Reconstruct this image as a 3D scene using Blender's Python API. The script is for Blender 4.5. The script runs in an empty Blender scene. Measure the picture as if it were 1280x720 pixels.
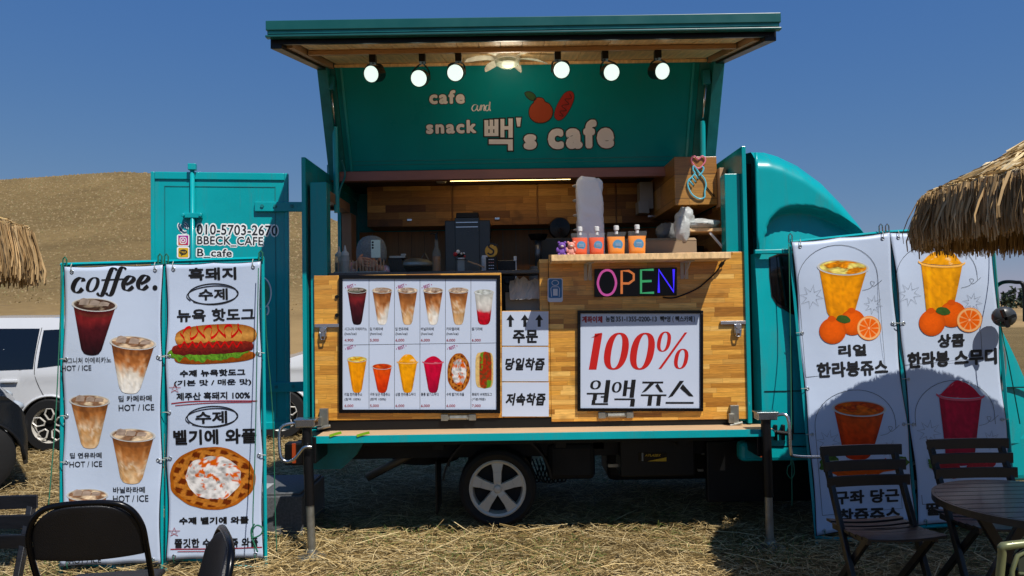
import bpy, math, random
import numpy as np
from mathutils import Vector, Matrix, Euler
random.seed(7); RNG = np.random.default_rng(7)
SC = bpy.context.scene
COL = SC.collection
R = math.radians

# ------------------------------------------------------------------ camera, sky, sun, exposure
CAM_H, PITCH, ROLL, FPX = 1.65, R(1.55), R(0.9), 924.4
cam_d = bpy.data.cameras.new('camera'); cam = bpy.data.objects.new('camera', cam_d); COL.objects.link(cam)
cam_d.sensor_width = 36; cam_d.lens = 36 * FPX / 1280; cam_d.clip_end = 3000; cam_d.clip_start = 0.05
_f = Vector((0, math.cos(PITCH), math.sin(PITCH)))
_u0 = Vector((0, -math.sin(PITCH), math.cos(PITCH)))
_r = (Vector((1, 0, 0)) * math.cos(ROLL) - _u0 * math.sin(ROLL)).normalized()
_u = _r.cross(_f).normalized()
CP = Vector((0, 0, CAM_H))
cam.matrix_world = Matrix(((_r.x, _u.x, -_f.x, CP.x), (_r.y, _u.y, -_f.y, CP.y), (_r.z, _u.z, -_f.z, CP.z), (0, 0, 0, 1)))
SC.camera = cam
SUN = Vector((-0.66, 1.0, -1.72)).normalized()          # the way the light travels
sun_d = bpy.data.lights.new('sun', 'SUN'); sun_o = bpy.data.objects.new('sun', sun_d); COL.objects.link(sun_o)
sun_d.energy = 4.6; sun_d.angle = R(0.5); sun_d.color = (1.0, 0.95, 0.88)
sun_o.rotation_euler = SUN.to_track_quat('-Z', 'Y').to_euler(); sun_o.location = (6, -8, 14)
world = bpy.data.worlds.new('World'); SC.world = world; world.use_nodes = True
wn = world.node_tree; bg = wn.nodes['Background']
sky = wn.nodes.new('ShaderNodeTexSky'); sky.sky_type = 'NISHITA'; sky.sun_disc = False
sky.sun_elevation = math.asin(-SUN.z); sky.sun_rotation = math.atan2(-SUN.x, -SUN.y)
sky.air_density = 0.8; sky.dust_density = 0.05; sky.ozone_density = 5.5; sky.altitude = 200
sep = wn.nodes.new('ShaderNodeSeparateColor'); cmb = wn.nodes.new('ShaderNodeCombineColor'); wn.links.new(sky.outputs[0], sep.inputs[0])
bg.inputs[1].default_value = 0.08
for i, (A, g_) in enumerate(((.0666, .89), (.1215, .52), (.339, .125))):     # one response curve over the whole sky, as the phone camera gave it
    pw = wn.nodes.new('ShaderNodeMath'); pw.operation = 'POWER'; pw.inputs[1].default_value = g_; ml = wn.nodes.new('ShaderNodeMath'); ml.operation = 'MULTIPLY'; ml.inputs[1].default_value = A/.08
    wn.links.new(sep.outputs[i], pw.inputs[0]); wn.links.new(pw.outputs[0], ml.inputs[0]); wn.links.new(ml.outputs[0], cmb.inputs[i])
wn.links.new(cmb.outputs[0], bg.inputs[0])
SC.view_settings.view_transform = 'Standard'; SC.view_settings.look = 'None'
SC.view_settings.exposure = 0.0; SC.view_settings.gamma = 1.0

# ------------------------------------------------------------------ helpers
def ray(u, v): return (_f * FPX + _r * (u - 640) + _u * (360 - v))
def at(u, v, Y):
    """the world point at depth Y that the photograph shows at pixel (u, v)"""
    d = ray(u, v); return CP + d * (Y / d.y)
def hz(u): return 385 - (u - 640) * math.tan(ROLL)

def lin(c):
    if isinstance(c, str):
        c = c.lstrip('#'); c = [int(c[i:i + 2], 16) / 255 for i in (0, 2, 4)]
    return tuple((x / 12.92 if x <= .04045 else ((x + .055) / 1.055) ** 2.4) for x in c)

WM = {}
class MB:
    def __init__(s): s.v = []; s.f = []; s.c = None
    def add(s, vs, fs):
        n = len(s.v); s.v += [tuple(p) for p in vs]; s.f += [tuple(i + n for i in f) for f in fs]; return s
    def box(s, x0, x1, y0, y1, z0, z1):
        return s.add([(x0,y0,z0),(x1,y0,z0),(x1,y1,z0),(x0,y1,z0),(x0,y0,z1),(x1,y0,z1),(x1,y1,z1),(x0,y1,z1)],
                     [(0,3,2,1),(4,5,6,7),(0,1,5,4),(1,2,6,5),(2,3,7,6),(3,0,4,7)])
    def hexa(s, p):     # eight points, bottom ring then top ring
        return s.add(p, [(0,3,2,1),(4,5,6,7),(0,1,5,4),(1,2,6,5),(2,3,7,6),(3,0,4,7)])
    def bar(s, a, b, w, h, up=(0,0,1)):
        a, b = Vector(a), Vector(b); d = (b - a).normalized(); up = Vector(up)
        x = d.cross(up); x = x.normalized() if x.length > 1e-6 else Vector((1,0,0)); z = x.cross(d)
        r = [(-x*w - z*h)/2, (x*w - z*h)/2, (x*w + z*h)/2, (-x*w + z*h)/2]
        return s.add([a + q for q in r] + [b + q for q in r], [(3,2,1,0),(4,5,6,7),(0,1,5,4),(1,2,6,5),(2,3,7,6),(3,0,4,7)])
    def tube(s, pts, r, n=10, closed=False, caps=True):
        pts = [Vector(p) for p in pts]; m = len(pts); rr = r if isinstance(r, (list, tuple)) else [r] * m
        base = len(s.v); prev = None
        for i, p in enumerate(pts):
            a = pts[(i - 1) % m] if (i or closed) else p; b = pts[(i + 1) % m] if (i < m - 1 or closed) else p
            d = (b - a).normalized()
            if prev is None:
                x = d.cross(Vector((0, 0, 1)));
                if x.length < 1e-3: x = d.cross(Vector((0, 1, 0)))
                x.normalize()
            else:
                x = prev - d * prev.dot(d)
                if x.length < 1e-6: x = d.cross(Vector((0, 1, .3)))
                x.normalize()
            prev = x; y = d.cross(x)
            for k in range(n):
                t = 2 * math.pi * k / n; s.v.append(tuple(p + x * math.cos(t) * rr[i] + y * math.sin(t) * rr[i]))
        for i in range(m if closed else m - 1):
            j = (i + 1) % m
            for k in range(n):
                l = (k + 1) % n; s.f.append((base+i*n+k, base+i*n+l, base+j*n+l, base+j*n+k))
        if caps and not closed:
            s.f.append(tuple(base + k for k in range(n))[::-1]); s.f.append(tuple(base + (m-1)*n + k for k in range(n)))
        return s
    def lathe(s, prof, c=(0,0,0), axis='z', n=20, cap=True, a0=0, a1=2*math.pi):
        base = len(s.v); full = abs(a1 - a0) > 6.28; q = n if full else n + 1; c = Vector(c)
        for (r, h) in prof:
            for k in range(q):
                t = a0 + (a1 - a0) * k / n; x, y = r*math.cos(t), r*math.sin(t)
                p = {'z': (x, y, h), 'y': (x, h, y), 'x': (h, x, y)}[axis]; s.v.append(tuple(c + Vector(p)))
        for i in range(len(prof) - 1):
            for k in range(n):
                l = (k + 1) % q; s.f.append((base+i*q+k, base+i*q+l, base+(i+1)*q+l, base+(i+1)*q+k))
        if cap and full:
            if prof[0][0] > 1e-5: s.f.append(tuple(base + k for k in range(q))[::-1])
            if prof[-1][0] > 1e-5: s.f.append(tuple(base + (len(prof)-1)*q + k for k in range(q)))
        return s
    def ball(s, c, r, n=14, m=9):
        r = r if isinstance(r, (tuple, list)) else (r, r, r); base = len(s.v)
        for i in range(m + 1):
            ph = math.pi * i / m
            for k in range(n):
                t = 2*math.pi*k/n; s.v.append((c[0]+r[0]*math.sin(ph)*math.cos(t), c[1]+r[1]*math.sin(ph)*math.sin(t), c[2]-r[2]*math.cos(ph)))
        for i in range(m):
            for k in range(n):
                l = (k+1) % n; s.f.append((base+i*n+k, base+i*n+l, base+(i+1)*n+l, base+(i+1)*n+k))
        return s
    def grid(s, P, flip=False):       # P[i][j] points
        base = len(s.v); a, b = len(P), len(P[0])
        for row in P: s.v += [tuple(p) for p in row]
        for i in range(a-1):
            for j in range(b-1):
                q = (base+i*b+j, base+(i+1)*b+j, base+(i+1)*b+j+1, base+i*b+j+1); s.f.append(q[::-1] if flip else q)
        return s
    def prism(s, poly, ext):          # polygon of 3-D points swept along ext
        n = len(poly); e = Vector(ext); a = [Vector(p) for p in poly]
        return s.add(a + [p + e for p in a], [tuple(range(n))[::-1], tuple(range(n, 2*n))] + [(i, (i+1) % n, n+(i+1) % n, n+i) for i in range(n)])

def fixn(me):
    import bmesh
    b = bmesh.new(); b.from_mesh(me); bmesh.ops.recalc_face_normals(b, faces=b.faces); b.to_mesh(me); b.free()

def obj(name, mb, mat, parent=None, local=False, bevel=0, smooth=False, norm=True, kind=None, seg=2):
    me = bpy.data.meshes.new(name)
    vs = mb.v
    M = WM.get(parent.name) if parent is not None else None
    if M is not None and not local:
        A = np.array(M.inverted()); V = np.array(vs, dtype=float).reshape(-1, 3); vs = (V @ A[:3, :3].T + A[:3, 3]).tolist()
    me.from_pydata(vs, [], mb.f)
    if norm: fixn(me)
    if mb.c is not None:
        ca = me.color_attributes.new('Col', 'FLOAT_COLOR', 'POINT')
        c = np.ones((len(vs), 4), dtype=np.float32); c[:, :3] = np.array(mb.c, dtype=np.float32); ca.data.foreach_set('color', c.ravel())
    me.materials.append(mat)
    if smooth: me.polygons.foreach_set('use_smooth', [True] * len(me.polygons))
    o = bpy.data.objects.new(name, me); COL.objects.link(o)
    if parent is not None: o.parent = parent; WM[o.name] = WM[parent.name]
    else: WM[o.name] = Matrix.Identity(4)
    if bevel:
        m = o.modifiers.new('bevel', 'BEVEL'); m.width = bevel; m.segments = seg; m.limit_method = 'ANGLE'; m.angle_limit = R(40)
        if smooth: m.harden_normals = False
    if smooth == 'auto' or (smooth and bevel): 
        try: me.set_sharp_from_angle(angle=R(38))
        except Exception: pass
    if kind: o['kind'] = kind
    return o
def inst(name, me, parent, loc=(0,0,0), rot=(0,0,0), scale=(1,1,1)):
    o = bpy.data.objects.new(name, me); COL.objects.link(o); o.parent = parent; o.location = loc; o.rotation_euler = rot; o.scale = scale
    WM[o.name] = WM[parent.name]; return o
def thing(name, label, cat, loc=(0,0,0), rz=0, group=None, rot=None):
    o = bpy.data.objects.new(name, None); COL.objects.link(o); o.empty_display_size = .1
    o.location = loc; o.rotation_euler = rot or (0, 0, rz)
    WM[o.name] = Matrix.Translation(Vector(loc)) @ Euler(o.rotation_euler).to_matrix().to_4x4()
    return tag(o, label, cat, group)
def tag(o, label, cat, group=None):
    o['label'] = label; o['category'] = cat
    if group: o['group'] = group
    return o
def dup(root, loc, rz=0, label=None, group=None, rot=None, scale=None):
    def cp(o, par):
        c = o.copy(); COL.objects.link(c); c.parent = par
        for ch in [k for k in KIDS(o)]: cp(ch, c)
        return c
    r = cp(root, None); r.location = loc; r.rotation_euler = rot or (0, 0, rz)
    if scale: r.scale = scale
    if label: r['label'] = label
    if group: r['group'] = group
    return r
def KIDS(o): return list(o.children)
def place(o, loc, rz=0):
    o.location = loc; o.rotation_euler = (0, 0, rz)

# ------------------------------------------------------------------ materials
MATS = {}
def nodes(name):
    m = bpy.data.materials.new(name); m.use_nodes = True; nt = m.node_tree; b = nt.nodes['Principled BSDF']; return m, nt, b
def N(nt, t, **kw):
    n = nt.nodes.new(t)
    for k, v in kw.items():
        if hasattr(n, k): setattr(n, k, v)
        else: n.inputs[k.replace('_', ' ')].default_value = v
    return n
def mat(name, col, rough=.5, metal=0, var=.12, scale=6, bump=0, bscale=60, coat=0, spec=.5, rvar=.12, stretch=None, emit=None, es=0, trans=0, alpha=1, dirt=0):
    if name in MATS: return MATS[name]
    m, nt, b = nodes(name); L = nt.links.new; c = lin(col) if isinstance(col, str) else col
    tc = N(nt, 'ShaderNodeTexCoord'); mp = N(nt, 'ShaderNodeMapping'); L(tc.outputs['Object'], mp.inputs[0])
    if stretch: mp.inputs['Scale'].default_value = stretch
    n1 = N(nt, 'ShaderNodeTexNoise', Scale=scale, Detail=5.0, Roughness=.6); L(mp.outputs[0], n1.inputs['Vector'])
    mr = N(nt, 'ShaderNodeMapRange'); L(n1.outputs[0], mr.inputs[0]); mr.inputs[1].default_value = .25; mr.inputs[2].default_value = .75
    mr.inputs[3].default_value = 1 - var; mr.inputs[4].default_value = 1 + var
    mx = N(nt, 'ShaderNodeMix', data_type='RGBA', blend_type='MULTIPLY'); mx.inputs[0].default_value = 1
    mx.inputs[6].default_value = (*c, 1); L(mr.outputs[0], mx.inputs[7]); base_out = mx.outputs[2]
    if dirt:    # rain streaks and dust, longer downwards than across, and a few fine scuffs
        m3 = N(nt, 'ShaderNodeMapping'); m3.inputs['Scale'].default_value = (7, 7, .9); L(tc.outputs['Object'], m3.inputs[0])
        n3 = N(nt, 'ShaderNodeTexNoise', Scale=2.2, Detail=8.0, Roughness=.7, Distortion=.4); L(m3.outputs[0], n3.inputs['Vector'])
        r3 = N(nt, 'ShaderNodeMapRange'); L(n3.outputs[0], r3.inputs[0]); r3.inputs[1].default_value = .52; r3.inputs[2].default_value = .78; r3.inputs[4].default_value = dirt
        n4 = N(nt, 'ShaderNodeTexNoise', Scale=70.0, Detail=3.0, Roughness=.8); L(tc.outputs['Object'], n4.inputs['Vector'])
        r4 = N(nt, 'ShaderNodeMapRange'); L(n4.outputs[0], r4.inputs[0]); r4.inputs[1].default_value = .70; r4.inputs[2].default_value = .76; r4.inputs[4].default_value = dirt*.9
        ad = N(nt, 'ShaderNodeMath', operation='MAXIMUM'); L(r3.outputs[0], ad.inputs[0]); L(r4.outputs[0], ad.inputs[1])
        m4 = N(nt, 'ShaderNodeMix', data_type='RGBA'); L(ad.outputs[0], m4.inputs[0]); L(base_out, m4.inputs[6]); m4.inputs[7].default_value = (*lin('#5c6a60'), 1); base_out = m4.outputs[2]
    L(base_out, b.inputs['Base Color'])
    r2 = N(nt, 'ShaderNodeMapRange'); L(n1.outputs[0], r2.inputs[0]); r2.inputs[3].default_value = max(.02, rough - rvar); r2.inputs[4].default_value = min(1, rough + rvar)
    L(r2.outputs[0], b.inputs['Roughness']); b.inputs['Metallic'].default_value = metal; b.inputs['Coat Weight'].default_value = coat
    b.inputs['Coat Roughness'].default_value = .08; b.inputs['Specular IOR Level'].default_value = spec
    if bump:
        n2 = N(nt, 'ShaderNodeTexNoise', Scale=bscale, Detail=4.0); L(mp.outputs[0], n2.inputs['Vector'])
        bp = N(nt, 'ShaderNodeBump', Strength=bump, Distance=.01); L(n2.outputs[0], bp.inputs['Height']); L(bp.outputs[0], b.inputs['Normal'])
    if emit: b.inputs['Emission Color'].default_value = (*lin(emit), 1); b.inputs['Emission Strength'].default_value = es
    if trans: b.inputs['Transmission Weight'].default_value = trans
    if alpha < 1: b.inputs['Alpha'].default_value = alpha
    MATS[name] = m; return m
def parquet(name, tones, w=.26, h=.034, long='x', rough=.35, grain=1.0, coat=.3):
    """laminated strip board: rows of short staves of differing tone"""
    m, nt, b = nodes(name); L = nt.links.new
    tc = N(nt, 'ShaderNodeTexCoord'); sp = N(nt, 'ShaderNodeSeparateXYZ'); L(tc.outputs['Object'], sp.inputs[0])
    def M_(op, a, b_=None, c_=None):
        n = N(nt, 'ShaderNodeMath', operation=op)
        for i, q in enumerate((a, b_, c_)):
            if q is None: continue
            if isinstance(q, (int, float)): n.inputs[i].default_value = q
            else: L(q, n.inputs[i])
        return n.outputs[0]
    U = M_('ADD', sp.outputs[0], sp.outputs[1]); V = sp.outputs[2]
    if long == 'z': U, V = V, U
    row = M_('FLOOR', M_('DIVIDE', V, h))
    wn_ = N(nt, 'ShaderNodeTexWhiteNoise', noise_dimensions='1D'); L(row, wn_.inputs['W'])
    w2 = M_('ADD', M_('MULTIPLY', wn_.outputs[0], w * .5), w * .75)
    uu = M_('ADD', M_('DIVIDE', U, w2), M_('MULTIPLY', wn_.outputs[0], 17.3))
    col = M_('FLOOR', uu)
    cb = N(nt, 'ShaderNodeCombineXYZ'); L(row, cb.inputs[0]); L(col, cb.inputs[1])
    wn2 = N(nt, 'ShaderNodeTexWhiteNoise', noise_dimensions='2D'); L(cb.outputs[0], wn2.inputs['Vector'])
    cr = N(nt, 'ShaderNodeValToRGB'); L(wn2.outputs[0], cr.inputs[0]); cr.color_ramp.interpolation = 'LINEAR'
    el = cr.color_ramp.elements; el[0].color = (*lin(tones[0]), 1); el[1].color = (*lin(tones[-1]), 1)
    for i, t in enumerate(tones[1:-1]): e = el.new((i + 1) / (len(tones) - 1)); e.color = (*lin(t), 1)
    # grain
    mp = N(nt, 'ShaderNodeCombineXYZ'); L(M_('MULTIPLY', U, 5.0), mp.inputs[0]); L(M_('ADD', M_('MULTIPLY', V, 70.0), M_('MULTIPLY', wn2.outputs[0], 40.0)), mp.inputs[1])
    ns = N(nt, 'ShaderNodeTexNoise', Scale=1.6, Detail=6.0, Roughness=.65, Distortion=.6); L(mp.outputs[0], ns.inputs['Vector'])
    g = N(nt, 'ShaderNodeMapRange'); L(ns.outputs[0], g.inputs[0]); g.inputs[1].default_value = .25; g.inputs[2].default_value = .75; g.inputs[3].default_value = 1 - .4 * grain; g.inputs[4].default_value = 1 + .3 * grain
    # knots
    vk = N(nt, 'ShaderNodeTexNoise', Scale=5.0, Detail=2.0); L(tc.outputs['Object'], vk.inputs['Vector'])
    kk = N(nt, 'ShaderNodeMapRange'); L(vk.outputs[0], kk.inputs[0]); kk.inputs[1].default_value = .62; kk.inputs[2].default_value = .75; kk.inputs[3].default_value = 1; kk.inputs[4].default_value = .55
    jr = M_('LESS_THAN', M_('FRACT', M_('DIVIDE', V, h)), .045); jc = M_('LESS_THAN', M_('FRACT', uu), .006)
    jn = M_('SUBTRACT', 1.0, M_('MULTIPLY', M_('MAXIMUM', jr, jc), .45))
    f = M_('MULTIPLY', M_('MULTIPLY', g.outputs[0], kk.outputs[0]), jn)
    mx = N(nt, 'ShaderNodeMix', data_type='RGBA', blend_type='MULTIPLY'); mx.inputs[0].default_value = 1; L(cr.outputs[0], mx.inputs[6]); L(f, mx.inputs[7])
    L(mx.outputs[2], b.inputs['Base Color']); b.inputs['Roughness'].default_value = rough; b.inputs['Coat Weight'].default_value = coat; b.inputs['Coat Roughness'].default_value = .2
    bp = N(nt, 'ShaderNodeBump', Strength=.25, Distance=.004); L(f, bp.inputs['Height']); L(bp.outputs[0], b.inputs['Normal'])
    MATS[name] = m; return m
def printmat():
    m, nt, b = nodes('print_ink'); a = N(nt, 'ShaderNodeAttribute', attribute_name='Col'); nt.links.new(a.outputs['Color'], b.inputs['Base Color'])
    b.inputs['Roughness'].default_value = .42; b.inputs['Specular IOR Level'].default_value = .2; return m
M_INK = printmat()
def glassmat(name, col, alpha=.35, rough=.05, spec=None):
    m, nt, b = nodes(name); b.inputs['Base Color'].default_value = (*lin(col), 1); b.inputs['Roughness'].default_value = rough; b.inputs['Alpha'].default_value = alpha
    b.inputs['Specular IOR Level'].default_value = spec if spec is not None else (.9 if alpha > .9 else .4); MATS[name] = m; return m

TEAL = mat('teal_paint', (0.0, .36, .39), .3, var=.10, scale=2.2, coat=.15, spec=.35, dirt=.35, bump=.03, bscale=25)
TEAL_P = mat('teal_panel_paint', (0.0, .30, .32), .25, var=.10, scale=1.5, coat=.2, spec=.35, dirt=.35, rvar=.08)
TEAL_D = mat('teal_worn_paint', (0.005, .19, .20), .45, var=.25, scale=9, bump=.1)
WOODP = parquet('acacia_board', ['#a46a22', '#d8963a', '#eeb04a', '#dc9c3a', '#fac66a', '#bc7e2a', '#ecac48', '#ce8c34', '#e0a850'])
WOODI = parquet('walnut_board', ['#5a3518', '#96642e', '#b5803e', '#7c4e24', '#cc9850', '#6a401c', '#a87638'], w=.42, h=.065, rough=.6, coat=0)
PINE = mat('pine_plank', '#f0c890', .55, var=.3, scale=3, stretch=(14, 1.2, 6), bump=.1, bscale=20)
PINE_D = mat('pine_trim', '#b8906a', .55, var=.15, scale=4)
MAHOG = mat('reddish_wood', '#8a5d56', .5, var=.14, scale=4, stretch=(1, 8, 8))
WALLW = mat('vertical_wall_wood', '#9c6c3a', .5, var=.3, scale=3, stretch=(9, 9, .8))
BLACK = mat('black_plastic', '#0e0e0e', .45, var=.1, spec=.35)
BLACKG = mat('black_gloss', '#08080a', .25, var=.1, spec=.3)
BLACKM = mat('black_metal_paint', '#0f0f11', .38, var=.15, spec=.35)
CHROME = mat('bright_steel', '#c9ccd0', .25, metal=1, var=.08)
STEEL = mat('galvanised_steel', '#9b9a90', .42, metal=.8, var=.2, scale=20)
DARK = mat('dark_underbody', '#0c0c0c', .7, var=.3, scale=8)
RUBBER = mat('tyre_rubber', '#0f0f10', .75, var=.2, scale=12, bump=.1)
WHITEP = mat('white_print_sheet', '#c8d3e6', .45, var=.03, scale=3)
VINYL = mat('banner_vinyl', '#bfcde2', .42, var=.035, scale=2.2, bump=.3, bscale=5, spec=.35)
INKB = mat('black_ink', '#101012', .45, var=.05)
INKR = mat('red_ink', '#c4160f', .45, var=.04)
INKG = mat('grey_line_ink', '#50545c', .5, var=.04)
LETTER = mat('pale_letter_vinyl', '#f0e8e6', .5, var=.06)

# ------------------------------------------------------------------ flat print: sheets, lettering, pictures
class Plane:
    """a flat (or gently rippled) surface in the world; px(u, v) is where the photograph's ray meets it"""
    def __init__(s, P, n, wave=None):
        s.P = Vector(P); s.n = Vector(n).normalized(); s.wave = wave
        if s.n.y > 0: s.n = -s.n
    @staticmethod
    def through(a, b, c, wave=None):
        a, b, c = Vector(a), Vector(b), Vector(c); return Plane(a, (b - a).cross(c - a), wave)
    def px(s, u, v, lay=0.0):
        d = ray(u, v); t = (s.P - CP).dot(s.n) / d.dot(s.n); p = CP + d * t
        w = s.wave(p) if s.wave else 0.0
        return p + s.n * (lay + w)
_cv = bpy.data.curves.new('lettering', 'FONT'); _co = bpy.data.objects.new('lettering_tool', _cv)
_tc = {}
def raw(s, sp=1.0, res=3):
    k = (s, sp, res)
    if k not in _tc:
        _cv.body = s; _cv.space_character = sp; _cv.resolution_u = res; _cv.fill_mode = 'FRONT'
        me = bpy.data.meshes.new_from_object(_co)
        v = np.zeros(len(me.vertices) * 3); me.vertices.foreach_get('co', v); v = v.reshape(-1, 3)[:, :2]
        _tc[k] = (v, [tuple(p.vertices) for p in me.polygons]); bpy.data.meshes.remove(me)
    return _tc[k]
def put(mb, s, pl, rect, bold=0, shear=0, lay=.0012, rot=0, res=3, ob=None, sp=None):
    """adds lettering s to mb, fitted to the rectangle on plane pl; weight comes from copies struck slightly apart"""
    base, f = raw(s, sp or (1.06 if bold > .03 else 1.0), res)
    if len(base) == 0: return mb
    b0 = base.copy(); b0[:, 0] += shear * b0[:, 1]
    lo, hi = b0.min(0)-bold, b0.max(0)+bold
    u0, v0, u1, v1 = rect; cu, cv_ = (u0 + u1) / 2, (v0 + v1) / 2
    sx = (u1 - u0) / (hi[0] - lo[0]); sy = (v1 - v0) / (hi[1] - lo[1])
    rad = bold if ob is None else bold + ob
    offs = [(0, 0)]
    if rad > 0:
        n = 6 if rad < .03 else 10
        offs += [(rad*math.cos(2*math.pi*k/n), rad*math.sin(2*math.pi*k/n)) for k in range(n)]
        if rad > .06: offs += [(rad*.5*math.cos(2*math.pi*k/6), rad*.5*math.sin(2*math.pi*k/6)) for k in range(6)]
    c, sn = math.cos(R(rot)), math.sin(R(rot))
    for q, (ox, oy) in enumerate(offs):
        X = (b0[:, 0] + ox - (lo[0] + hi[0]) / 2) * sx; Y = -(b0[:, 1] + oy - (lo[1] + hi[1]) / 2) * sy
        U = cu + X * c - Y * sn; V = cv_ + X * sn + Y * c
        mb.add([pl.px(a, b, lay + .00004*q) for a, b in zip(U, V)], f)
    return mb
def text(name, s, pl, rect, m, parent, **k):
    label = k.pop('label', None)
    o = obj(name, put(MB(), s, pl, rect, **k), m, parent, norm=False)
    return o
def poly(mb, pl, pts, lay=.0012):
    return mb.add([pl.px(a, b, lay) for a, b in pts], [tuple(range(len(pts)))])
def line(mb, pl, pts, w, lay=.0012, closed=False, wf=None):
    """a drawn line of width w pixels, or wf(angle) for a broad-nib pen"""
    n = len(pts); L, Rr = [], []
    for i in range(n):
        a = pts[(i-1) % n] if (i or closed) else pts[i]; b = pts[(i+1) % n] if (i < n-1 or closed) else pts[i]
        dx, dy = b[0]-a[0], b[1]-a[1]; d = math.hypot(dx, dy) or 1; dx /= d; dy /= d
        ww = (wf(math.atan2(dy, dx), i / max(1, n-1)) if wf else w) / 2
        L.append(pl.px(pts[i][0]-dy*ww, pts[i][1]+dx*ww, lay)); Rr.append(pl.px(pts[i][0]+dy*ww, pts[i][1]-dx*ww, lay))
    m = n if closed else n-1
    return mb.add(L + Rr, [(i, (i+1) % n, n+(i+1) % n, n+i) for i in range(m)])
def spl(pts, k=8, closed=False):
    out = []; n = len(pts)
    for i in range(n if closed else n-1):
        g = (lambda j: pts[j % n]) if closed else (lambda j: pts[min(max(j, 0), n-1)])
        p0, p1, p2, p3 = g(i-1), g(i), g(i+1), g(i+2)
        for q in range(k):
            t = q / k
            out.append(tuple(.5*((2*p1[d])+(-p0[d]+p2[d])*t+(2*p0[d]-5*p1[d]+4*p2[d]-p3[d])*t*t+(-p0[d]+3*p1[d]-3*p2[d]+p3[d])*t**3) for d in range(len(p1))))
    if not closed: out.append(tuple(pts[-1]))
    return out
def ell(cx, cy, a, b, t0=0, t1=360, n=36, rot=0):
    c, s = math.cos(R(rot)), math.sin(R(rot)); o = []
    for i in range(n + 1):
        t = R(t0 + (t1 - t0) * i / n); x, y = a*math.cos(t), b*math.sin(t); o.append((cx + x*c - y*s, cy + x*s + y*c))
    return o[:-1] if abs(t1 - t0) >= 360 else o
# smooth noise for the printed pictures
_G = RNG.random((64, 64))
def vn(x, y, o=3):
    r = 0; a = .55; tot = 0
    for k in range(o):
        xi, yi = math.floor(x), math.floor(y); fx, fy = x-xi, y-yi; fx = fx*fx*(3-2*fx); fy = fy*fy*(3-2*fy)
        g = lambda i, j: _G[(xi+i+k*7) % 64, (yi+j+k*13) % 64]
        r += a*((g(0,0)*(1-fx)+g(1,0)*fx)*(1-fy)+(g(0,1)*(1-fx)+g(1,1)*fx)*fy); tot += a; a *= .5; x *= 2.1; y *= 2.1
    return r/tot
def cell(x, y):
    best = (9, 0)
    xi, yi = math.floor(x), math.floor(y)
    for i in (-1, 0, 1):
        for j in (-1, 0, 1):
            gx, gy = xi+i+_G[(xi+i) % 64, (yi+j) % 64], yi+j+_G[(yi+j) % 64, (xi+i+5) % 64]
            d = (gx-x)**2+(gy-y)**2
            if d < best[0]: best = (d, _G[(xi+i+9) % 64, (yi+j+3) % 64])
    return best
def mixc(a, b, t): t = min(1, max(0, t)); return tuple(p+(q-p)*t for p, q in zip(a, b))
def ramp(st, t):
    for (a, ca), (b, cb) in zip(st, st[1:]):
        if t <= b: return mixc(ca, cb, (t-a)/(b-a) if b > a else 0)
    return st[-1][1]
H = lambda s: lin(s)
class PR:           # coloured print mesh on a plane
    def __init__(s, pl, lay=.0012): s.pl, s.lay, s.mb, s.c = pl, lay, MB(), []
    def grid(s, fxy, fc, na, nb, dl=0):
        P = [[fxy(i/(na-1), j/(nb-1)) for j in range(nb)] for i in range(na)]
        s.mb.grid([[s.pl.px(p[0], p[1], s.lay+dl) for p in r] for r in P], flip=False)
        for i in range(na):
            for j in range(nb): s.c.append(fc(i/(na-1), j/(nb-1), *P[i][j]))
    def disc(s, cx, cy, a, b, fc, rot=0, n=28, m=8, dl=0, wob=0, seed=0, t0=0, t1=360):
        c, sn = math.cos(R(rot)), math.sin(R(rot))
        def fxy(i, j):
            t = R(t0+(t1-t0)*i); k = 1 + wob*(vn(3+2*math.cos(t)+seed, 3+2*math.sin(t)+seed*1.7, 2)-.5)*2
            x, y = a*k*j*math.cos(t), b*k*j*math.sin(t); return (cx+x*c-y*sn, cy+x*sn+y*c)
        s.grid(fxy, lambda i, j, u, v: fc(i, j, u, v), n+1, m, dl)
    def done(s, name, parent):
        L3 = [.3*c[0]+.55*c[1]+.15*c[2] for c in s.c]; s.mb.c = [tuple(min(1, max(0, (l+(x-l)*1.08)*.96)) for x in c) for c, l in zip(s.c, L3)]; return obj(name, s.mb, M_INK, parent, norm=False)
KINDS = {
 'americano': [(0, H('#4c1418')), (.2, H('#7a2426')), (.4, H('#4a161c')), (1, H('#1c0c12'))],
 'latte':     [(0, H('#7e4a2a')), (.12, H('#96582e')), (.35, H('#b8794a')), (.55, H('#d2ab88')), (.72, H('#e6dccc')), (1, H('#f0ece4'))],
 'caramel':   [(0, H('#83502c')), (.12, H('#9c6034')), (.3, H('#b07444')), (.5, H('#c8986c')), (.62, H('#e0c8aa')), (.7, H('#c2925f')), (1, H('#dcbc94'))],
 'orange':    [(0, H('#ea9a1c')), (.5, H('#f29a12')), (1, H('#d98a10'))],
 'carrot':    [(0, H('#d8541c')), (.4, H('#e04c1a')), (.7, H('#c83c14')), (1, H('#c43a12'))],
 'mango':     [(0, H('#f0a424')), (.5, H('#f0a01c')), (1, H('#dc9420'))],
 'berry':     [(0, H('#c8143c')), (.5, H('#b81038')), (1, H('#900c30'))],
 'milk':      [(0, H('#c8c8c0')), (.3, H('#d8d4cc')), (.55, H('#cfc4bc')), (.6, H('#b42430')), (1, H('#a01420'))],
}
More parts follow.
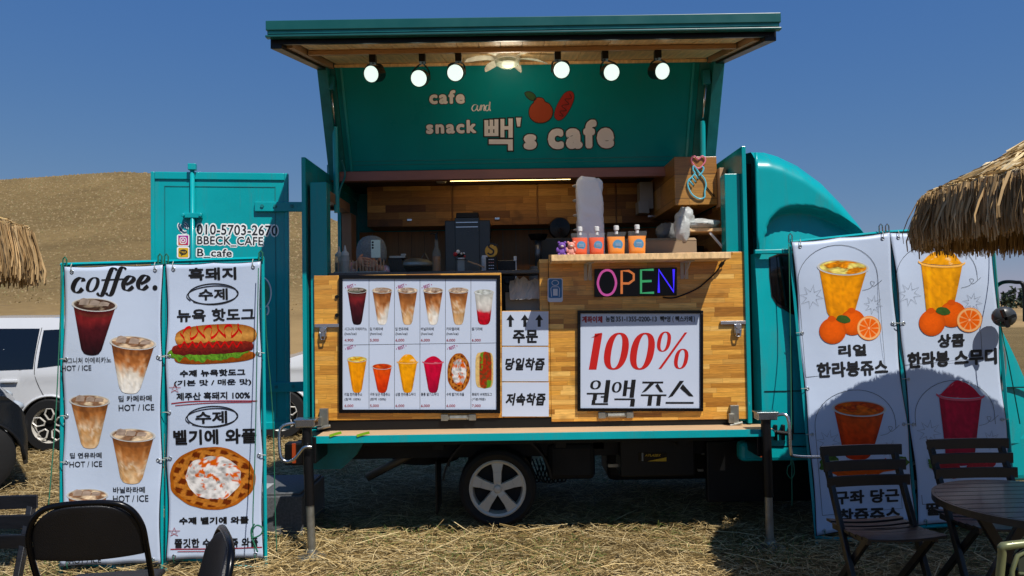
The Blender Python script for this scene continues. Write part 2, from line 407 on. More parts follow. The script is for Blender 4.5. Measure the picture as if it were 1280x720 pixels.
def cup(pl, cx, yt, yb, wt, wb, kind, parent, lay=.0012, rot=0, q=1.0, ice=None, mound=0, fill_top=None, name='drink_picture'):
    """printed picture of a cup: body, rim, ice; widths and heights in pixels of the sign"""
    s = PR(pl, lay); sd = cx * .13 + yt * .07; ry = wt * (.15 if not mound else .1); h = yb - yt
    co, si = math.cos(R(rot)), math.sin(R(rot))
    def rt(u, v): du, dv = u-cx, v-yt; return (cx+du*co-dv*si, yt+du*si+dv*co)
    st = KINDS[kind]; na, nb = int(13*q)+4, int(20*q)+5
    def fxy(a, b):
        t = 2*a-1; hw = (wt + (wb-wt)*b)/2*.93; cur = math.sqrt(max(0, 1-t*t))
        if b > .93: hw *= 1 - .12*((b-.93)/.07)**2
        return rt(cx+t*hw, yt + b*(h-wb*.16) + cur*(ry*(1-b)+wb*.16*b))
    def fc(a, b, u, v):
        t = 2*a-1; wx = 3*vn(u*.12+sd, v*.05+2, 2); n = (vn((u-cx)*.10*57/wt+wx+sd, v*.055*57/wt+1.5*wx+sd, 3)-.5)*1.5; n2 = vn(u*.3+5, v*.22+sd, 3)-.5
        sw = .55 if kind in ('latte', 'caramel') else .12
        c = ramp(st, min(1, max(0, b + sw*n)))
        if .05 < b < .13 and kind in ('latte', 'caramel', 'americano'): c = mixc(c, (.1, .04, .02), .35)
        k = 1 + .75*n2 - .3*abs(t)**3 + (.22 if -.72 < t < -.55 else 0) + (.1 if .5 < t < .7 else 0)
        if kind == 'milk' and b > .58: k *= .8+.6*cell(u*.4, v*.4)[1]
        if b < .06: k *= .8
        return tuple(min(1, max(0, x*k)) for x in c)
    s.grid(fxy, fc, na, nb)
    if mound:
        mc = st[0][1]
        def mxy(a, b):
            t = 2*a-1; top = mound*(1-abs(t)**2.2)*(.82+.36*vn(3*a+sd, 1.3, 2)); return rt(cx+t*wt*.46*(1-.06*b), yt + ry*.6*math.sqrt(max(0,1-t*t)) - top*b)
        def mcx(a, b, u, v):
            n = vn(u*.22+sd, v*.3, 3); k = .62+.8*n; return tuple(min(1, x*k) for x in mixc(mc, (1, .95, .9), .25 if n > .72 else 0))
        s.grid(mxy, mcx, int(15*q)+5, int(9*q)+4, dl=.0005)
        s.grid(lambda a, b: rt(cx+(2*a-1)*wt*.52, yt + math.sqrt(max(0,1-(2*a-1)**2))*ry*1.0 + (b-.5)*wt*.045), lambda a, b, u, v: tuple(min(1, x*1.1+.12) for x in mc), 14, 2, dl=.0008)
    else:
        top = fill_top or mixc(st[0][1], (.5, .38, .28), .35); ic = ice or (.55, .42, .32)
        rp = rt(cx, yt)
        s.disc(rp[0], rp[1], wt*.5, ry, lambda i, j, u, v: (.7, .7, .68) if j > .92 else (.3, .28, .25), n=30, m=7, dl=.0005, rot=rot)
        def ic_(i, j, u, v):
            d, r = cell(u*5.4/wt+sd, v*11/wt+sd); n = vn(u*.5, v*.5+sd, 2); k = .35+1.3*n
            c = mixc(top, ic, 1 if r > .5 else .1)
            if d > .33: k *= .7
            return tuple(min(1, x*k) for x in c)
        s.disc(rp[0], rp[1], wt*.45, ry*.84, ic_, n=int(22*q)+10, m=int(8*q)+4, dl=.0009, rot=rot)
        if kind in ('americano', 'latte', 'caramel') and q >= .5:
            for k in range(3):      # ice standing above the rim
                x = cx + wt*(-.28+.25*k+.04*math.sin(sd*9+k)); hh = wt*(.16-.03*k)
                c0 = mixc(top, (.6, .5, .42), .6)
                s.grid(lambda a, b, x=x, hh=hh: rt(x+(a-.5)*wt*.2+(b*wt*.03), yt+ry*.1-b*hh*(1-.5*abs(a-.4))), lambda a, b, u, v, c0=c0: tuple(y*(.5+.8*vn(u*.6, v*.6, 2)) for y in c0), 4, 4, dl=.0012)
    return s.done(name, parent)
def orange_pic(pl, cx, cy, r, parent, lay, cut=False, rot=0):
    s = PR(pl, lay)
    def whole(i, j, u, v):
        k = 1.05 - .35*j**3 + .25*(vn(u*1.1, v*1.1, 2)-.5) - .12*(v-cy)/r; return tuple(x*k for x in H('#e8641c'))
    def half(i, j, u, v):
        if j > .9: return H('#e88030')
        if j > .82: return H('#f4c890')
        if j < .12: return H('#f6d8b0')
        t = (i*9 + .0) % 1; k = .85+.3*vn(u*.9, v*.9, 2)
        return H('#f4b478') if (t < .1 or t > .9) else tuple(x*k for x in H('#ee6a1e'))
    s.disc(cx, cy, r, r*.98, half if cut else whole, n=54 if cut else 26, m=9)
    if not cut:
        s.disc(cx-r*.1, cy-r*.9, r*.3, r*.22, lambda i, j, u, v: H('#d85a18'), n=10, m=3, dl=.0003)
    return s.done('orange_picture', parent)
def waffle_pic(pl, cx, cy, a, b, parent, lay, q=1.0):
    s = PR(pl, lay)
    def wf(i, j, u, v):
        x, y = (u-cx)/a*3.4+.15*math.sin((v-cy)/b*3), (v-cy)/b*3.4; x, y = x*.94+y*.3, y*.94-x*.3
        gx, gy = abs(x-round(x)), abs(y-round(y)); ridge = max(gx, gy) > .3
        k = .5+.9*vn(u*.45, v*.45, 3)
        c = H('#c07a38') if ridge else H('#6a2c10')
        if j > .92: c = H('#a85e24')
        return tuple(min(1, t*k) for t in c)
    s.disc(cx, cy, a, b, wf, n=int(120*q), m=int(36*q), wob=.04)
    def cr(i, j, u, v):
        n = vn(u*.2/q**.5, v*.26/q**.5, 3); n2 = vn(u*.13+9, v*.16+4, 2)
        if n2 > .6 and n > .45: return tuple(t*(.7+.5*n) for t in H('#d8641c'))
        k = min(1,.02+1.5*n); return tuple(t*k for t in H('#f4f0ec'))
    s.disc(cx+a*.02, cy-b*.02, a*.66, b*.68, cr, n=int(60*q), m=int(18*q), dl=.0006, wob=.12, seed=3)
    return s.done('waffle_picture', parent)
def hotdog_pic(pl, cx, cy, a, b, parent, lay, q=1.0, rot=-3):
    s = PR(pl, lay)
    def strip(y0, y1, x0, x1, fc, dl, wob=0, sq=2.6):
        def fxy(i, j):
            t = 2*i-1; e = (1-abs(t)**sq)**(1/sq) if abs(t) < 1 else 0
            m = (y0+y1)/2; yy = m+(y0+(y1-y0)*j-m)*e; yy += wob*(vn(i*14, y0+j*2, 2)-.5)*e
            x, y = x0+(x1-x0)*i, yy; x -= .0; c, sn = math.cos(R(rot)), math.sin(R(rot)); X, Y = x*a, y*b; return (cx+X*c-Y*sn, cy+X*sn+Y*c)
        s.grid(fxy, fc, int(46*q)+8, int(8*q)+4, dl)
    nz = lambda u, v, f=.3: min(1.1, max(0, .5+1.9*(vn(u*f*1.8, v*f*1.8, 3)-.5)))
    strip(.35, 1.0, -.85, .93, lambda i, j, u, v: tuple(x*(.75+.5*nz(u, v)) for x in mixc(H('#a85c22'), H('#7a3c14'), j)), 0)
    strip(-1.0, .25, -.82, .98, lambda i, j, u, v: tuple(min(1, x*(.8+.4*nz(u, v))) for x in mixc(H('#8e4e1e'), H('#cf9650'), 1-abs(j-.5)*1.9)), .0003)
    strip(.02, .75, -1.0, .8, lambda i, j, u, v: tuple(min(1, x*(.4+1.1*nz(u, v, .5))) for x in H('#5c8a2c')), .0006, wob=.5)
    strip(-.1, .5, -.9, .9, lambda i, j, u, v: tuple(min(1, x*(.6+.7*nz(u, v, .5))) for x in mixc(H('#8a2a1c'), H('#541412'), j)), .0009, wob=.12, sq=4)
    def squig(i, j, u, v): return tuple(x*(.8+.4*nz(u, v, .6)) for x in H('#c41e16'))
    def zz(i, j):
        t = i*9; x = -.7+1.35*i+.05*math.sin(t*6.28); y = -.62+.3*math.sin(t*3.14*1.35)+(j-.5)*.14
        c, sn = math.cos(R(rot)), math.sin(R(rot)); return (cx+x*a*c-y*b*sn, cy+x*a*sn+y*b*c)
    s.grid(zz, squig, int(90*q)+10, 3, .0012)
    def z2(i, j):
        x = -.75+1.4*i; y = .02+.12*math.sin(i*50)+(j-.5)*.12; return (cx+x*a, cy+y*b)
    s.grid(z2, squig, int(90*q)+10, 3, .0014)
    return s.done('hotdog_picture', parent)
def pen(thick, thin, ang=0):      # pen whose width depends on stroke direction: thick down-strokes, thin cross-strokes
    return lambda th, t: thin + (thick-thin)*abs(math.sin(th-ang))**1.7

# ------------------------------------------------------------------ the setting: field, hill, far wood
def hill_z(x, y):
    if y < 16: return 0.0
    xr = x * 130 / max(y, 60) if y > 60 else x * 130 / 60
    pts = [(-260, 14), (-160, 21), (-90, 25.7), (-69, 26.7), (-55, 26), (-39, 20.6), (-31, 17.6), (-20, 13.5), (-6, 8.5), (10, 4), (25, 1), (40, 0), (400, 0)]
    z = pts[0][1] if xr < pts[0][0] else 0
    for (a, za), (b, zb) in zip(pts, pts[1:]):
        if a <= xr <= b: t = (xr-a)/(b-a); z = za+(zb-za)*t
    t = min(1, max(0, (y-16)/114)); s = t**1.5*(1-.12*math.sin(t*math.pi))
    if y > 130: s = max(0, 1-((y-130)/160)**2)
    return z*s + (.35*(vn(x*.04, y*.04, 3)-.5)*min(1, (y-16)/30) if y < 400 else 0)
m, nt, b = nodes('dry_field_grass'); L = nt.links.new
tc = N(nt, 'ShaderNodeTexCoord'); 
nA = N(nt, 'ShaderNodeTexNoise', Scale=.9, Detail=8.0, Roughness=.7); nB = N(nt, 'ShaderNodeTexNoise', Scale=26.0, Detail=6.0, Roughness=.7); nC = N(nt, 'ShaderNodeTexNoise', Scale=.12, Detail=6.0, Roughness=.65)
mp = N(nt, 'ShaderNodeMapping'); mp.inputs['Scale'].default_value = (1, 2.2, 1); L(tc.outputs['Object'], mp.inputs[0])
for q in (nA, nB, nC): L(mp.outputs[0], q.inputs['Vector'])
cr = N(nt, 'ShaderNodeValToRGB'); L(nB.outputs[0], cr.inputs[0]); e = cr.color_ramp.elements
e[0].position = .3; e[0].color = (*lin('#4a3c26'), 1); e[1].position = .72; e[1].color = (*lin('#a08a5c'), 1); q = e.new(.5); q.color = (*lin('#7c6844'), 1)
mx = N(nt, 'ShaderNodeMix', data_type='RGBA', blend_type='MIX'); mr = N(nt, 'ShaderNodeMapRange'); L(nA.outputs[0], mr.inputs[0]); mr.inputs[1].default_value = .52; mr.inputs[2].default_value = .72; mr.inputs[4].default_value = .55
L(mr.outputs[0], mx.inputs[0]); L(cr.outputs[0], mx.inputs[6]); mx.inputs[7].default_value = (*lin('#565332'), 1)
m2 = N(nt, 'ShaderNodeMix', data_type='RGBA', blend_type='MULTIPLY'); m2.inputs[0].default_value = 1; r2 = N(nt, 'ShaderNodeMapRange'); L(nC.outputs[0], r2.inputs[0]); r2.inputs[1].default_value = .3; r2.inputs[2].default_value = .7; r2.inputs[3].default_value = .8; r2.inputs[4].default_value = 1.2
L(mx.outputs[2], m2.inputs[6]); L(r2.outputs[0], m2.inputs[7]); L(m2.outputs[2], b.inputs['Base Color']); b.inputs['Roughness'].default_value = .95; b.inputs['Specular IOR Level'].default_value = .1
bp = N(nt, 'ShaderNodeBump', Strength=.9, Distance=.04); L(nB.outputs[0], bp.inputs['Height']); L(bp.outputs[0], b.inputs['Normal'])
M_FIELD = m
m, nt, b = nodes('hillside_dry_grass'); L = nt.links.new
tc = N(nt, 'ShaderNodeTexCoord'); mp = N(nt, 'ShaderNodeMapping'); mp.inputs['Scale'].default_value = (.5, .5, .8); L(tc.outputs['Object'], mp.inputs[0])
nA = N(nt, 'ShaderNodeTexNoise', Scale=3.2, Detail=10.0, Roughness=.8); nB = N(nt, 'ShaderNodeTexNoise', Scale=.11, Detail=5.0, Roughness=.6, Distortion=.8)
L(mp.outputs[0], nA.inputs['Vector']); L(mp.outputs[0], nB.inputs['Vector'])
cr = N(nt, 'ShaderNodeValToRGB'); L(nA.outputs[0], cr.inputs[0]); e = cr.color_ramp.elements
e[0].position = .32; e[0].color = (*lin('#605240'), 1); e[1].position = .68; e[1].color = (*lin('#887656'), 1); q = e.new(.5); q.color = (*lin('#78643f'), 1)
m2 = N(nt, 'ShaderNodeMix', data_type='RGBA', blend_type='MULTIPLY'); m2.inputs[0].default_value = 1; r2 = N(nt, 'ShaderNodeMapRange'); L(nB.outputs[0], r2.inputs[0]); r2.inputs[1].default_value = .35; r2.inputs[2].default_value = .65; r2.inputs[3].default_value = .82; r2.inputs[4].default_value = 1.15
spz = N(nt, 'ShaderNodeSeparateXYZ'); L(tc.outputs['Object'], spz.inputs[0]); rz_ = N(nt, 'ShaderNodeMapRange'); L(spz.outputs[2], rz_.inputs[0]); rz_.inputs[1].default_value = .2; rz_.inputs[2].default_value = 3.5; rz_.inputs[3].default_value = .8; rz_.inputs[4].default_value = 0
gm = N(nt, 'ShaderNodeMix', data_type='RGBA'); L(rz_.outputs[0], gm.inputs[0]); L(cr.outputs[0], gm.inputs[6]); gm.inputs[7].default_value = (*lin('#a88c60'), 1)
L(gm.outputs[2], m2.inputs[6]); L(r2.outputs[0], m2.inputs[7]); L(m2.outputs[2], b.inputs['Base Color']); b.inputs['Roughness'].default_value = .95; b.inputs['Specular IOR Level'].default_value = .08
bp = N(nt, 'ShaderNodeBump', Strength=.35, Distance=.2); L(nA.outputs[0], bp.inputs['Height']); L(bp.outputs[0], b.inputs['Normal'])
M_HILL = m
g = MB(); xs = [-600,-300,-120,-60,-40,-30,-20,-14,-10,-8,-6,-5,-4,-3,-2,-1,0,1,2,3,4,5,6,8,10,14,20,30,50,90,200,500,1200]; ys = [-30,-15,-5,0,2,3,4,5,6,7,8,10,12,16,20,26,34,45]
def near_z(x, y): return .03*(vn(x*.7+9, y*.7+4, 2)-.5)*(1 if 2 < y < 16 else 0)
g.grid([[(x, y, near_z(x, y)-.01) for y in ys] for x in xs], flip=True)
o = obj('ground', g, M_FIELD, norm=False, smooth=True); o['kind'] = 'structure'
g = MB(); X = list(np.linspace(-300, 60, 110)) + [80, 110, 160, 240, 400, 800, 1500]; Yq = [16, 20, 26, 34, 44, 56, 68, 80, 90, 100, 108, 116, 123, 130, 137, 145, 160, 180, 210, 260, 400, 900, 2000]
# the hill, from the field's edge up over its ridge and down into the plain behind
g.grid([[(x*(.25+.75*min(1, max(0, (y-16)/80))) if x < 61 else x, y, hill_z(x*(.25+.75*min(1, max(0, (y-16)/80))) if x < 61 else x, y)-(.03 if y <= 45 else 0) + (.004 if y > 45 else 0)) for y in Yq] for x in X], flip=True)
o = obj('hill', g, M_HILL, norm=False, smooth=True); o['kind'] = 'structure'

# straw lying over the field: one mass nobody could count
def straw(n, name, xr, yr, ln, wd, cols, zmax, flat=.25, dens=None, mat_=None, seed=1):
    r = np.random.default_rng(seed)
    x = r.uniform(*xr, n); y = yr[0] + (yr[1]-yr[0])*r.random(n)**1.25
    keep = np.abs(x) < y*.8+.6
    if name == 'green_grass': keep &= np.array([vn(a*1.1+3, b_*1.6+8, 2) > .52 for a, b_ in zip(x, y)])
    x, y = x[keep], y[keep]; n = len(x)
    th = r.normal(0, .75, n) + r.choice([0, .5, -.6], n); L_ = r.uniform(*ln, n)*(1+.5*(r.random(n) < .08)); w = r.uniform(*wd, n)*(1+y*.05)
    z = r.random(n)**1.6*zmax; tilt = r.normal(0, flat, n); bend = r.normal(0, .18, n)
    dx, dy = np.cos(th), np.sin(th); px, py = -dy, dx
    V = np.zeros((n, 6, 3)); 
    for k, t in enumerate((-.5, 0, .5)):
        cx = x + dx*L_*t*np.cos(tilt) + px*bend*L_*(t*t-.12); cy = y + dy*L_*t*np.cos(tilt) + py*bend*L_*(t*t-.12)
        cz = np.maximum(z + L_*t*np.sin(tilt)*1.0 + .012, .004) - t*t*.01
        ww = w*(.5 if k == 2 else 1)
        V[:, 2*k] = np.stack([cx-px*ww, cy-py*ww, cz], 1); V[:, 2*k+1] = np.stack([cx+px*ww, cy+py*ww, cz+w*.6], 1)
    idx = np.arange(n)[:, None]*6
    F = np.concatenate([idx+[0, 1, 3, 2], idx+[2, 3, 5, 4]], 1).reshape(-1, 4)
    me = bpy.data.meshes.new(name); me.vertices.add(n*6); me.vertices.foreach_set('co', V.ravel()); me.loops.add(F.size); me.loops.foreach_set('vertex_index', F.ravel().astype(np.int32))
    me.polygons.add(len(F)); me.polygons.foreach_set('loop_start', np.arange(0, F.size, 4, dtype=np.int32)); me.update()
    c = np.array([lin(q) for q in cols]); pick = c[r.integers(0, len(c), n)]*r.uniform(.7, 1.2, (n, 1))*np.array([.62+.75*vn(a*1.3+20, b_*2.2+11, 3) for a, b_ in zip(x, y)])[:, None]
    ca = me.color_attributes.new('Col', 'FLOAT_COLOR', 'POINT'); cc = np.ones((n, 6, 4), np.float32); cc[:, :, :3] = pick[:, None, :]; ca.data.foreach_set('color', cc.ravel())
    me.materials.append(mat_); o = bpy.data.objects.new(name, me); COL.objects.link(o); o['kind'] = 'stuff'; return o
m, nt, b = nodes('dry_straw'); a = N(nt, 'ShaderNodeAttribute', attribute_name='Col'); nt.links.new(a.outputs['Color'], b.inputs['Base Color']); b.inputs['Roughness'].default_value = .7; b.inputs['Specular IOR Level'].default_value = .25; M_STRAW = m
o = straw(280000, 'dry_straw', (-9, 9), (3.9, 13), (.03, .12), (.0009, .0018), ['#baa06c', '#cdb684', '#a08654', '#877045', '#c8b488', '#62502f', '#8c7448', '#746038'], .05, mat_=M_STRAW, seed=3)
tag(o, 'pale dry straw lying thick over the whole field', 'straw')
o = straw(1300, 'long_straw', (-5, 5), (4.3, 8), (.2, .42), (.0014, .0024), ['#c4ac78', '#d2bc8c', '#ac9260'], .07, flat=.14, mat_=M_STRAW, seed=5)
tag(o, 'long loose stalks lying across the cut straw', 'straw')
o = straw(60000, 'green_grass', (-9, 9), (4.2, 12), (.03, .09), (.0012, .0024), ['#5c6a34', '#6e7a3c', '#4a5a2c', '#7c8048'], .04, flat=.8, mat_=M_STRAW, seed=9)
tag(o, 'short green grass growing up through the straw', 'grass')

# tufts that roughen the hill's skyline and upper slope
rt = random.Random(21); w_ = MB(); cl = []
for k in range(16000):
    y = 134-94*rt.random()**1.5; x = -y*rt.uniform(.22, .80); z = hill_z(x, y); h_ = rt.uniform(.06, .26)*(1.8 if rt.random() < .02 else 1)*min(1, y/100); w2 = rt.uniform(.08, .30)*min(1, y/100)
    w_.add([(x-w2, y, z-.05), (x+w2, y+rt.uniform(-.1, .1), z-.05), (x+rt.uniform(-.15, .15), y, z+h_)], [(0, 1, 2)]); c_ = lin(rt.choice(['#a8946e', '#9c8864', '#b49e78', '#8e7c58', '#948a60'])); cl += [c_]*3
w_.c = cl; o = obj('hill_tufts', w_, M_STRAW, norm=False, kind='stuff'); tag(o, 'small dry tufts of grass roughening the top of the hill', 'grass')
# far wood on the right horizon: one mass
w_ = MB(); rr = random.Random(4); cc = []
for k in range(90):
    x = 84 + k*1.3 + rr.uniform(-1, 1); y = 150 + rr.uniform(-4, 4); hh = rr.uniform(1.8, 3.6)
    w_.tube([(x, y, 0), (x, y, hh*.5)], .12, 5)
    for j in range(70):
        t = rr.random(); rad = (1-t)*1.1+.15; a = rr.random()*6.28; p = Vector((x+math.cos(a)*rad*rr.random(), y+math.sin(a)*rad*rr.random(), .4+hh*t))
        q = .8; e1 = Vector((rr.uniform(-1,1), rr.uniform(-1,1), rr.uniform(-1,1)))*q; e2 = Vector((rr.uniform(-1,1), rr.uniform(-1,1), rr.uniform(-1,1)))*q
        w_.add([p, p+e1, p+e2], [(0, 1, 2)])
LEAF = mat('far_foliage', '#2c3a26', .8, var=.35, scale=1.2)
o = obj('distant_wood', w_, LEAF, norm=False, kind='stuff'); tag(o, 'low dark line of far trees on the right horizon', 'trees')

# ------------------------------------------------------------------ the food truck
BX0, BX1, YF, YB = -1.48, 1.67, 5.32, 7.12
FT = thing('food_truck', 'teal food truck with its side raised as an awning over a wood fronted counter', 'food truck', (.1, 6.2, 0))
# cargo box: end frames, back, floor, half roof
b = MB()
b.box(BX0-.03, BX0, YF, 5.62, .80, 2.765).box(BX0-.03, BX0, 5.62, 6.42, .80, 1.55).box(BX0-.03, BX0, 5.62, 6.42, 2.60, 2.765).box(BX0-.03, BX0, 6.42, YB, .80, 2.765)
b.box(BX0-.034, BX0+.013, 6.08, YB+.055, 2.70, 2.859)
b.box(BX1, BX1+.03, YF-.02, YB, .80, 2.79)
b.box(BX0-.02, BX1+.02, YB, YB+.04, .80, 2.825)
b.box(BX0-.03, BX1+.03, 6.12, YB+.04, 2.822, 2.86)
b.box(BX0, BX1, YF+.03, YB, .72, .80)
box = obj('cargo_box', b, TEAL_P, FT, bevel=.004)
b = MB().box(-1.455, -1.335, 5.345, 5.46, .81, 2.585); obj('corner_post', b, TEAL_P, box, bevel=.004)
b = MB().box(1.555, 1.668, 5.345, 5.46, .81, 2.60); obj('corner_post', b, TEAL_P, box, bevel=.004)
b = MB().box(-1.475, -1.40, 5.47, 6.42, 2.50, 2.58).box(-1.475, -1.39, 6.42, 6.62, .81, 2.50).box(-1.475, -1.40, 5.47, 6.42, 1.47, 1.55)
obj('window_frame', b, mat('pinkish_pine', '#8d6b52', .5, var=.15, stretch=(6, 6, 1), scale=4), box, bevel=.003)
b = MB().box(BX0+.002, BX1-.002, 6.10, YB, 2.775, 2.815); obj('ceiling_lining', b, mat('brown_lining', '#3c2c22', .6), box)
b = MB().box(BX0+.01, BX1-.02, 6.04, 6.12, 2.712, 2.79); obj('header_beam', b, MAHOG, box, bevel=.004)
b = MB().box(BX0+.003, BX1-.003, 5.5, YB-.002, .802, .812); obj('floor_lining', b, DARK, box)
# back wall boards, one by one
pm = MB().box(0, .123, 0, .012, 1.0, 2.40)
pl0 = obj('wall_board', pm, WALLW, box, local=True, bevel=.003); pl0.location = (BX0-.1+.02, 7.10-6.2-.0, 0)
for k in range(1, 25): q = inst('wall_board', pl0.data, box, (BX0-.1+.02+k*.1255, .90+.002*(k % 3), 0)); 
pl0.location = (BX0-.08, .90, 0)
# right inner wall lining of boards
for k in range(9):
    obj('side_board', MB().box(1.652, 1.666, 5.50+k*.178, 5.50+k*.178+.174, 1.9, 2.44), WOODI, box, bevel=.002)
# overhead cabinets along the back
for k, (u0, u1) in enumerate(((460, 566), (567, 673), (674, 772), (773, 850))):
    x0, x1 = (u0-640)/924.4*6.7+.004, (u1-640)/924.4*6.7-.004
    d = obj('cabinet_door', MB().box(x0, x1, 6.70, 6.722, 2.405, 2.772), WOODI, box, bevel=.003)
    ux = (x0+x1)/2 + (.02 if k else 0)
    obj('knob', MB().box(ux-.022, ux+.022, 6.682, 6.70, 2.452, 2.474), CHROME, d, bevel=.003)
obj('cabinet_carcass', MB().box(-1.31, 1.45, 6.724, 7.09, 2.41, 2.77), WALLW, box)
# right cabinet with lit face
b = MB().box(1.272, 1.60, 5.70, 6.69, 2.425, 2.80)
obj('side_cabinet', b, parquet('warm_board', ['#9a6628', '#d09a4c', '#b07c38', '#e0ac60', '#bc8438'], w=.9, h=.19, rough=.4), box, bevel=.004)
obj('cabinet_edge', MB().box(1.603, 1.652, 5.64, 5.75, 2.40, 2.70), PINE_D, box, bevel=.003)
# end-wall wing of the box front edge, black gap to the cab
# --- lower side: wood fronted counter panels
cp = obj('counter_panel', MB().box(-1.425, -.076, YF, YF+.035, .865, 1.905), WOODP, FT, bevel=.003)
cp2 = obj('counter_panel', MB().box(-.074, .266, YF, YF+.035, .865, 1.63), WOODP, FT, bevel=.003)
cp3 = obj('counter_panel', MB().box(.268, 1.688, YF, YF+.035, .83, 2.03), WOODP, FT, bevel=.003)
obj('panel_edge', MB().box(.20, .266, YF+.037, 5.72, 1.58, 2.00), WOODP, cp3, bevel=.003)
# worktop behind the panels
obj('worktop', MB().box(-1.33, .20, YF+.04, 5.80, 1.90, 1.925), mat('grey_worktop', '#4a4845', .3, var=.1, scale=30), FT, bevel=.004)
obj('worktop', MB().box(-.05, .26, 5.45, 6.3, 1.30, 1.33), mat('grey_worktop', '#4a4845', .3), FT, bevel=.004)
obj('base_cabinet', MB().box(-1.33, 1.5, 6.5, 7.08, .82, 1.72), mat('brown_lining', '#3c2c22', .6), FT)
obj('back_counter', MB().box(-1.35, 1.6, 6.35, 7.09, 1.722, 1.75), mat('brown_lining', '#3c2c22', .6), FT, bevel=.004)
# black gap, a black strip put in for its shade, and folding tray deck
obj('gap_shade_strip', MB().box(-1.40, 1.62, YF+.01, YF+.10, .792, .86), BLACK, FT)
tr = obj('fold_down_deck', MB().box(at(386, 541, 5.1).x, at(967, 531, 5.1).x, 5.10, YF+.008, .752, .778), TEAL, FT, bevel=.003)
obj('deck_board', MB().box(-1.36, 1.78, 5.112, YF+.005, .779, .791), mat('raw_pale_wood', '#c8a882', .6, var=.12, stretch=(1, 12, 12)), tr)
obj('edge_strip', MB().box(at(386, 541, 5.1).x-.003, at(967, 531, 5.1).x+.003, 5.092, 5.099, .742, .792), TEAL, tr, bevel=.002)
for u0, u1 in ((412, 427), (446, 462)):
    pl = Plane((0, 5.088, 0), (0, -1, 0)); mbp = MB()
    line(mbp, pl, spl([(u0, 545), ((u0+u1)/2-2, 543), (u1, 540.5)], 4), 3.2, lay=.003); obj('green_stripe', mbp, mat('lime_green_vinyl', '#86b81c', .4), tr, norm=False)
# latches on the panel
def latch(u, v, flip=1, tall=False):
    p = at(u, v, YF-.02); b = MB()
    if tall:
        b.box(p.x-.03, p.x+.03, YF-.03, YF-.002, p.z-.06, p.z+.07).box(p.x-.05, p.x-.01, YF-.055, YF-.03, p.z-.05, p.z+.015).tube([(p.x-.04, YF-.04, p.z-.07), (p.x+.05, YF-.04, p.z-.05)], .012, 8)
    else:
        b.box(p.x-.06*flip if flip > 0 else p.x-.12, p.x+.12 if flip > 0 else p.x+.06, YF-.02, YF-.002, p.z+.015, p.z+.04)
        b.box(p.x-.025, p.x+.025, YF-.03, YF-.004, p.z-.05, p.z+.015).lathe([(.02, -.03), (.02, -.045)], (p.x, YF, p.z), 'y', 12)
        b.tube([(p.x-.02, YF-.036, p.z-.02), (p.x-.012, YF-.036, p.z-.07), (p.x+.012, YF-.036, p.z-.07), (p.x+.02, YF-.036, p.z-.02)], .006, 6)
    return obj('latch', b, CHROME if not tall else STEEL, FT, bevel=.002)
latch(404, 412); latch(405, 523, tall=True); latch(922, 408, -1); latch(918, 519, tall=True)
for u, v in ((573, 522), (770, 519)):
    p = at(u, v, YF-.02); b = MB().box(p.x-.085, p.x+.085, YF-.012, YF-.002, p.z-.016, p.z+.016).tube([(p.x-.06, YF-.022, p.z), (p.x+.06, YF-.022, p.z)], .016, 10)
    b.box(p.x-.125, p.x-.075, YF-.02, YF-.002, p.z-.022, p.z+.022).box(p.x+.075, p.x+.125, YF-.02, YF-.002, p.z-.022, p.z+.022); obj('hinge', b, STEEL, FT, bevel=.002)
# bolt holes on the left of the counter
for v in (371, 394):
    p = at(421, v, YF); obj('bolt_head', MB().lathe([(.012, -.012), (.014, -.001)], (p.x, YF, p.z), 'y', 10), BLACK, cp)

# --- raised side: panel with lettering, and awning
pan = Plane.through((0, 6.09, 2.80), (1, 6.09, 2.80), (0, 5.74, 3.557))
up = Vector((0, -.35, .757)).normalized(); nn = pan.n
def wing(x, s, d=0): p = Vector((x, 6.09, 2.80)) + up*s - nn*d; return p
SL = .834
def wbox(x0, x1, s0, s1, d0, d1):
    return [wing(x0, s0, d0), wing(x1, s0, d0), wing(x1, s0, d1), wing(x0, s0, d1), wing(x0, s1, d0), wing(x1, s1, d0), wing(x1, s1, d1), wing(x0, s1, d1)]
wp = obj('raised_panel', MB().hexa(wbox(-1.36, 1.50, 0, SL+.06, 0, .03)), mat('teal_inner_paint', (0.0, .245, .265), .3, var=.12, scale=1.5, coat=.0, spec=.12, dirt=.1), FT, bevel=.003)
for s0 in (.02, .05): obj('panel_seam', MB().hexa(wbox(-1.30, 1.45, s0+.03, s0+.036, -.003, -.0005)), TEAL_D, wp)
for x0, x1 in ((-1.48, -1.40), (1.585, 1.67)):
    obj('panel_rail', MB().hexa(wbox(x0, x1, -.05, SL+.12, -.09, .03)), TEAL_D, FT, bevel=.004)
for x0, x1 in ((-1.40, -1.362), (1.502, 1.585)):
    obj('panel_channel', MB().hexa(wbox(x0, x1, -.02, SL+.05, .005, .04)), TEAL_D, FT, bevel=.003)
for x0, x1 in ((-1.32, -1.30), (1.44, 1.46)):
    obj('panel_trim', MB().hexa(wbox(x0, x1, 0, SL, -.012, -.0005)), TEAL_P, wp, bevel=.002)
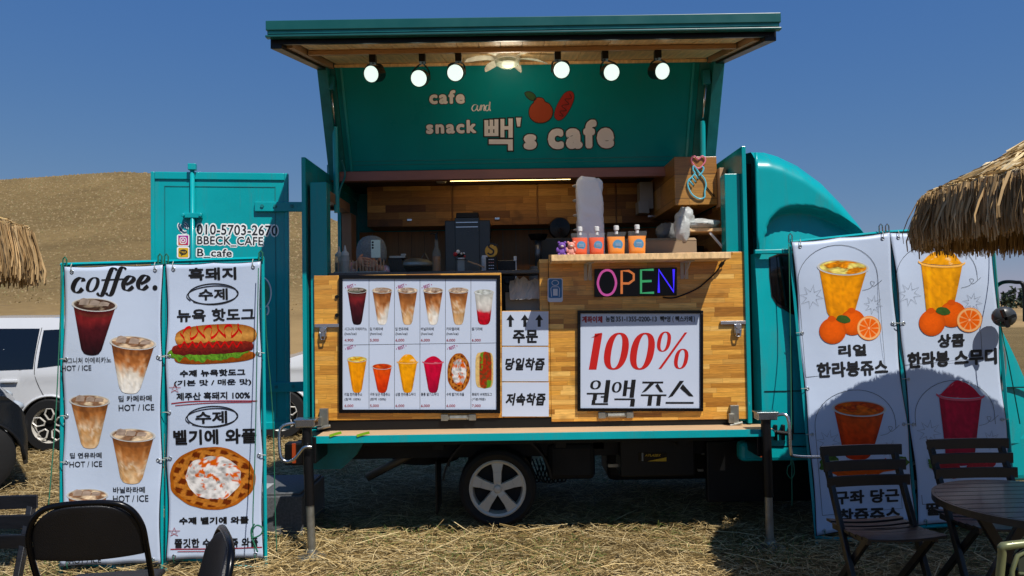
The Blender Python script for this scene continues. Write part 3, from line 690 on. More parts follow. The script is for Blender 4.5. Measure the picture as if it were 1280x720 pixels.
# awning: frame, planks, track
zu = lambda y: 3.32 + .204*(y-4.58)
b = MB()
def slab(x0, x1, y0, y1, a, c): b.hexa([(x0, y0, zu(y0)+a), (x1, y0, zu(y0)+a), (x1, y1, zu(y1)+a), (x0, y1, zu(y1)+a), (x0, y0, zu(y0)+c), (x1, y0, zu(y0)+c), (x1, y1, zu(y1)+c), (x0, y1, zu(y1)+c)])
slab(BX0, BX1, 4.51, 5.80, .055, .115)
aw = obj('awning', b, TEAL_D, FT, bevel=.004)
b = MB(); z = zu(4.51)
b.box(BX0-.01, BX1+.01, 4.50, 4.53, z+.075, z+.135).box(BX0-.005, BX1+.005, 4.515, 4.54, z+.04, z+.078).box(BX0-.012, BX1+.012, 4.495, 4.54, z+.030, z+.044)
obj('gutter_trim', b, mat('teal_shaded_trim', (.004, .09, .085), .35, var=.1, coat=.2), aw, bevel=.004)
b = MB(); slab(BX0+.05, BX1-.05, 4.555, 4.60, -.004, .05); obj('front_beam', b, BLACKM, aw, bevel=.003)
for x0, x1 in ((BX0, BX0+.07), (BX1-.07, BX1)):
    b = MB(); slab(x0, x1, 4.56, 5.86, -.03, .052); obj('side_beam', b, BLACKM, aw, bevel=.003)
    b = MB(); xx = x0+.07 if x0 < 0 else x0-.04; slab(xx, xx+.04, 4.66, 5.76, -.012, .04); obj('side_trim', b, PINE_D, aw, bevel=.002)
nP = 20; wdt = (BX1-BX0-.26)/nP
for row, (y0, y1) in enumerate(((4.605, 5.00), (5.003, 5.77))):
    pb = MB(); X = wdt-.004
    dz = .204*(y1-y0)
    pb.hexa([(0, 0, .0), (X, 0, .0), (X, y1-y0, dz), (0, y1-y0, dz), (0, 0, .015), (X, 0, .015), (X, y1-y0, dz+.015), (0, y1-y0, dz+.015)])
    k0 = None
    for k in range(nP):
        loc = (BX0+.13+k*wdt-.1, y0-6.2, zu(y0)+.02+random.uniform(0, .003))
        if k0 is None: k0 = obj('plank', pb, PINE, aw, local=True, bevel=.003, seg=1); k0.location = loc
        else: inst('plank', k0.data, aw, loc)
b = MB(); slab(BX0+.12, BX1-.12, 4.975, 5.025, -.012, .018); obj('lamp_track', b, PINE_D, aw, bevel=.002)
b = MB(); slab(BX0+.12, BX1-.12, 5.72, 5.77, -.006, .018); obj('rear_trim', b, PINE, aw, bevel=.002)
# gas struts
for x in (-1.395, 1.545):
    s = obj('lift_strut', MB().tube([wing(x, .38, -.06), wing(x, .0, -.06)+Vector((0, -.12, -.34))], .022, 12), TEAL, FT)
    obj('rod', MB().tube([wing(x, .66, -.06), wing(x, .36, -.06)], .011, 10), CHROME, s, smooth=True)
    obj('clevis', MB().box(x-.03, x+.03, wing(x, .7, -.06).y-.02, wing(x, .7, -.06).y+.03, wing(x, .7, 0).z-.06, wing(x, .7, 0).z+.05), TEAL_D, s, bevel=.004)
    obj('hose', MB().tube(spl([tuple(wing(x+.03, .12, -.09)), tuple(wing(x+.05, 0, -.1)), (x+.03, 5.9, 2.62), (x+.0, 5.95, 2.5)], 6), .008, 6), TEAL_D, s, smooth=True)
# lettering on the raised panel
def olet(name, s, rect, m, om, oa, bold=.05, pl=pan, par=wp, shear=0, lay=.002, **k):
    obj(name+'_outline', put(MB(), s, pl, rect, bold=bold, ob=oa, shear=shear, lay=lay, **k), om, par, norm=False)
    return obj(name, put(MB(), s, pl, rect, bold=bold, shear=shear, lay=lay+.0012, **k), m, par, norm=False)
olet('lettering', 'cafe', (536.5, 112.5, 581, 130), LETTER, INKB, .045, bold=.05, rot=-1, sp=1.22)
olet('lettering', 'snack', (532.5, 150, 595.5, 167), LETTER, INKB, .045, bold=.05, rot=-1, sp=1.22)
def script_and():
    mb = MB(); w = pen(1.6, .7)
    for pts in ([(596, 131), (592.5, 131), (590, 135), (591.5, 138.5), (595, 137), (597, 131.5), (596.5, 136), (598, 138.5), (600, 136)],
                [(600, 136), (601.5, 131), (601, 138), (602.5, 133), (605, 131), (605.5, 134), (605, 138), (607, 137.5)],
                [(611, 131.5), (608, 132), (606.8, 136), (608.5, 138.5), (611, 136), (612.5, 127), (611.8, 135), (613, 138.5)]):
        line(mb, pan, spl(pts, 5), 1, lay=.003, wf=w)
    obj('script_lettering', mb, LETTER, wp, norm=False)
script_and()
# the big syllable, drawn in blocks
blocks = [(605.5, 150, 610.5, 170), (612, 149.5, 616.5, 170), (618, 149, 623, 170), (605.5, 157.5, 623, 161.5), (605.5, 166, 623, 170), (625.5, 148.5, 630.5, 171.5), (630, 157.5, 636, 162), (635.5, 148, 641, 172), (611, 174, 641, 180), (635, 174, 641, 188)]
for nm, e, m_, la in (('syllable_outline', 1.6, INKB, .002), ('syllable', 0, LETTER, .0035)):
    mb = MB()
    for k, (a, b0, c, d) in enumerate(blocks): poly(mb, pan, [(a-e, d+e), (c+e, d+e), (c+e, b0-e), (a-e, b0-e)], lay=la+k*.00006)
    obj(nm, mb, m_, wp, norm=False)
for nm, e, m_, la in (('apostrophe_outline', 1.4, INKB, .002), ('apostrophe', 0, LETTER, .0035)):
    mb = MB(); poly(mb, pan, [(646.5-e, 158+e), (650+e, 158+e), (651.5+e, 147-e), (645-e, 147-e)], lay=la); obj(nm, mb, m_, wp, norm=False)
olet('lettering', 's', (654.5, 167.5, 671, 187), LETTER, INKB, .045, bold=.075, rot=-1)
olet('lettering', 'cafe', (684.5, 149.5, 767.5, 186), LETTER, INKB, .035, bold=.06, rot=-1, sp=1.24)
# pear-shaped orange and the sausage
def blob(nm, pts, m_, la=.0035, par=wp, pl=pan, out=1.0):
    P = spl(pts, 6, closed=True); cx = sum(p[0] for p in P)/len(P); cy = sum(p[1] for p in P)/len(P)
    mb = MB(); n = len(P); mb.add([pl.px(cx, cy, la)] + [pl.px(*p, la) for p in P], [(0, 1+(i+1) % n, 1+i) for i in range(n)]); o = obj(nm, mb, m_, par, norm=False)
    if out: obj(nm+'_outline', line(MB(), pl, P, out, lay=la+.0005, closed=True), INKB, par, norm=False)
    return o
DORANGE = mat('dull_orange_vinyl', '#a83e1a', .5); DRED = mat('dull_red_vinyl', '#a81f18', .5); DGREEN = mat('dull_green_vinyl', '#2a5526', .5)
blob('orange_emblem', [(668, 124), (673, 121.5), (679, 123), (681.5, 127), (687, 130), (691, 138), (689, 147), (681, 153), (670, 153), (662.5, 147), (661, 138), (664, 131), (667, 128)], DORANGE)
blob('leaf_emblem', [(670, 124), (665, 125.5), (659, 122), (656, 116), (662, 114.5), (668, 118)], DGREEN, la=.004)
blob('sausage_emblem', [(693, 146), (694, 137), (699, 126), (705, 117), (712, 113.5), (717, 117), (717, 125), (712, 137), (705, 147), (698, 150.5)], DRED, out=.6)
obj('sausage_squiggle', line(MB(), pan, spl([(699, 144), (704, 145), (700, 139), (708, 138), (702, 132), (711, 130), (706, 124), (714, 123), (712, 117)], 5), 1.2, lay=.0042), mat('dark_red_ink', '#5a0e10', .5), wp, norm=False)

# --- rear door, swung open, facing us
DA, DB = (-2.836, 5.81), (-1.80, 5.97)
door = Plane.through((DA[0], DA[1], 1), (DB[0], DB[1], 1), (DA[0], DA[1], 2))
dx = Vector((DB[0]-DA[0], DB[1]-DA[1], 0)).normalized(); dn = door.n
def dpt(s, z, d): p = Vector((DA[0], DA[1], z)) + dx*s + dn*d; return p
DW = math.hypot(DB[0]-DA[0], DB[1]-DA[1])
def dbox(s0, s1, z0, z1, d0, d1): return [dpt(s0, z0, d1), dpt(s1, z0, d1), dpt(s1, z0, d0), dpt(s0, z0, d0), dpt(s0, z1, d1), dpt(s1, z1, d1), dpt(s1, z1, d0), dpt(s0, z1, d0)]
rd = obj('rear_door', MB().hexa(dbox(0, DW, .71, 2.77, -.04, 0)), TEAL, FT, bevel=.006)
b = MB()
for s0, s1, z0, z1 in ((.0, .03, .71, 2.77), (DW-.03, DW, .71, 2.77), (.03, DW-.03, 2.71, 2.77), (.03, DW-.03, .71, .77)): b.hexa(dbox(s0, s1, z0, z1, .0005, .014))
obj('door_rim', b, TEAL, rd, bevel=.006)
b = MB()
for s0, s1, z0, z1 in ((.10, .106, .8, 2.66), (DW-.106, DW-.10, .8, 2.66), (.10, DW-.1, 2.654, 2.66)): b.hexa(dbox(s0, s1, z0, z1, .0005, .004))
obj('door_bead', b, TEAL_D, rd)
b = MB().tube([dpt(.318, .74, .03), dpt(.318, 2.82, .03)], .017, 12); ob = obj('lock_bar', b, TEAL, rd, smooth=True)
b = MB()
for z in (2.42, 1.5, .95): b.hexa(dbox(.25, .39, z-.02, z+.02, .002, .05)); b.tube([dpt(.255, z, .05), dpt(.255, z, .075)], .014, 8); b.tube([dpt(.385, z, .05), dpt(.385, z, .075)], .014, 8)
b.hexa(dbox(.29, .35, 2.78, 2.83, .01, .06)); obj('bar_bracket', b, TEAL, rd, bevel=.004, kind='stuff')
for z in (2.50, 1.05):
    b = MB().hexa(dbox(DW-.26, DW+.14, z-.045, z+.035, .004, .03)); h_ = obj('hinge_arm', b, TEAL, rd, bevel=.006)
    b = MB().hexa(dbox(DW+.14, DW+.36, z-.03, z+.02, -.03, .02)).tube([dpt(DW+.14, z-.08, .02), dpt(DW+.14, z+.07, .02)], .016, 10); obj('hinge_pin', b, BLACKM, h_)
    b = MB()
    for s in (-.2, -.1, 0): b.lathe([(.012, 0), (.012, .012), (.006, .016)], (0, 0, 0), 'y', 8)
    b = MB()
    for s in (-.2, -.1, .03): b.tube([dpt(DW+s, z, .03), dpt(DW+s, z, .04)], .014, 8)
    obj('hinge_bolt', b, TEAL_D, h_)
INKC = mat('charcoal_vinyl', '#26292c', .45); WV = mat('white_vinyl', '#f2f6f6', .45)
for s, r in (('010-5703-2670', (246, 281, 347, 294)), ('BBECK_CAFE', (246.5, 295.5, 329, 308)), ('B_cafe', (246.5, 311, 290, 322.5))):
    olet('door_lettering', s, r, INKC, WV, .10, bold=.02, sp=1.05, pl=door, par=rd, rot=1.0, lay=.0012)
def rrect(x0, y0, x1, y1, r, k=4):
    o = []
    for cx, cy, a in ((x1-r, y0+r, -90), (x1-r, y1-r, 0), (x0+r, y1-r, 90), (x0+r, y0+r, 180)):
        for i in range(k+1): t = R(a+90*i/k); o.append((cx+r*math.cos(t), cy+r*math.sin(t)))
    return o
def fill(nm, pl, pts, m_, par, lay): return obj(nm, poly(MB(), pl, pts, lay), m_, par, norm=False)
for k, (c, yy) in enumerate((('#b03a6c', 300.5), ('#e2b51e', 315.8))):
    fill('icon_border', door, rrect(221.3, yy-7.6, 237, yy+7.4, 2.6), WV, rd, .003)
    if k == 0:
        s = PR(door, .004); s.grid(lambda a, b: (223+12.4*a, yy-6+12*b), lambda a, b, u, v: mixc(mixc(H('#a83a98'), H('#c23060'), b), H('#e0883c'), max(0, b-a)*.8), 8, 8); s.done('icon_square', rd)
        for q in (rrect(225.3, yy-3.8, 233, yy+3.8, 2),): obj('icon_ring', line(MB(), door, q, 1.0, lay=.005, closed=True), WV, rd, norm=False)
        obj('icon_ring', line(MB(), door, ell(229.1, yy, 1.9, 1.9, n=16), 1.0, lay=.005, closed=True), WV, rd, norm=False)
    else:
        fill('icon_square', door, rrect(223, yy-6, 235.6, yy+6, 1.5), mat('yellow_vinyl', '#dcae18', .45), rd, .004)
        fill('speech_bubble', door, ell(229.3, yy-.6, 5, 3.4, n=20), INKC, rd, .005)
        fill('speech_tail', door, [(226.5, yy+1.5), (226.8, yy+4.6), (229.5, yy+2)], INKC, rd, .0052)
        text('speech_lettering', 'TALK', door, (225.6, yy-1.8, 233, yy+.8), mat('yellow_vinyl', '#dcae18'), rd, bold=.02, lay=.0062)
for w_, m_, la in ((4.6, WV, .003), (2.3, mat('slate_blue_vinyl', '#3f5c78', .45), .0045)):
    mb = MB(); line(mb, door, spl([(225, 279.5), (223.8, 282.5), (226, 287), (230, 290.5), (233.5, 290.2)], 5), w_, lay=la); line(mb, door, ell(229, 284, 3, 3, -70, 20, 8), w_*.6, lay=la+.0002); line(mb, door, ell(229, 284, 5.6, 5.6, -75, 25, 10), w_*.6, lay=la+.0004)
    obj('phone_icon', mb, m_, rd, norm=False)
obj('round_logo', line(MB(), door, ell(326, 366, 13, 20, n=40), 1.6, lay=.003, closed=True), WV, rd, norm=False)
fill('logo_fill', door, ell(326, 366, 11, 17.5, n=36), mat('sage_green_vinyl', '#3c8a6c', .45), rd, .0025)
obj('logo_bracket', line(MB(), door, ell(332, 387.5, 4, 6.5, -70, 70, 12), 1.8, lay=.003), WV, rd, norm=False)

# --- cab with wind deflector
CY = 5.33; CW = 1.62
def cy_(x, z): # near side surface
    y = CY + max(0, z-1.15)**1.5*.10 + max(0, .6-z)*.1 + max(0, x-3.35)**2*.35
    return y
def side_skin(mb, xs, zlo, zhi, yf, nz=14, back=False):
    P = [[(x, yf(x, zlo(x)+(zhi(x)-zlo(x))*j/(nz-1)), zlo(x)+(zhi(x)-zlo(x))*j/(nz-1)) for j in range(nz)] for x in xs]; mb.grid(P, flip=back); return P
def ztop(x): 
    return 2.02 - max(0, x-2.75)**2*.35 - (max(0, x-3.3)*1.55 if x > 3.3 else 0)
WX, WR = 2.95, .38
def zlow(x):
    d = abs(x-WX); return .62 if d >= WR+.02 else max(.62, .30+math.sqrt((WR+.02)**2-d*d))
cxs = sorted(set(list(np.linspace(1.78, 3.86, 30)) + list(np.linspace(WX-.4, WX+.4, 18))))
def ztf(x): return max(ztop(x), 1.02 if x < 3.87 else 1.0)
b = MB(); P = side_skin(b, cxs, zlow, ztf, cy_); far = [[(p[0], 2*(CY+CW/2)-p[1], p[2]) for p in r] for r in P]; b.grid(far, flip=True)
b.grid([[r[-1], (r[-1][0], CY+CW/2, r[-1][2]+.04), f[-1]] for r, f in zip(P, far)])
b.grid([P[-1], far[-1]]); b.grid([P[0], far[0]])
cab = obj('cab', b, TEAL, FT, smooth='auto')
# front bumper corner, lower body
obj('front_bumper', MB().box(3.45, 3.93, CY+.03, CY+CW-.03, .34, .70), TEAL, FT, bevel=.05, seg=3)
obj('side_sill', MB().box(1.62, 2.52, CY+.0, CY+.12, .52, .66), TEAL, FT, bevel=.03)
GL = glassmat('dark_car_glass', '#0a0a10', 1.0, .06)
def cpoly(nm, pts, m_, par, off=.006, px=False):
    mb = MB(); n = len(pts)
    cx = sum(p[0] for p in pts)/n; cz = sum(p[1] for p in pts)/n
    mb.add([(cx, cy_(cx, cz)-off, cz)] + [(x, cy_(x, z)-off, z) for x, z in pts], [(0, 1+i, 1+(i+1) % n) for i in range(n)]); return obj(nm, mb, m_, par, norm=False)
def pxz(u, v, Y=CY): p = at(u, v, Y); return (p.x, p.z)
wpts = [pxz(*p) for p in [(967, 322), (966.5, 345), (968, 368), (974, 378), (990, 388), (1010, 394), (1030, 394), (1060, 394), (1060, 350), (1060, 318), (1030, 317), (1000, 317), (980, 317)]]
cpoly('window_surround', [(x+(x-2.1)*.04, z+(z-1.9)*.08) for x, z in wpts], BLACK, cab, .004); cpoly('side_window', wpts, GL, cab, .009)
wpts = [(2.62, 1.55), (2.62, 2.0), (3.0, 1.96), (3.2, 1.78), (3.42, 1.5), (3.42, 1.4), (2.7, 1.42)]
cpoly('side_window', wpts, GL, cab, .008)
# windscreen side and seams
b = MB()
for x in (2.0, 3.3): b.box(x-.004, x+.004, CY-.004, CY+.02, .72, 1.42)
b.box(2.0, 3.3, CY-.004, CY+.02, .715, .722); b.box(1.8, 3.8, CY-.005, CY+.02, 1.02, 1.026)
obj('door_seam', b, BLACK, cab)
p = at(972, 541, CY); b = MB().tube(spl([(p.x-.13, CY-.0, p.z+.03), (p.x-.08, CY-.05, p.z+.02), (p.x+.08, CY-.05, p.z-.0)], 4), .016, 8)
for k in range(3): b.box(p.x-.03+k*.055, p.x-.01+k*.055, CY-.03, CY, p.z-.05, p.z+.06)
obj('fuel_grille', b, BLACK, cab, bevel=.003)
b = MB().tube(spl([(3.48, CY+.03, 1.72), (3.49, CY-.06, 1.775), (3.52, CY-.16, 1.775), (3.55, CY-.2, 1.74), (3.55, CY-.2, 1.5)], 6), .013, 10)
mr_ = obj('wing_mirror', b, BLACK, cab, smooth=True)
p = at(1255, 396, CY-.2); obj('mirror_housing', MB().ball((p.x, CY-.2, p.z), (.085, .05, .072)), mat('grey_mirror_shell', '#3a3d40', .35), mr_, smooth=True)
obj('mirror_bracket', MB().bar((p.x-.1, CY-.27, p.z-.03), (p.x+.03, CY-.27, p.z+.01), .02, .02).bar((p.x-.06, CY-.27, p.z+.05), (p.x-.02, CY-.27, p.z-.07), .02, .02), BLACK, mr_)
obj('headlamp', MB().ball((3.80, CY+.10, .95), (.10, .07, .09)), glassmat('lamp_glass', '#b8c0c4', 1.0, .1), cab, smooth=True)
obj('door_frame_trim', MB().tube(spl([(3.33, CY-.006, .74), (3.5, CY-.004, 1.02), (3.53, CY+.01, 1.3), (3.42, CY+.03, 1.52)], 6), .012, 8), mat('grey_trim', '#6a6c6c', .5), cab, smooth=True)
# deflector
def dz(x): # top outline against x, from pixels
    pts = [(940, 188.5), (958, 189), (975, 194), (1000, 206), (1030, 228), (1055, 252), (1075, 274), (1092, 298), (1096, 306)]
    q = [(at(u, v, 5.42).x, at(u, v, 5.42).z) for u, v in pts]
    if x <= q[0][0]: return q[0][1]
    for (a, za), (c, zc) in zip(q, q[1:]):
        if a <= x <= c: return za+(zc-za)*(x-a)/(c-a)
    return q[-1][1]
dxs = np.linspace(at(945, 300, 5.4).x, at(1095, 300, 5.42).x, 60); zb = at(1000, 311, 5.36).z
sc_c = at(1090, 306, 5.36); 
def scoop(x, z):
    # concave side bay with a crisp upper lip: an arch starting at x=960px rising and running forward
    q0, q1 = at(957, 312, 5.36), at(1096, 312, 5.36); t = (x-q0.x)/(q1.x-q0.x)
    if t <= 0 or t >= 1: return 0
    lip = q0.z + (at(1000, 258, 5.36).z-q0.z)*(math.sin(math.pi*min(1, t**.55))**.62 if t < .36 else 1 - .78*((t-.36)/.64)**1.6)
    d = lip - z
    return .13*min(1, max(0, d/.035))**.7*(1-.35*min(1, max(0, d)/.3)) if d > 0 else 0
b = MB(); nz = 44; P = []
for x in dxs:
    T = dz(x); row = []
    for j in range(nz):
        z = zb+(T-zb)*j/(nz-1); e = max(0, (z-(T-.16))/.16); y = 5.34 + .13*e*e + max(0, x-2.3)*.12 + scoop(x, z); row.append((x, y, z))
    P.append(row)
b.grid(P); far = [[(p[0], 2*(CY+CW/2)-p[1], p[2]) for p in r] for r in P]; b.grid(far, flip=True)
b.grid([[r[-1], (r[-1][0], r[-1][1]+.25, r[-1][2]+.03), (f[-1][0], f[-1][1]-.25, f[-1][2]+.03), f[-1]] for r, f in zip(P, far)])
b.grid([P[-1], far[-1]])
obj('wind_deflector', b, TEAL, FT, smooth=True, norm=True)
obj('deflector_rim', MB().tube([(dxs[0], 5.35, z) for z in np.linspace(zb, dz(dxs[0])-.03, 8)], .012, 8), TEAL, FT, smooth=True)
obj('gap_shade_block', MB().box(1.705, 1.80, 5.5, YB, .8, 2.70), BLACK, FT)  # black block put in for the shade between box and cab
obj('deflector_flange', MB().box(1.76, 2.66, 5.335, 5.37, zb-.035, zb-.002), TEAL, FT, bevel=.006)

# --- wheels, chassis and the things slung beneath
def wheel(x, y, zc, Rt, rim, par, w=.17, cover=True):
    tl = [(rim, -.02), (rim+.012, -.035), (Rt-.035, -.045), (Rt-.008, -.03), (Rt, 0), (Rt, w-.03), (Rt-.02, w), (rim, w)]
    wh = obj('wheel', MB().lathe(tl, (x, y, zc), 'y', 48, cap=False), RUBBER, par, smooth='auto')
    SIL = mat('silver_wheel_paint', '#ccc8be', .38, metal=.15, var=.06)
    b = MB().lathe([(rim+.004, -.03), (rim-.006, -.036), (rim-.022, -.026), (rim-.03, .03), (rim-.03, .10)], (x, y, zc), 'y', 48, cap=False)
    rm = obj('rim', b, SIL, wh, smooth='auto')
    obj('brake_disc', MB().lathe([(0, .045), (rim-.03, .045), (rim-.03, .09)], (x, y, zc), 'y', 32, cap=False), DARK, wh)
    for k in range(5):
        a = R(90+72*k) ; c, s = math.cos(a), math.sin(a); 
        def q(r, t, d): return (x + r*c - t*s, y + d, zc + r*s + t*c)
        b = MB(); W = [(.02, .026, -.034), (.06, .027, -.04), (rim*.6, .031, -.034), (rim-.012, .046, -.026)]
        for i in range(3):
            (r0, t0, d0), (r1, t1, d1) = W[i], W[i+1]
            b.hexa([q(r0, -t0, d0), q(r1, -t1, d1), q(r1, -t1-.004, d1+.03), q(r0, -t0-.004, d0+.03), q(r0, t0, d0), q(r1, t1, d1), q(r1, t1+.004, d1+.03), q(r0, t0+.004, d0+.03)])
        obj('spoke', b, SIL, rm, bevel=.003)
    obj('hub_cap', MB().lathe([(0, -.052), (.02, -.05), (.03, -.044), (.034, -.02)], (x, y, zc), 'y', 24, cap=False), mat('silver_wheel_paint', '#a9a49a'), rm, smooth=True)
    return wh
RW = at(622, 606.5, 5.60); wheel(RW.x, 5.60, .30, .292, .21, FT)
wheel(RW.x, 6.75, .30, .292, .21, FT)
wheel(WX, CY+.04, .31, .31, .21, FT)
b = MB().box(-1.7, 3.6, 5.75, 5.86, .50, .64).box(-1.7, 3.6, 6.55, 6.66, .50, .64)
for x in (-1.3, -.6, .3, 1.2): b.box(x, x+.08, 5.45, 6.95, .62, .72)
b.box(-1.4, 1.6, 5.42, 5.47, .66, .75)
b.box(RW.x-.05, RW.x+.05, 5.8, 6.7, .25, .36)
obj('chassis', b, DARK, FT, bevel=.004)
b = MB().lathe([(.40, -.18), (.415, -.18), (.415, .3), (.40, .3)], (RW.x, 5.72, .32), 'y', 24, cap=False, a0=R(8), a1=R(172)); obj('mudguard', b, BLACK, FT, smooth='auto')
obj('mud_flap', MB().box(RW.x-.47, RW.x-.455, 5.62, 5.95, .10, .5), BLACK, FT, bevel=.004)
p0, p1 = at(459, 597, 5.9), at(530, 560, 5.9); obj('exhaust_pipe', MB().tube([p0, p1, at(560, 552, 6.0)], .032, 12), mat('dull_exhaust', '#6b6458', .5, metal=.6, var=.3), FT, smooth=True)
obj('spare_wheel', MB().lathe([(.12, 0), (.28, .01), (.29, .09), (.28, .16), (.12, .17)], (-.75, 6.3, .38), 'z', 32), RUBBER, FT, smooth='auto')
obj('tail_corner', MB().prism([(p[0], 5.40, p[1]) for p in [(-1.50, .75), (-1.06, .75), (-1.15, .60), (-1.26, .50), (-1.48, .50)]], (0, .05, 0)), TEAL_D, FT, bevel=.006)
obj('tail_lamp_rail', MB().box(-1.66, -1.49, 5.36, 5.46, .54, .70), BLACK, FT, bevel=.01)
obj('side_reflector', MB().box(-1.60, -1.575, 5.345, 5.359, .56, .70), mat('amber_red_lens', '#a8441c', .3), FT)
obj('side_reflector', MB().box(1.75, 1.80, 5.30, 5.33, .56, .72), mat('amber_red_lens', '#a8441c', .3), FT)
obj('light_blocking_guard', MB().box(.9, 2.5, 6.9, 6.96, .18, .70), BLACK, FT, bevel=.01)  # guards, boxes and tank added to block light under the truck
obj('light_blocking_guard', MB().box(-1.0, .2, 6.98, 7.04, .34, .70), BLACK, FT, bevel=.01)
obj('light_blocking_box', MB().box(.75, 2.4, 6.0, 6.5, .24, .60), DARK, FT, bevel=.05)
obj('light_blocking_panel', MB().box(1.45, 2.55, 5.62, 5.68, .16, .62), BLACK, FT, bevel=.01)
obj('light_blocking_tank', MB().box(.25, .62, 5.72, 6.1, .32, .60), DARK, FT, bevel=.04)
bat = obj('battery_box', MB().box(.80, 1.36, 5.62, 5.9, .36, .64), BLACK, FT, bevel=.01)
bp_ = Plane((0, 5.618, 0), (0, -1, 0))
fill('battery_label', bp_, [(798, 577), (833, 577), (833, 565.5), (798, 565.5)], BLACKG, bat, .002)
YEL = mat('yellow_label_ink', '#c8a018', .5)
text('battery_lettering', 'ATLASBX', bp_, (806, 567.5, 826, 570.5), YEL, bat, shear=.25, bold=.02, lay=.004)
fill('label_stripe', bp_, [(809, 576.5), (833, 576.5), (833, 571.5)], YEL, bat, .003); fill('label_mark', bp_, [(802, 576), (804, 576), (804, 566), (802, 566)], mat('grey_label_ink', '#8a8a8a'), bat, .003)
b = MB()
for u, v, w_, h_ in ((748, 556, 14, 10), (879, 567, 4, 3), (876, 588, 7, 3), (771, 582, 22, 4), (733, 575, 2, 20)):
    p = at(u, v, 5.75); b.box(p.x-w_*.003, p.x+w_*.003, 5.75, 5.78, p.z-h_*.003, p.z+h_*.003)
obj('underbody_fitting', b, STEEL, FT)
b = MB()
for k in range(9): x = .05+k*.03; b.tube(spl([(x, 5.9, .45), (x+.05, 5.8, .33+.02*math.sin(k)), (x+.1, 5.85, .28), (x+.15, 5.9, .4)], 4), .006, 5)
obj('underbody_cable', b, BLACK, FT)
# stabiliser jacks
def jack(ut, vt, Y, ub, side):
    t = at(ut, vt, Y); g = at(ub, 690, Y-.02); g.z = .02
    J = obj('support_jack', MB().tube([t, t.lerp(g, .62)], .033, 16), BLACKM, FT, smooth='auto')
    obj('inner_tube', MB().tube([t.lerp(g, .60), g], .027, 16), STEEL, J, smooth='auto')
    b = MB().lathe([(0, .0), (.10, .0), (.10, .008), (.045, .02), (.036, .05), (0, .06)], (g.x, g.y, .0), 'z', 20); obj('foot_plate', b, STEEL, J, smooth='auto')
    obj('jack_head', MB().box(t.x-.065, t.x+.065, t.y-.05, t.y+.05, t.z, t.z+.05).box(t.x-.075, t.x+.075, t.y-.055, t.y+.055, t.z+.045, t.z+.055), CHROME, J, bevel=.006)
    s = side; pts = [(t.x+.06*s, t.y-.03, t.z+.03), (t.x+.13*s, t.y-.06, t.z+.02), (t.x+.14*s, t.y-.07, t.z-.20), (t.x+.17*s, t.y-.07, t.z-.24), (t.x+.36*s, t.y-.07, t.z-.25)] if s > 0 else [(t.x-.06, t.y-.03, t.z+.03), (t.x-.16, t.y-.05, t.z+.0), (t.x-.16, t.y-.07, t.z-.17), (t.x-.12, t.y-.07, t.z-.22), (t.x-.06, t.y-.07, t.z-.20), (t.x-.0, t.y-.07, t.z-.13), (t.x+.05, t.y-.06, t.z-.13)]
    obj('crank', MB().tube(spl(pts, 5), .011, 8), CHROME, J, smooth=True)
    obj('jack_bracket', MB().box(t.x-.05, t.x+.05, t.y+.04, 5.40, t.z-.26, t.z-.08), BLACKM, J, bevel=.006)
jack(383.5, 533, 5.04, 390, -1); jack(957, 524, 5.08, 963, 1)

# ------------------------------------------------------------------ signs on the counter
def frame_board(T, pl, u0, v0, u1, v1, bw, depth=.028, m=BLACKG, sheet=WHITEP):
    """a board with a raised black frame; corner pixels on the wall plane"""
    def P(u, v, d): return pl.px(u, v, d)
    for a, b0, c, d in ((u0, v0, u1, v0+bw), (u0, v1-bw, u1, v1), (u0, v0+bw, u0+bw, v1-bw), (u1-bw, v0+bw, u1, v1-bw)):
        q = [(a, d), (c, d), (c, b0), (a, b0)]
        mb = MB().hexa([P(*q[0], depth), P(*q[1], depth), P(*q[1], .001), P(*q[0], .001), P(*q[3], depth), P(*q[2], depth), P(*q[2], .001), P(*q[3], .001)])
        obj('frame_bar', mb, m, T, bevel=.003)
    q = [(u0+bw, v1-bw), (u1-bw, v1-bw), (u1-bw, v0+bw), (u0+bw, v0+bw)]
    mb = MB().hexa([P(*q[0], .016), P(*q[1], .016), P(*q[1], .002), P(*q[0], .002), P(*q[3], .016), P(*q[2], .016), P(*q[2], .002), P(*q[3], .002)])
    return obj('sheet', mb, sheet, T)
wall = Plane((0, YF, 0), (0, -1, 0))
E_ = lambda u, v: at(u, v, YF)
# the menu board
T = thing('menu_board', 'black framed drinks menu board with twelve pictures on the wood counter front', 'menu board', E_(525, 514))
# its corners run a little out of square with the picture: build it in its own plane
frame_board(T, wall, 424.5, 344, 625.5, 516, 4.6)
mp_ = Plane((0, YF-.016, 0), (0, -1, 0))
lines = MB()
cw = (620.5-429.5)/6; x0c = 429.5
for k in range(1, 6): line(lines, mp_, [(x0c+k*cw, 349), (x0c+k*cw, 511)], .5, lay=.0010)
line(lines, mp_, [(429.5, 431.2), (620.5, 428.6)], .5, lay=.0010)
obj('grid_line', lines, INKG, T, norm=False, kind='stuff')
row1 = [('americano', '시그니처 아메리카노', '(hot/ice)', '4,900', 1), ('latte', '딥 카페라떼', '(hot/ice)', '5,000', 0), ('caramel', '딥 연유라떼', '(hot/ice)', '6,000', 1), ('latte', '바닐라라떼', '(hot/ice)', '6,000', 1), ('caramel', '카라멜라떼', '(hot/ice)', '6,000', 0), ('milk', '딸기라떼', '', '6,000', 0)]
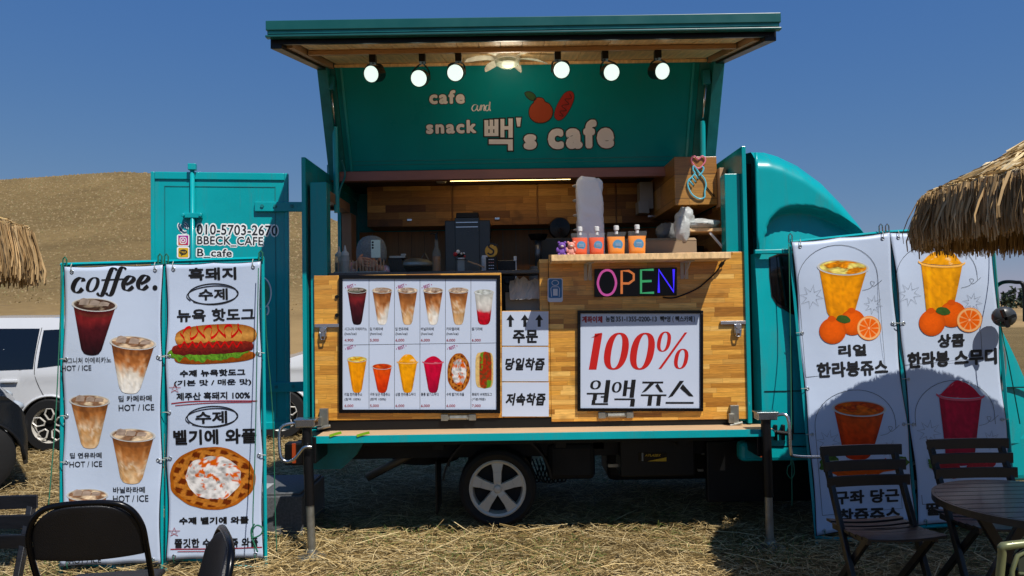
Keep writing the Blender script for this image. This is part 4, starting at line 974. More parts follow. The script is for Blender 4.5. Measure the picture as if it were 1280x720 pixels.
row2 = [('orange', '리얼 한라봉쥬스', '(원액 100%)', '6,000', 1), ('carrot', '구좌 당근 착즙쥬스', '(원액 100%)', '5,000', 0), ('mango', '상콤 한라봉스무디', '', '6,000', 1), ('berry', '통통 딸기스무디', '', '6,000', 0), ('waffle', '수제 벨기에 와플', '', '6,000', 1), ('dog', '흑돼지 수제핫도그', '(기본/매운)', '7,000', 0)]
for r_, (row, vt, vb, tv, s1, s2, s3) in enumerate(((row1, 363, 407, 408, 411.2, 417.5, 425.5), (row2, 449, 492, 0, 493.0, 499.2, 507.5))):
    for k, (kd, t1, t2, pr, best) in enumerate(row):
        cx = x0c + cw*(k+.5) + (0.5 if k else 1); sl = -(k-2.5)*.5
        o_ = (k+.5)*cw + x0c
        if kd == 'waffle': waffle_pic(mp_, cx, 465.5, 14.3, 24, T, .0012, q=.55)
        elif kd == 'dog':
            s = PR(mp_, .0012); sd = 3
            def fx(a, b, cx=cx): t = 2*a-1; e = (1-abs(2*b-1)**4)**.25; return (cx+1+(t*10.6-(1.2 if t < 0 else 0))*(e*.9+.1), 439.5+b*46)
            def fcx(a, b, u, v):
                n = vn(u*.6, v*.5, 3); k_ = .6+.8*n
                c = H('#d9b878') if a < .24 or a > .93 else (H('#5f8c2a') if (a < .42 and b < .5 and n > .45) or (a > .6 and b > .78) else (H('#a8321c') if vn(u*.5+9, v*.4, 2) > .45 else H('#6e4420')))
                return tuple(min(1, x*k_) for x in c)
            s.grid(fx, fcx, 16, 30); s.done('hotdog_picture', T)
        else:
            big = kd in ('mango', 'berry')
            cup(mp_, cx, vt + (9 if kd == 'carrot' else (2.4 if kd == 'milk' else (3 if big else 0))) , vb-1.0, 26 if kd != 'milk' else 25, 12 if kd != 'milk' else 16, kd, T, q=.55, mound=(11 if kd == 'mango' else 8.5) if big else 0, name='drink_picture',
                fill_top=H('#e8d878') if kd == 'orange' else (H('#d4451c') if kd == 'carrot' else (H('#b4b8b0') if kd == 'milk' else (H('#3a2420') if kd == 'americano' else None))),
                ice=H('#e0a030') if kd == 'orange' else (H('#e05a28') if kd == 'carrot' else (H('#d4d8d4') if kd == 'milk' else (H('#6a6a5c') if kd == 'americano' else (.8, .62, .44)))))
        lx = o_ - cw*.46
        mb = MB(); put(mb, t1, mp_, (lx, s1-2.1, lx+len(t1.replace(' ', ''))*3.0+1, s1+1.9), bold=.004)
        if t2: put(mb, t2, mp_, (lx, s2-2, lx+(15 if r_ == 0 else 20 if '원' in t2 else 17), s2+2), bold=.004)
        obj('caption', mb, INKB, T, norm=False)
        text('price', pr, mp_, (lx, s3-2, lx+11, s3+1.8), mat('dark_red_print', '#9c1420', .45), T, bold=.008)
        if best:
            b0 = vt-5.5 if r_ == 0 else (434 if k != 2 else 434)
            text('best_mark', '• BEST •', mp_, (lx+.5, b0-1.8, lx+14, b0+2.2), mat('magenta_ink', '#a8186a', .45), T, bold=.008, rot=-18, res=2)
# price board 100%
T = thing('juice_price_board', 'black framed white board reading 100% in big red figures', 'sign board', E_(799, 512))
frame_board(T, wall, 721.5, 388, 878, 513.5, 3.8)
JP = Plane((0, YF-.016, 0), (0, -1, 0))
mb = MB(); put(mb, '계좌이체', JP, (727.5, 395, 753, 403.5), bold=.05); obj('red_lettering', mb, mat('dark_red_print', '#9c1420'), T, norm=False)
for s, r in (('농협', (757, 395, 768, 402.5)), ('351-1355-0200-13', (769.5, 395.6, 821, 402)), ('빽*영', (825, 395, 838, 402.5)), ('(', (840.5, 395, 842, 403)), ('빽스카페', (844, 395, 865.5, 402.5)), (')', (867, 395, 868.6, 403))): obj('black_lettering', put(MB(), s, JP, r, bold=.03), INKB, T, norm=False)
def didone0(mb, pl, cx, cy, a, b, thick, thin, sk, lay=.0014, n=44):
    O, I = [], []
    for i in range(n):
        t = 2*math.pi*i/n; c, s = math.cos(t), math.sin(t); g = lambda v, p: math.copysign(abs(v)**p, v)
        x, y = a*g(c, .85), b*g(s, .85); xi, yi = (a-thick)*g(c, .9), (b-thin)*g(s, .9)
        O.append(pl.px(cx+x-sk*y, cy+y, lay)); I.append(pl.px(cx+xi-sk*yi, cy+yi, lay))
    mb.add(O+I, [(i, (i+1) % n, n+(i+1) % n, n+i) for i in range(n)])
SK = .17
mb = MB()
poly(mb, JP, [(736.0, 462), (745.5, 462), (753.0, 417), (743.5, 417)]); poly(mb, JP, [(739, 422), (743.5, 421.5), (744, 417), (752.5, 416), (752.5, 417.2)], lay=.0016)
for cx in (770.5, 803): didone0(mb, JP, cx, 439, 14.8, 23.2, 8.6, 2.0, SK)
didone0(mb, JP, 830, 427, 8.4, 12.6, 4.6, 1.3, SK); didone0(mb, JP, 851.5, 448.5, 8.6, 12.6, 4.8, 1.3, SK)
poly(mb, JP, [(823, 461), (826.5, 461), (859, 415.5), (855.8, 415.5)], lay=.0018)
obj('red_figures', mb, INKR, T, norm=False)
# the two words beneath, brushed in thick and thin strokes
mb = MB(); W = pen(7.0, 1.5)
def st(pts, w=None, k=6, cl=False): line(mb, JP, spl(pts, k, cl), 1, lay=.0014+.00003*len(mb.f) % .0006, closed=cl, wf=w or W)
def hb(x0, y, x1, w=1.8, sl=0): poly(mb, JP, [(x0, y+w/2), (x1, y+w/2-sl), (x1, y-w/2-sl), (x0, y-w/2)], lay=.0017)
def vb(x0, y0, y1, w=6.2, sk=.12): poly(mb, JP, [(x0-sk*(y1-y0), y1), (x0-sk*(y1-y0)+w, y1), (x0+w, y0), (x0, y0)], lay=.0019)
didone0(mb, JP, 744.5, 481, 6.6, 5.6, 3.4, 1.3, SK); hb(733.5, 492, 757, 2); vb(741.5, 493, 500, 5); hb(751, 496, 758, 1.8); vb(757.5, 475, 503, 5.6); hb(740, 505, 760, 2.2); vb(740, 500, 506, 4.4)
didone0(mb, JP, 771, 484, 6.0, 6.6, 3.2, 1.3, SK); vb(780.5, 475.5, 495, 4.6); hb(784, 485, 791, 2); vb(789.5, 474.5, 497, 5.4); hb(768, 499, 793, 2); vb(788.5, 499, 508, 5.4)
hb(803, 478, 829, 2.2); poly(mb, JP, [(802, 491), (807.5, 489), (819, 478), (813, 478)], lay=.0021); poly(mb, JP, [(819, 482), (825, 490), (829, 490), (822, 479)], lay=.0023); hb(801, 494, 833, 2); vb(810.5, 495, 507, 5); vb(821.5, 495, 507, 5)
poly(mb, JP, [(835, 497), (841, 495), (855, 476), (849.5, 476)], lay=.0021); poly(mb, JP, [(850, 485), (861, 495), (867, 495.5), (853.5, 480)], lay=.0023); hb(832, 503.5, 867, 2.3)
obj('word_lettering', mb, INKB, T, norm=False)
# three order signs
SGP = Plane((0, YF-.004, 0), (0, -1, 0))
for nm, s, r, box_, lb in (('order_sign', '주문', (641, 412.2, 672.5, 429), (627.5, 389.3, 685.5, 432), 'small white sign with three black arrows pointing up at the hatch'),
                      ('order_sign', '당일착즙', (631.5, 447.2, 681, 463), (627.5, 433.6, 685.5, 476.5), 'middle plain white sign with one line of slanted Korean lettering below the arrows'),
                      ('order_sign', '저속착즙', (632, 491.2, 682, 507), (627.5, 478, 686, 520.5), 'lowest plain white sign with one line of slanted Korean lettering above the hinge')):
    T = thing(nm, lb, 'sign', E_((box_[0]+box_[2])/2, box_[3]), group='white order signs between the boards')
    q = [(box_[0], box_[3]), (box_[2], box_[3]), (box_[2], box_[1]), (box_[0], box_[1])]
    mb = MB().hexa([wall.px(*q[0], .004), wall.px(*q[1], .004), wall.px(*q[1], .0006), wall.px(*q[0], .0006), wall.px(*q[3], .004), wall.px(*q[2], .004), wall.px(*q[2], .0006), wall.px(*q[3], .0006)])
    obj('sheet', mb, WHITEP, T)
    text('lettering', s, SGP, r, INKB, T, bold=.042, shear=0 if s == '주문' else .2)
    if s == '주문':
        for x in (638, 656, 674):
            mb = MB(); poly(mb, SGP, [(x-1.9, 408.5), (x+1.9, 408.5), (x+1.9, 399), (x-1.9, 399)]); poly(mb, SGP, [(x-5, 400), (x+5, 400), (x, 393)], lay=.0016); obj('arrow', mb, INKB, T, norm=False)
# blue payment sticker
T = thing('blue_sticker', 'small blue sticker with a white outline figure beside the hatch', 'sticker', E_(694.5, 378))
o = poly(MB(), wall, rrect(684.5, 347.5, 703.5, 377.5, 2.5), .001); obj('sticker_edge', o, WHITEP, T, norm=False)
fill('sticker_face', wall, rrect(685.7, 348.8, 702.3, 372.5, 2), mat('blue_vinyl', '#1c6aa8', .4), T, .002)
mb = MB(); line(mb, wall, ell(694, 353.6, 4.2, 3.2, n=16), .8, lay=.003, closed=True); line(mb, wall, [(689.5, 371), (688.5, 361), (690, 358.5), (698, 358.5), (699.5, 361), (699, 371)], .8, lay=.003); poly(mb, wall, [(691.3, 369.5), (697, 369.5), (697, 361), (691.3, 361)], lay=.003)
obj('sticker_figure', mb, WHITEP, T, norm=False)
# OPEN sign: black board with four coloured light tubes
T = thing('open_sign', 'black light-up OPEN sign with four differently coloured letters under the shelf', 'neon sign', E_(793, 372))
q = [(742.5, 371.5), (845, 369.5), (845, 334.5), (742.5, 336.5)]
mb = MB().hexa([wall.px(*q[0], .03), wall.px(*q[1], .03), wall.px(*q[1], .012), wall.px(*q[0], .012), wall.px(*q[3], .03), wall.px(*q[2], .03), wall.px(*q[2], .012), wall.px(*q[3], .012)])
obj('backing_board', mb, BLACKG, T, bevel=.003)
def neon(nm, pts, col, e, r=.0085, pl=wall, closed=False, par=T, d=.042, k=6, smooth=True):
    P = spl(pts, k, closed) if smooth else pts
    return obj(nm, MB().tube([pl.px(u, v, d) for u, v in P], r, 8, closed=closed), mat('neon_'+col.strip('#'), col, .3, emit=col, es=e), par, smooth=True)
neon('letter_tube', [(758, 338), (765, 341.5), (769, 353.5), (765.5, 365), (758, 369), (750.5, 365.5), (746.5, 354), (750.5, 342)], '#d25aa8', .55, closed=True)
neon('letter_tube', [(776, 367.5), (776, 339), (785, 339), (791, 343), (791, 350), (785, 354.5), (777, 354.5)], '#e0834a', .55, k=3, smooth=False)
for i, s in enumerate(([(815.5, 337.5), (800, 338), (800, 366.5), (816, 366)], [(800.5, 352), (813, 351.5)])): neon('letter_tube', s, '#46b878', .5, smooth=False)
neon('letter_tube', [(822, 366), (822, 337.5), (840.5, 365), (840.5, 337)], '#3a2ae8', 1.3, smooth=False)
# its cable
T2 = obj('sign_cable', MB().tube([wall.px(u, v, d) for u, v, d in spl([(828, 371.5, .02), (840, 372.5, .015), (855, 368, .015), (872, 360, .015), (884, 350, .02), (893, 341, .03), (900, 331, .04), (907, 322, .05)], 5)], .006, 6), BLACK, smooth=True)
tag(T2, 'thin black cable drooping right from the light-up sign to the shelf end', 'cable')
obj('cable_connector', MB().tube([wall.px(898, 334, .036), wall.px(902, 328, .042)], .013, 8), BLACK, T2)

# ------------------------------------------------------------------ shelf over the hatch and what stands on it
zs = at(800, 318.5, 5.05).z
T = thing('counter_shelf', 'wooden shelf on two white brackets above the light-up sign', 'shelf', (.9, 5.2, zs))
S0, S1, SYF = at(690, 325, 5.05).x, at(912, 320, 5.05).x, 5.05
obj('shelf_board', MB().box(S0, S1, SYF, YF+.25, zs-.022, zs), PINE_D, T, bevel=.002)
obj('edge_strip', MB().box(S0-.005, S1+.005, SYF-.014, SYF-.001, zs-.034, zs+.008), PINE, T, bevel=.002)
for k in range(2): obj('shelf_ply', MB().box(S0+.002, S1-.002, SYF+.002, YF-.002, zs-.032-.006*k, zs-.026-.006*k), PINE, T)
for u in (733, 855):
    x = at(u, 330, 5.25).x; b = MB().box(x-.012, x+.012, YF-.008, YF-.001, zs-.16, zs-.035).box(x+.02, x+.044, YF-.008, YF-.001, zs-.16, zs-.035).box(x-.01, x+.04, SYF+.05, YF-.01, zs-.046, zs-.04).bar((x+.015, YF-.01, zs-.15), (x+.015, SYF+.08, zs-.048), .01, .01); obj('bracket', b, mat('white_bracket', '#b8b4ac', .4), T, bevel=.002)
JO = mat('orange_juice', '#ff9408', .35, coat=.2, var=.08, emit=None); JR = mat('carrot_juice', '#f45a10', .35, coat=.2, var=.08)
CLR = glassmat('clear_film', '#dfe4e4', .06, .08); CAPW = mat('white_cap', '#e4e4e2', .35)
def pouch(u, h, w, jm, name_lb):
    p = at(u, 319, 5.12); x, y, z = p.x, 5.12, zs
    T = thing('juice_pouch', name_lb, 'juice pouch', (x, y, z), group='juice pouches on the counter shelf')
    def sec(zz): t = zz/h; d = .032*max(0, 1-t)**.6*(.4+.6*min(1, t*8)); ww = w*(.86+.14*t) if t < .9 else w; return ww/2, d+.002
    def skin(a, b_, nz, m, nm, off=0):
        P = []
        for i in range(nz):
            zz = a+(b_-a)*i/(nz-1); hw, d = sec(zz); row = []
            for k in range(20):
                t = 2*math.pi*k/20; xx = (hw+off)*math.copysign(abs(math.cos(t))**.7, math.cos(t)); yy = (d+off)*math.sin(t); xx += .012*max(0, (zz/h-.5))*math.sin(zz*60+u) ; row.append((xx, yy, zz))
            P.append(row+[row[0]])
        return obj(nm, MB().grid(P), m, T, local=True, smooth=True)
    skin(.004, h*.80, 9, jm, 'juice'); skin(.002, h, 12, CLR, 'pouch_film', .0015)
    obj('spout', MB().lathe([(.012, h-.015), (.012, h+.012), (.018, h+.013), (.018, h+.04), (.014, h+.044), (0, h+.044)], (w*.02, 0, 0), 'z', 16), CAPW, T, local=True, smooth='auto')
    b = MB(); n = 20; cz = h*.46; rr = w*.27; yb_ = -sec(cz)[1]-.0035
    b.add([(0, yb_-.001, cz)] + [(rr*math.cos(2*math.pi*k/n)+.008, yb_+.001, cz+rr*math.sin(2*math.pi*k/n)) for k in range(n)], [(0, 1+k, 1+(k+1) % n) for k in range(n)])
    s = obj('round_label', b, mat('sky_blue_label', '#5a9ac0', .4), T, local=True)
    b = MB()
    for q in (-.5, 0, .5): b.box(-rr*.5+.008, rr*.55+.008, yb_-.0028, yb_-.002, cz+q*rr*.5-.0015, cz+q*rr*.5+.0015)
    obj('label_print', b, WHITEP, s, local=True)
pouch(725, .162, .11, JR, 'left red-orange carrot juice pouch, right behind the little pink bear')
pouch(746, .162, .11, JR, 'right red-orange juice pouch, alone between the carrot and yellow-orange pouches')
pouch(770.5, .166, .128, JO, 'left yellow-orange juice pouch on the shelf, at the end of the cardboard box')
pouch(796.5, .17, .128, JO, 'right-hand yellow-orange juice pouch, in front of the middle of the cardboard')
def bear(u, col, lb):
    p = at(u, 319, 5.10); T = thing('toy_bear', lb, 'soft toy', (p.x, 5.10, zs)); m = mat('plush_'+col.strip('#'), col, .9, var=.25, scale=60, bump=.4, bscale=200)
    obj('bear_body', MB().ball((0, 0, .03), (.026, .022, .03)), m, T, local=True, smooth=True); h = obj('bear_head', MB().ball((.004, -.002, .075), (.026, .023, .024)), m, T, local=True, smooth=True)
    for s in (-1, 1):
        obj('ear', MB().ball((.004+s*.021, 0, .096), .0095, 10, 6), m, h, local=True, smooth=True); obj('arm', MB().ball((s*.028, -.006, .045), (.010, .010, .018), 10, 6), m, T, local=True, smooth=True); obj('leg', MB().ball((s*.02, -.024, .011), (.011, .016, .011), 10, 6), m, T, local=True, smooth=True)
    obj('muzzle', MB().ball((.004, -.022, .069), (.011, .008, .008), 10, 6), mat('plush_cream', '#d8c8b8', .9), h, local=True, smooth=True)
bear(702, '#7a52a8', 'tiny purple toy bear sitting at the left end of the counter shelf'); bear(713.5, '#e09a8a', 'tiny pink toy bear sitting beside the purple one on the shelf')
# white bag round a tall stack of cups
p = at(737, 319, 5.28); T = thing('bagged_cup_stack', 'tall stack wrapped in a crinkled white plastic bag behind the pouches', 'wrapped cups', (p.x, 5.45, 1.75))
b = MB(); P = []; hb_ = at(735, 223, 5.45).z-1.75; x_ = at(737, 290, 5.45).x-p.x
for i in range(60):
    t = i/59; row = []
    for k in range(40):
        a = 2*math.pi*k/40; rx = (.096 - .005*t)*(1+.05*(vn(3+math.cos(a)*2.2+t*3, 5+math.sin(a)*2.2+t*11, 3)-.5)*2); g = lambda v: math.copysign(abs(v)**.45, v)
        cr_ = 1+.075*(abs(math.sin(a*4+t*17+5*vn(t*5+2, a+3, 2)))-.5)+.04*abs(math.sin(a*9-t*31))
        if t > .95: rx *= 1-.25*((t-.95)/.05)**2
        row.append((x_+.012*(1-t)+rx*cr_*g(math.cos(a)), rx*cr_*.85*g(math.sin(a)), hb_*t+.01*math.sin(a*2)*(t > .9)))
    P.append(row+[row[0]])
b.grid(P); n0 = len(b.v); b.add([(x_, 0, hb_-.004)] + P[-1][:-1], [(0, 1+k, 1+(k+1) % 40) for k in range(40)])
obj('plastic_wrap', b, mat('white_crinkled_film', '#ffffff', .3, var=.06, scale=8, bump=.5, bscale=22, coat=.3), T, local=True, smooth=True)
for k in range(6): obj('cup_rim', MB().lathe([(.082, 0), (.088, .005), (.082, .01)], (x_-.03, .06, .25+.11*k), 'z', 20), CAPW, T, local=True, smooth=True)
# cardboard box
p0, p1 = at(762, 318, 5.42), at(871, 317, 5.42); T = thing('cardboard_box', 'plain brown cardboard box lying behind the yellow juice pouches', 'box', ((p0.x+p1.x)/2, 5.5, zs))
CB = mat('cardboard', '#9a8468', .8, var=.08, scale=10); w2 = (p1.x-p0.x)/2
obj('box_side', MB().box(-w2, w2, -.08, .08, 0, .125), CB, T, local=True, bevel=.003); obj('box_flap', MB().hexa([(-w2, -.082, .126), (w2, -.082, .126), (w2, -.03, .126), (-w2, -.03, .126), (-w2, -.082, .129), (w2, -.082, .129), (w2, -.03, .150), (-w2, -.03, .150)]), CB, T, local=True)
zs2 = zs
# counter things, left of the hatch: worktop surface z
ZW = 1.927
BOT = glassmat('squeeze_bottle', '#c4c8c8', .5, .25)
def squeeze(u, Y, lb, dark):
    p = at(u, 340, Y); T = thing('squeeze_bottle', lb, 'sauce bottle', (p.x, Y, ZW), group='sauce bottles on the worktop')
    obj('bottle_body', MB().lathe([(0, 0), (.030, .001), (.033, .006), (.033, .12), (.030, .135), (.027, .14)], (0, 0, 0), 'z', 24), BOT, T, local=True, smooth='auto')
    obj('sauce', MB().lathe([(0, .003), (.029, .004), (.029, dark), (0, dark)], (0, 0, 0), 'z', 20), mat('brown_sauce' if dark > .06 else 'white_sauce', '#4a2c24' if dark > .06 else '#c8bca8', .4), T, local=True)
    obj('nozzle_cap', MB().lathe([(.030, .135), (.031, .150), (.018, .165), (.012, .170), (.006, .205), (.003, .212), (0, .213)], (0, 0, 0), 'z', 20), mat('frosted_cap', '#c2c6c6', .35), T, local=True, smooth='auto')
squeeze(424, 5.62, 'larger clear squeeze bottle half full of brown sauce by the teal post', .085); squeeze(431.5, 5.52, 'small pale squeeze bottle just right of the brown sauce one', .05)
# glass guard and skewers
T = thing('glass_guard', 'low clear glass guard standing along the left of the worktop', 'glass guard', (-.8, YF+.06, ZW)); GG = glassmat('guard_glass', '#586058', .07, .03, .1)
x0, x1 = at(409, 340, YF+.06).x, at(607, 340, YF+.06).x
for a, c in ((x0, -.74), (-.735, x1)): obj('glass_pane', MB().box(a, c, YF+.055, YF+.061, ZW, ZW+.085), GG, T, bevel=.001)
obj('glass_pane', MB().box(x0, x0+.006, YF+.062, YF+.32, ZW, ZW+.085), GG, T)
T = thing('skewer_holder', 'row of upright wooden sticks in a low tray in front of the person', 'stick holder', (at(460, 338, 5.5).x, 5.5, ZW))
xs_ = [423, 428, 437, 441.5, 445.5, 450, 454.5, 459, 462.5, 467.5, 471.5, 476, 480]; c0 = at(460, 338, 5.5).x
obj('tray', MB().box(at(418, 338, 5.5).x-c0, at(484, 338, 5.5).x-c0, -.03, .03, .0, .012), STEEL, T, local=True, bevel=.002)
sk = None
for k, u in enumerate(xs_):
    if sk is None: sk = obj('wooden_stick', MB().box(-.0045, .0045, -.002, .002, .012, .095), mat('pale_stick', '#c09a78', .6), T, local=True); sk.location.x = at(u, 338, 5.5).x-c0
    else: inst('wooden_stick', sk.data, T, (at(u, 338, 5.5).x-c0, .012*((k*7) % 3-1), random.uniform(0, .004)), (0, random.uniform(-.04, .04), 0))
# person with a phone behind the counter
PX = at(463, 320, 5.85).x; PY = 5.85
PT = thing('person', 'person in a grey knitted beanie holding up a pale phone, pink checked sleeves', 'person', (PX, PY+.15, .81))
def skinned(name, chain, m, parent, sub=2, smooth=True):
    """one continuous body grown along connected joints; chain = list of (point, radius, parent index)"""
    me = bpy.data.meshes.new(name); vs = [Vector(c[0]) for c in chain]; M = WM[parent.name].inverted(); vs = [M @ v for v in vs]
    me.from_pydata(vs, [(c[2], i) for i, c in enumerate(chain) if c[2] is not None], []); o = bpy.data.objects.new(name, me); COL.objects.link(o); o.parent = parent; WM[o.name] = WM[parent.name]
    s = o.modifiers.new('skin', 'SKIN'); s.use_smooth_shade = True
    for i, c in enumerate(chain):
        r = c[1] if isinstance(c[1], tuple) else (c[1], c[1]); me.skin_vertices[0].data[i].radius = r; me.skin_vertices[0].data[i].use_root = (i == 0)
    m2 = o.modifiers.new('sub', 'SUBSURF'); m2.levels = m2.render_levels = sub; me.materials.append(m); return o
SKIN = mat('skin', '#dc9c78', .5, var=.08)
hx, hy = PX, PY+.06
SHz = 1.93
# torso, hips and legs are one body; arms rise bent at the elbow towards the phone
elL, elR = (hx-.17, PY-.12, 1.93), (hx+.19, PY-.10, 1.91); wrL, wrR = (hx-.04, PY-.21, 2.02), (hx+.09, PY-.21, 1.985)
body = skinned('body', [((hx, hy+.05, 1.25), (.15, .11), None), ((hx, hy+.05, 1.52), (.16, .11), 0), ((hx, hy+.04, 1.80), (.14, .10), 1), ((hx, hy+.02, 1.92), (.055, .055), 2), ((hx, hy, 1.98), (.05, .05), 3), ((hx, hy-.01, 2.06), (.078, .09), 4), ((hx, hy-.01, 2.13), (.075, .085), 5),
    ((hx-.15, hy+.02, 1.80), .055, 2), (elL, .043, 7), (wrL, .028, 8), ((hx+.16, hy+.02, 1.80), .055, 2), (elR, .043, 10), (wrR, .028, 11),
    ((hx-.09, hy+.05, 1.15), .085, 0), ((hx-.10, hy+.03, .95), .06, 13), ((hx+.09, hy+.05, 1.15), .085, 0), ((hx+.10, hy+.03, .95), .06, 15)], SKIN, PT)
CHK, nt, b = nodes('pink_check_cloth'); tc = N(nt, 'ShaderNodeTexCoord'); ck = N(nt, 'ShaderNodeTexChecker', Scale=95.0); nt.links.new(tc.outputs['Object'], ck.inputs['Vector']); ck.inputs['Color1'].default_value = (*lin('#d88894'), 1); ck.inputs['Color2'].default_value = (*lin('#ece0e0'), 1); nt.links.new(ck.outputs[0], b.inputs['Base Color']); b.inputs['Roughness'].default_value = .9
skinned('shirt', [((hx, hy+.05, 1.22), (.17, .13), None), ((hx, hy+.05, 1.52), (.18, .13), 0), ((hx, hy+.04, 1.82), (.165, .12), 1), ((hx-.17, hy+.02, 1.82), .07, 2), ((elL[0], elL[1], elL[2]), .062, 3), ((hx-.085, PY-.19, 1.995), .05, 4), ((hx+.18, hy+.02, 1.82), .07, 2), (elR, .062, 6), ((hx+.12, PY-.19, 1.965), .052, 7), ((hx, hy+.03, 1.90), (.07, .07), 2)], CHK, PT)
obj('beanie', MB().lathe([(.112, -.085), (.118, -.06), (.120, -.02), (.116, .03), (.100, .075), (.070, .105), (.035, .118), (0, .121)], (hx, hy-.01, 2.125), 'z', 32), mat('grey_knit', '#8a9296', .95, var=.35, scale=90, bump=.8, bscale=180), PT, smooth=True)
# hands: palm and five fingers each, curled round the phone
def hand(w, side, tgt):
    pts = [(w, .026, None)]; w = Vector(w); t = Vector(tgt); d = (t-w).normalized(); s = Vector((0, 0, 1)).cross(d).normalized() if False else Vector((0, 0, 1))
    pts.append((w+d*.045, (.036, .018), 0)); 
    for k, (off, ln) in enumerate(((.030, .052), (.011, .062), (-.009, .058), (-.028, .045))):
        a = w+d*.055+s*off; pts += [(a, .011, 1), (a+d*ln*.5+Vector((0, -.016, 0)), .0095, len(pts)), (a+d*ln*.85+Vector((0, -.004, 0)), .0082, len(pts)+1)]
    a = w+d*.025+s*.03; pts += [(a, .012, 1), (a+d*.03+s*.028+Vector((0, .004, 0)), .0095, len(pts))]
    return skinned('hand', pts, SKIN, body, sub=1)
hand((hx-.062, PY-.225, 2.035), -1, (hx+.04, PY-.245, 2.005)); hand((hx+.10, PY-.225, 1.99), 1, (hx+.0, PY-.25, 2.02))
hp = skinned('finger', [((hx+.115, PY-.235, 2.02), .012, None), ((hx+.118, PY-.255, 2.05), .010, 0), ((hx+.112, PY-.26, 2.075), .0085, 1)], SKIN, body, sub=1)
pp = at(469.5, 310, PY-.27)
ph = obj('phone', MB().box(pp.x-.036, pp.x+.036, PY-.268, PY-.259, pp.z-.075, pp.z+.062), mat('pale_mint_glass', '#d4ecde', .2, coat=.6), bevel=.004, seg=3)
tag(ph, 'pale mint phone with three camera lenses held up by the person', 'phone')
for k in range(3): obj('camera_lens', MB().lathe([(0, -.003), (.007, -.003), (.008, 0), (.008, .002)], (pp.x-.022, PY-.268, pp.z+.044-.021*k), 'y', 14), BLACKG, ph)

# ------------------------------------------------------------------ kitchen behind the counter
# griddle / waffle iron with domed steel lid
p = at(513, 330, 5.75); T = thing('waffle_iron', 'dark round waffle iron with a domed steel lid, right of the person', 'waffle iron', (p.x, 5.75, ZW))
obj('housing', MB().hexa([(-.14, -.10, 0), (-.02, -.10, 0), (-.02, .12, 0), (-.14, .12, 0), (-.16, -.10, .12), (-.055, -.10, .12), (-.055, .12, .12), (-.16, .12, .12)]), BLACK, T, local=True, bevel=.004)
obj('lid', MB().lathe([(.13, .055), (.135, .065), (.13, .085), (.09, .11), (.04, .12), (0, .122)], (.045, 0, 0), 'z', 32), STEEL, T, local=True, smooth='auto')
obj('lower_plate', MB().lathe([(0, .0), (.10, 0), (.12, .02), (.13, .052), (0, .054)], (.045, 0, 0), 'z', 32), BLACKM, T, local=True, smooth='auto')
obj('hinge_block', MB().box(-.155, -.03, -.06, .06, .121, .14).box(-.07, -.03, -.03, .03, .14, .158), STEEL, T, local=True, bevel=.003)
obj('wire_stand', MB().tube([(.07, .1, .12), (.10, .1, .17), (.13, .1, .12)], .003, 5), STEEL, T, local=True)
# syrup bottle with pump
p = at(546, 338, 5.5); T = thing('syrup_bottle', 'clear glass syrup bottle half full of amber syrup with a black pourer', 'syrup bottle', (p.x, 5.5, ZW)); LEN = 1
obj('glass', MB().lathe([(0, 0), (.030, .001), (.032, .01), (.032, .135), (.028, .155), (.014, .18), (.012, .235), (.014, .24)], (0, 0, 0), 'z', 24), glassmat('bottle_glass', '#a8b0a8', .2, .04), T, local=True, smooth='auto')
obj('syrup', MB().lathe([(0, .004), (.028, .005), (.028, .115), (0, .116)], (0, 0, 0), 'z', 20), mat('amber_syrup', '#a8681c', .2), T, local=True, smooth='auto')
obj('pourer', MB().lathe([(.013, .24), (.009, .27), (.007, .285), (0, .286)], (0, 0, 0), 'z', 14).tube([(0, 0, .28), (-.03, 0, .29), (-.045, 0, .283)], .006, 6).tube([(0, 0, .28), (.012, 0, .295)], .007, 6), BLACK, T, local=True)
# tall dark coffee machine
p = at(584, 335, 6.5); x0, x1 = at(556, 300, 6.4).x, at(613, 300, 6.4).x
T = thing('coffee_machine', 'tall dark blue-black coffee machine standing against the back wall', 'coffee machine', ((x0+x1)/2, 6.55, 1.752)); NAVY = mat('navy_black_casing', '#1e262e', .3, var=.06, coat=.2); hw = (x1-x0)/2
ht = at(584, 275, 6.4).z-1.752
obj('casing', MB().box(-hw, hw, -.14, .2, 0, ht), NAVY, T, local=True, bevel=.008); obj('front_panel', MB().box(-hw*.55, hw*.52, -.155, -.141, .0, ht+.02), mat('navy_front', '#161d24', .25, coat=.3), T, local=True, bevel=.004)
obj('hopper', MB().box(-hw*.5, hw*.48, -.12, .12, ht+.021, ht+.07), BLACK, T, local=True, bevel=.006)
for k in range(2): obj('chrome_strip', MB().box(-hw*.5, hw*.46, -.162, -.156, ht-.025-.04*k, ht-.018-.04*k), CHROME, T, local=True)
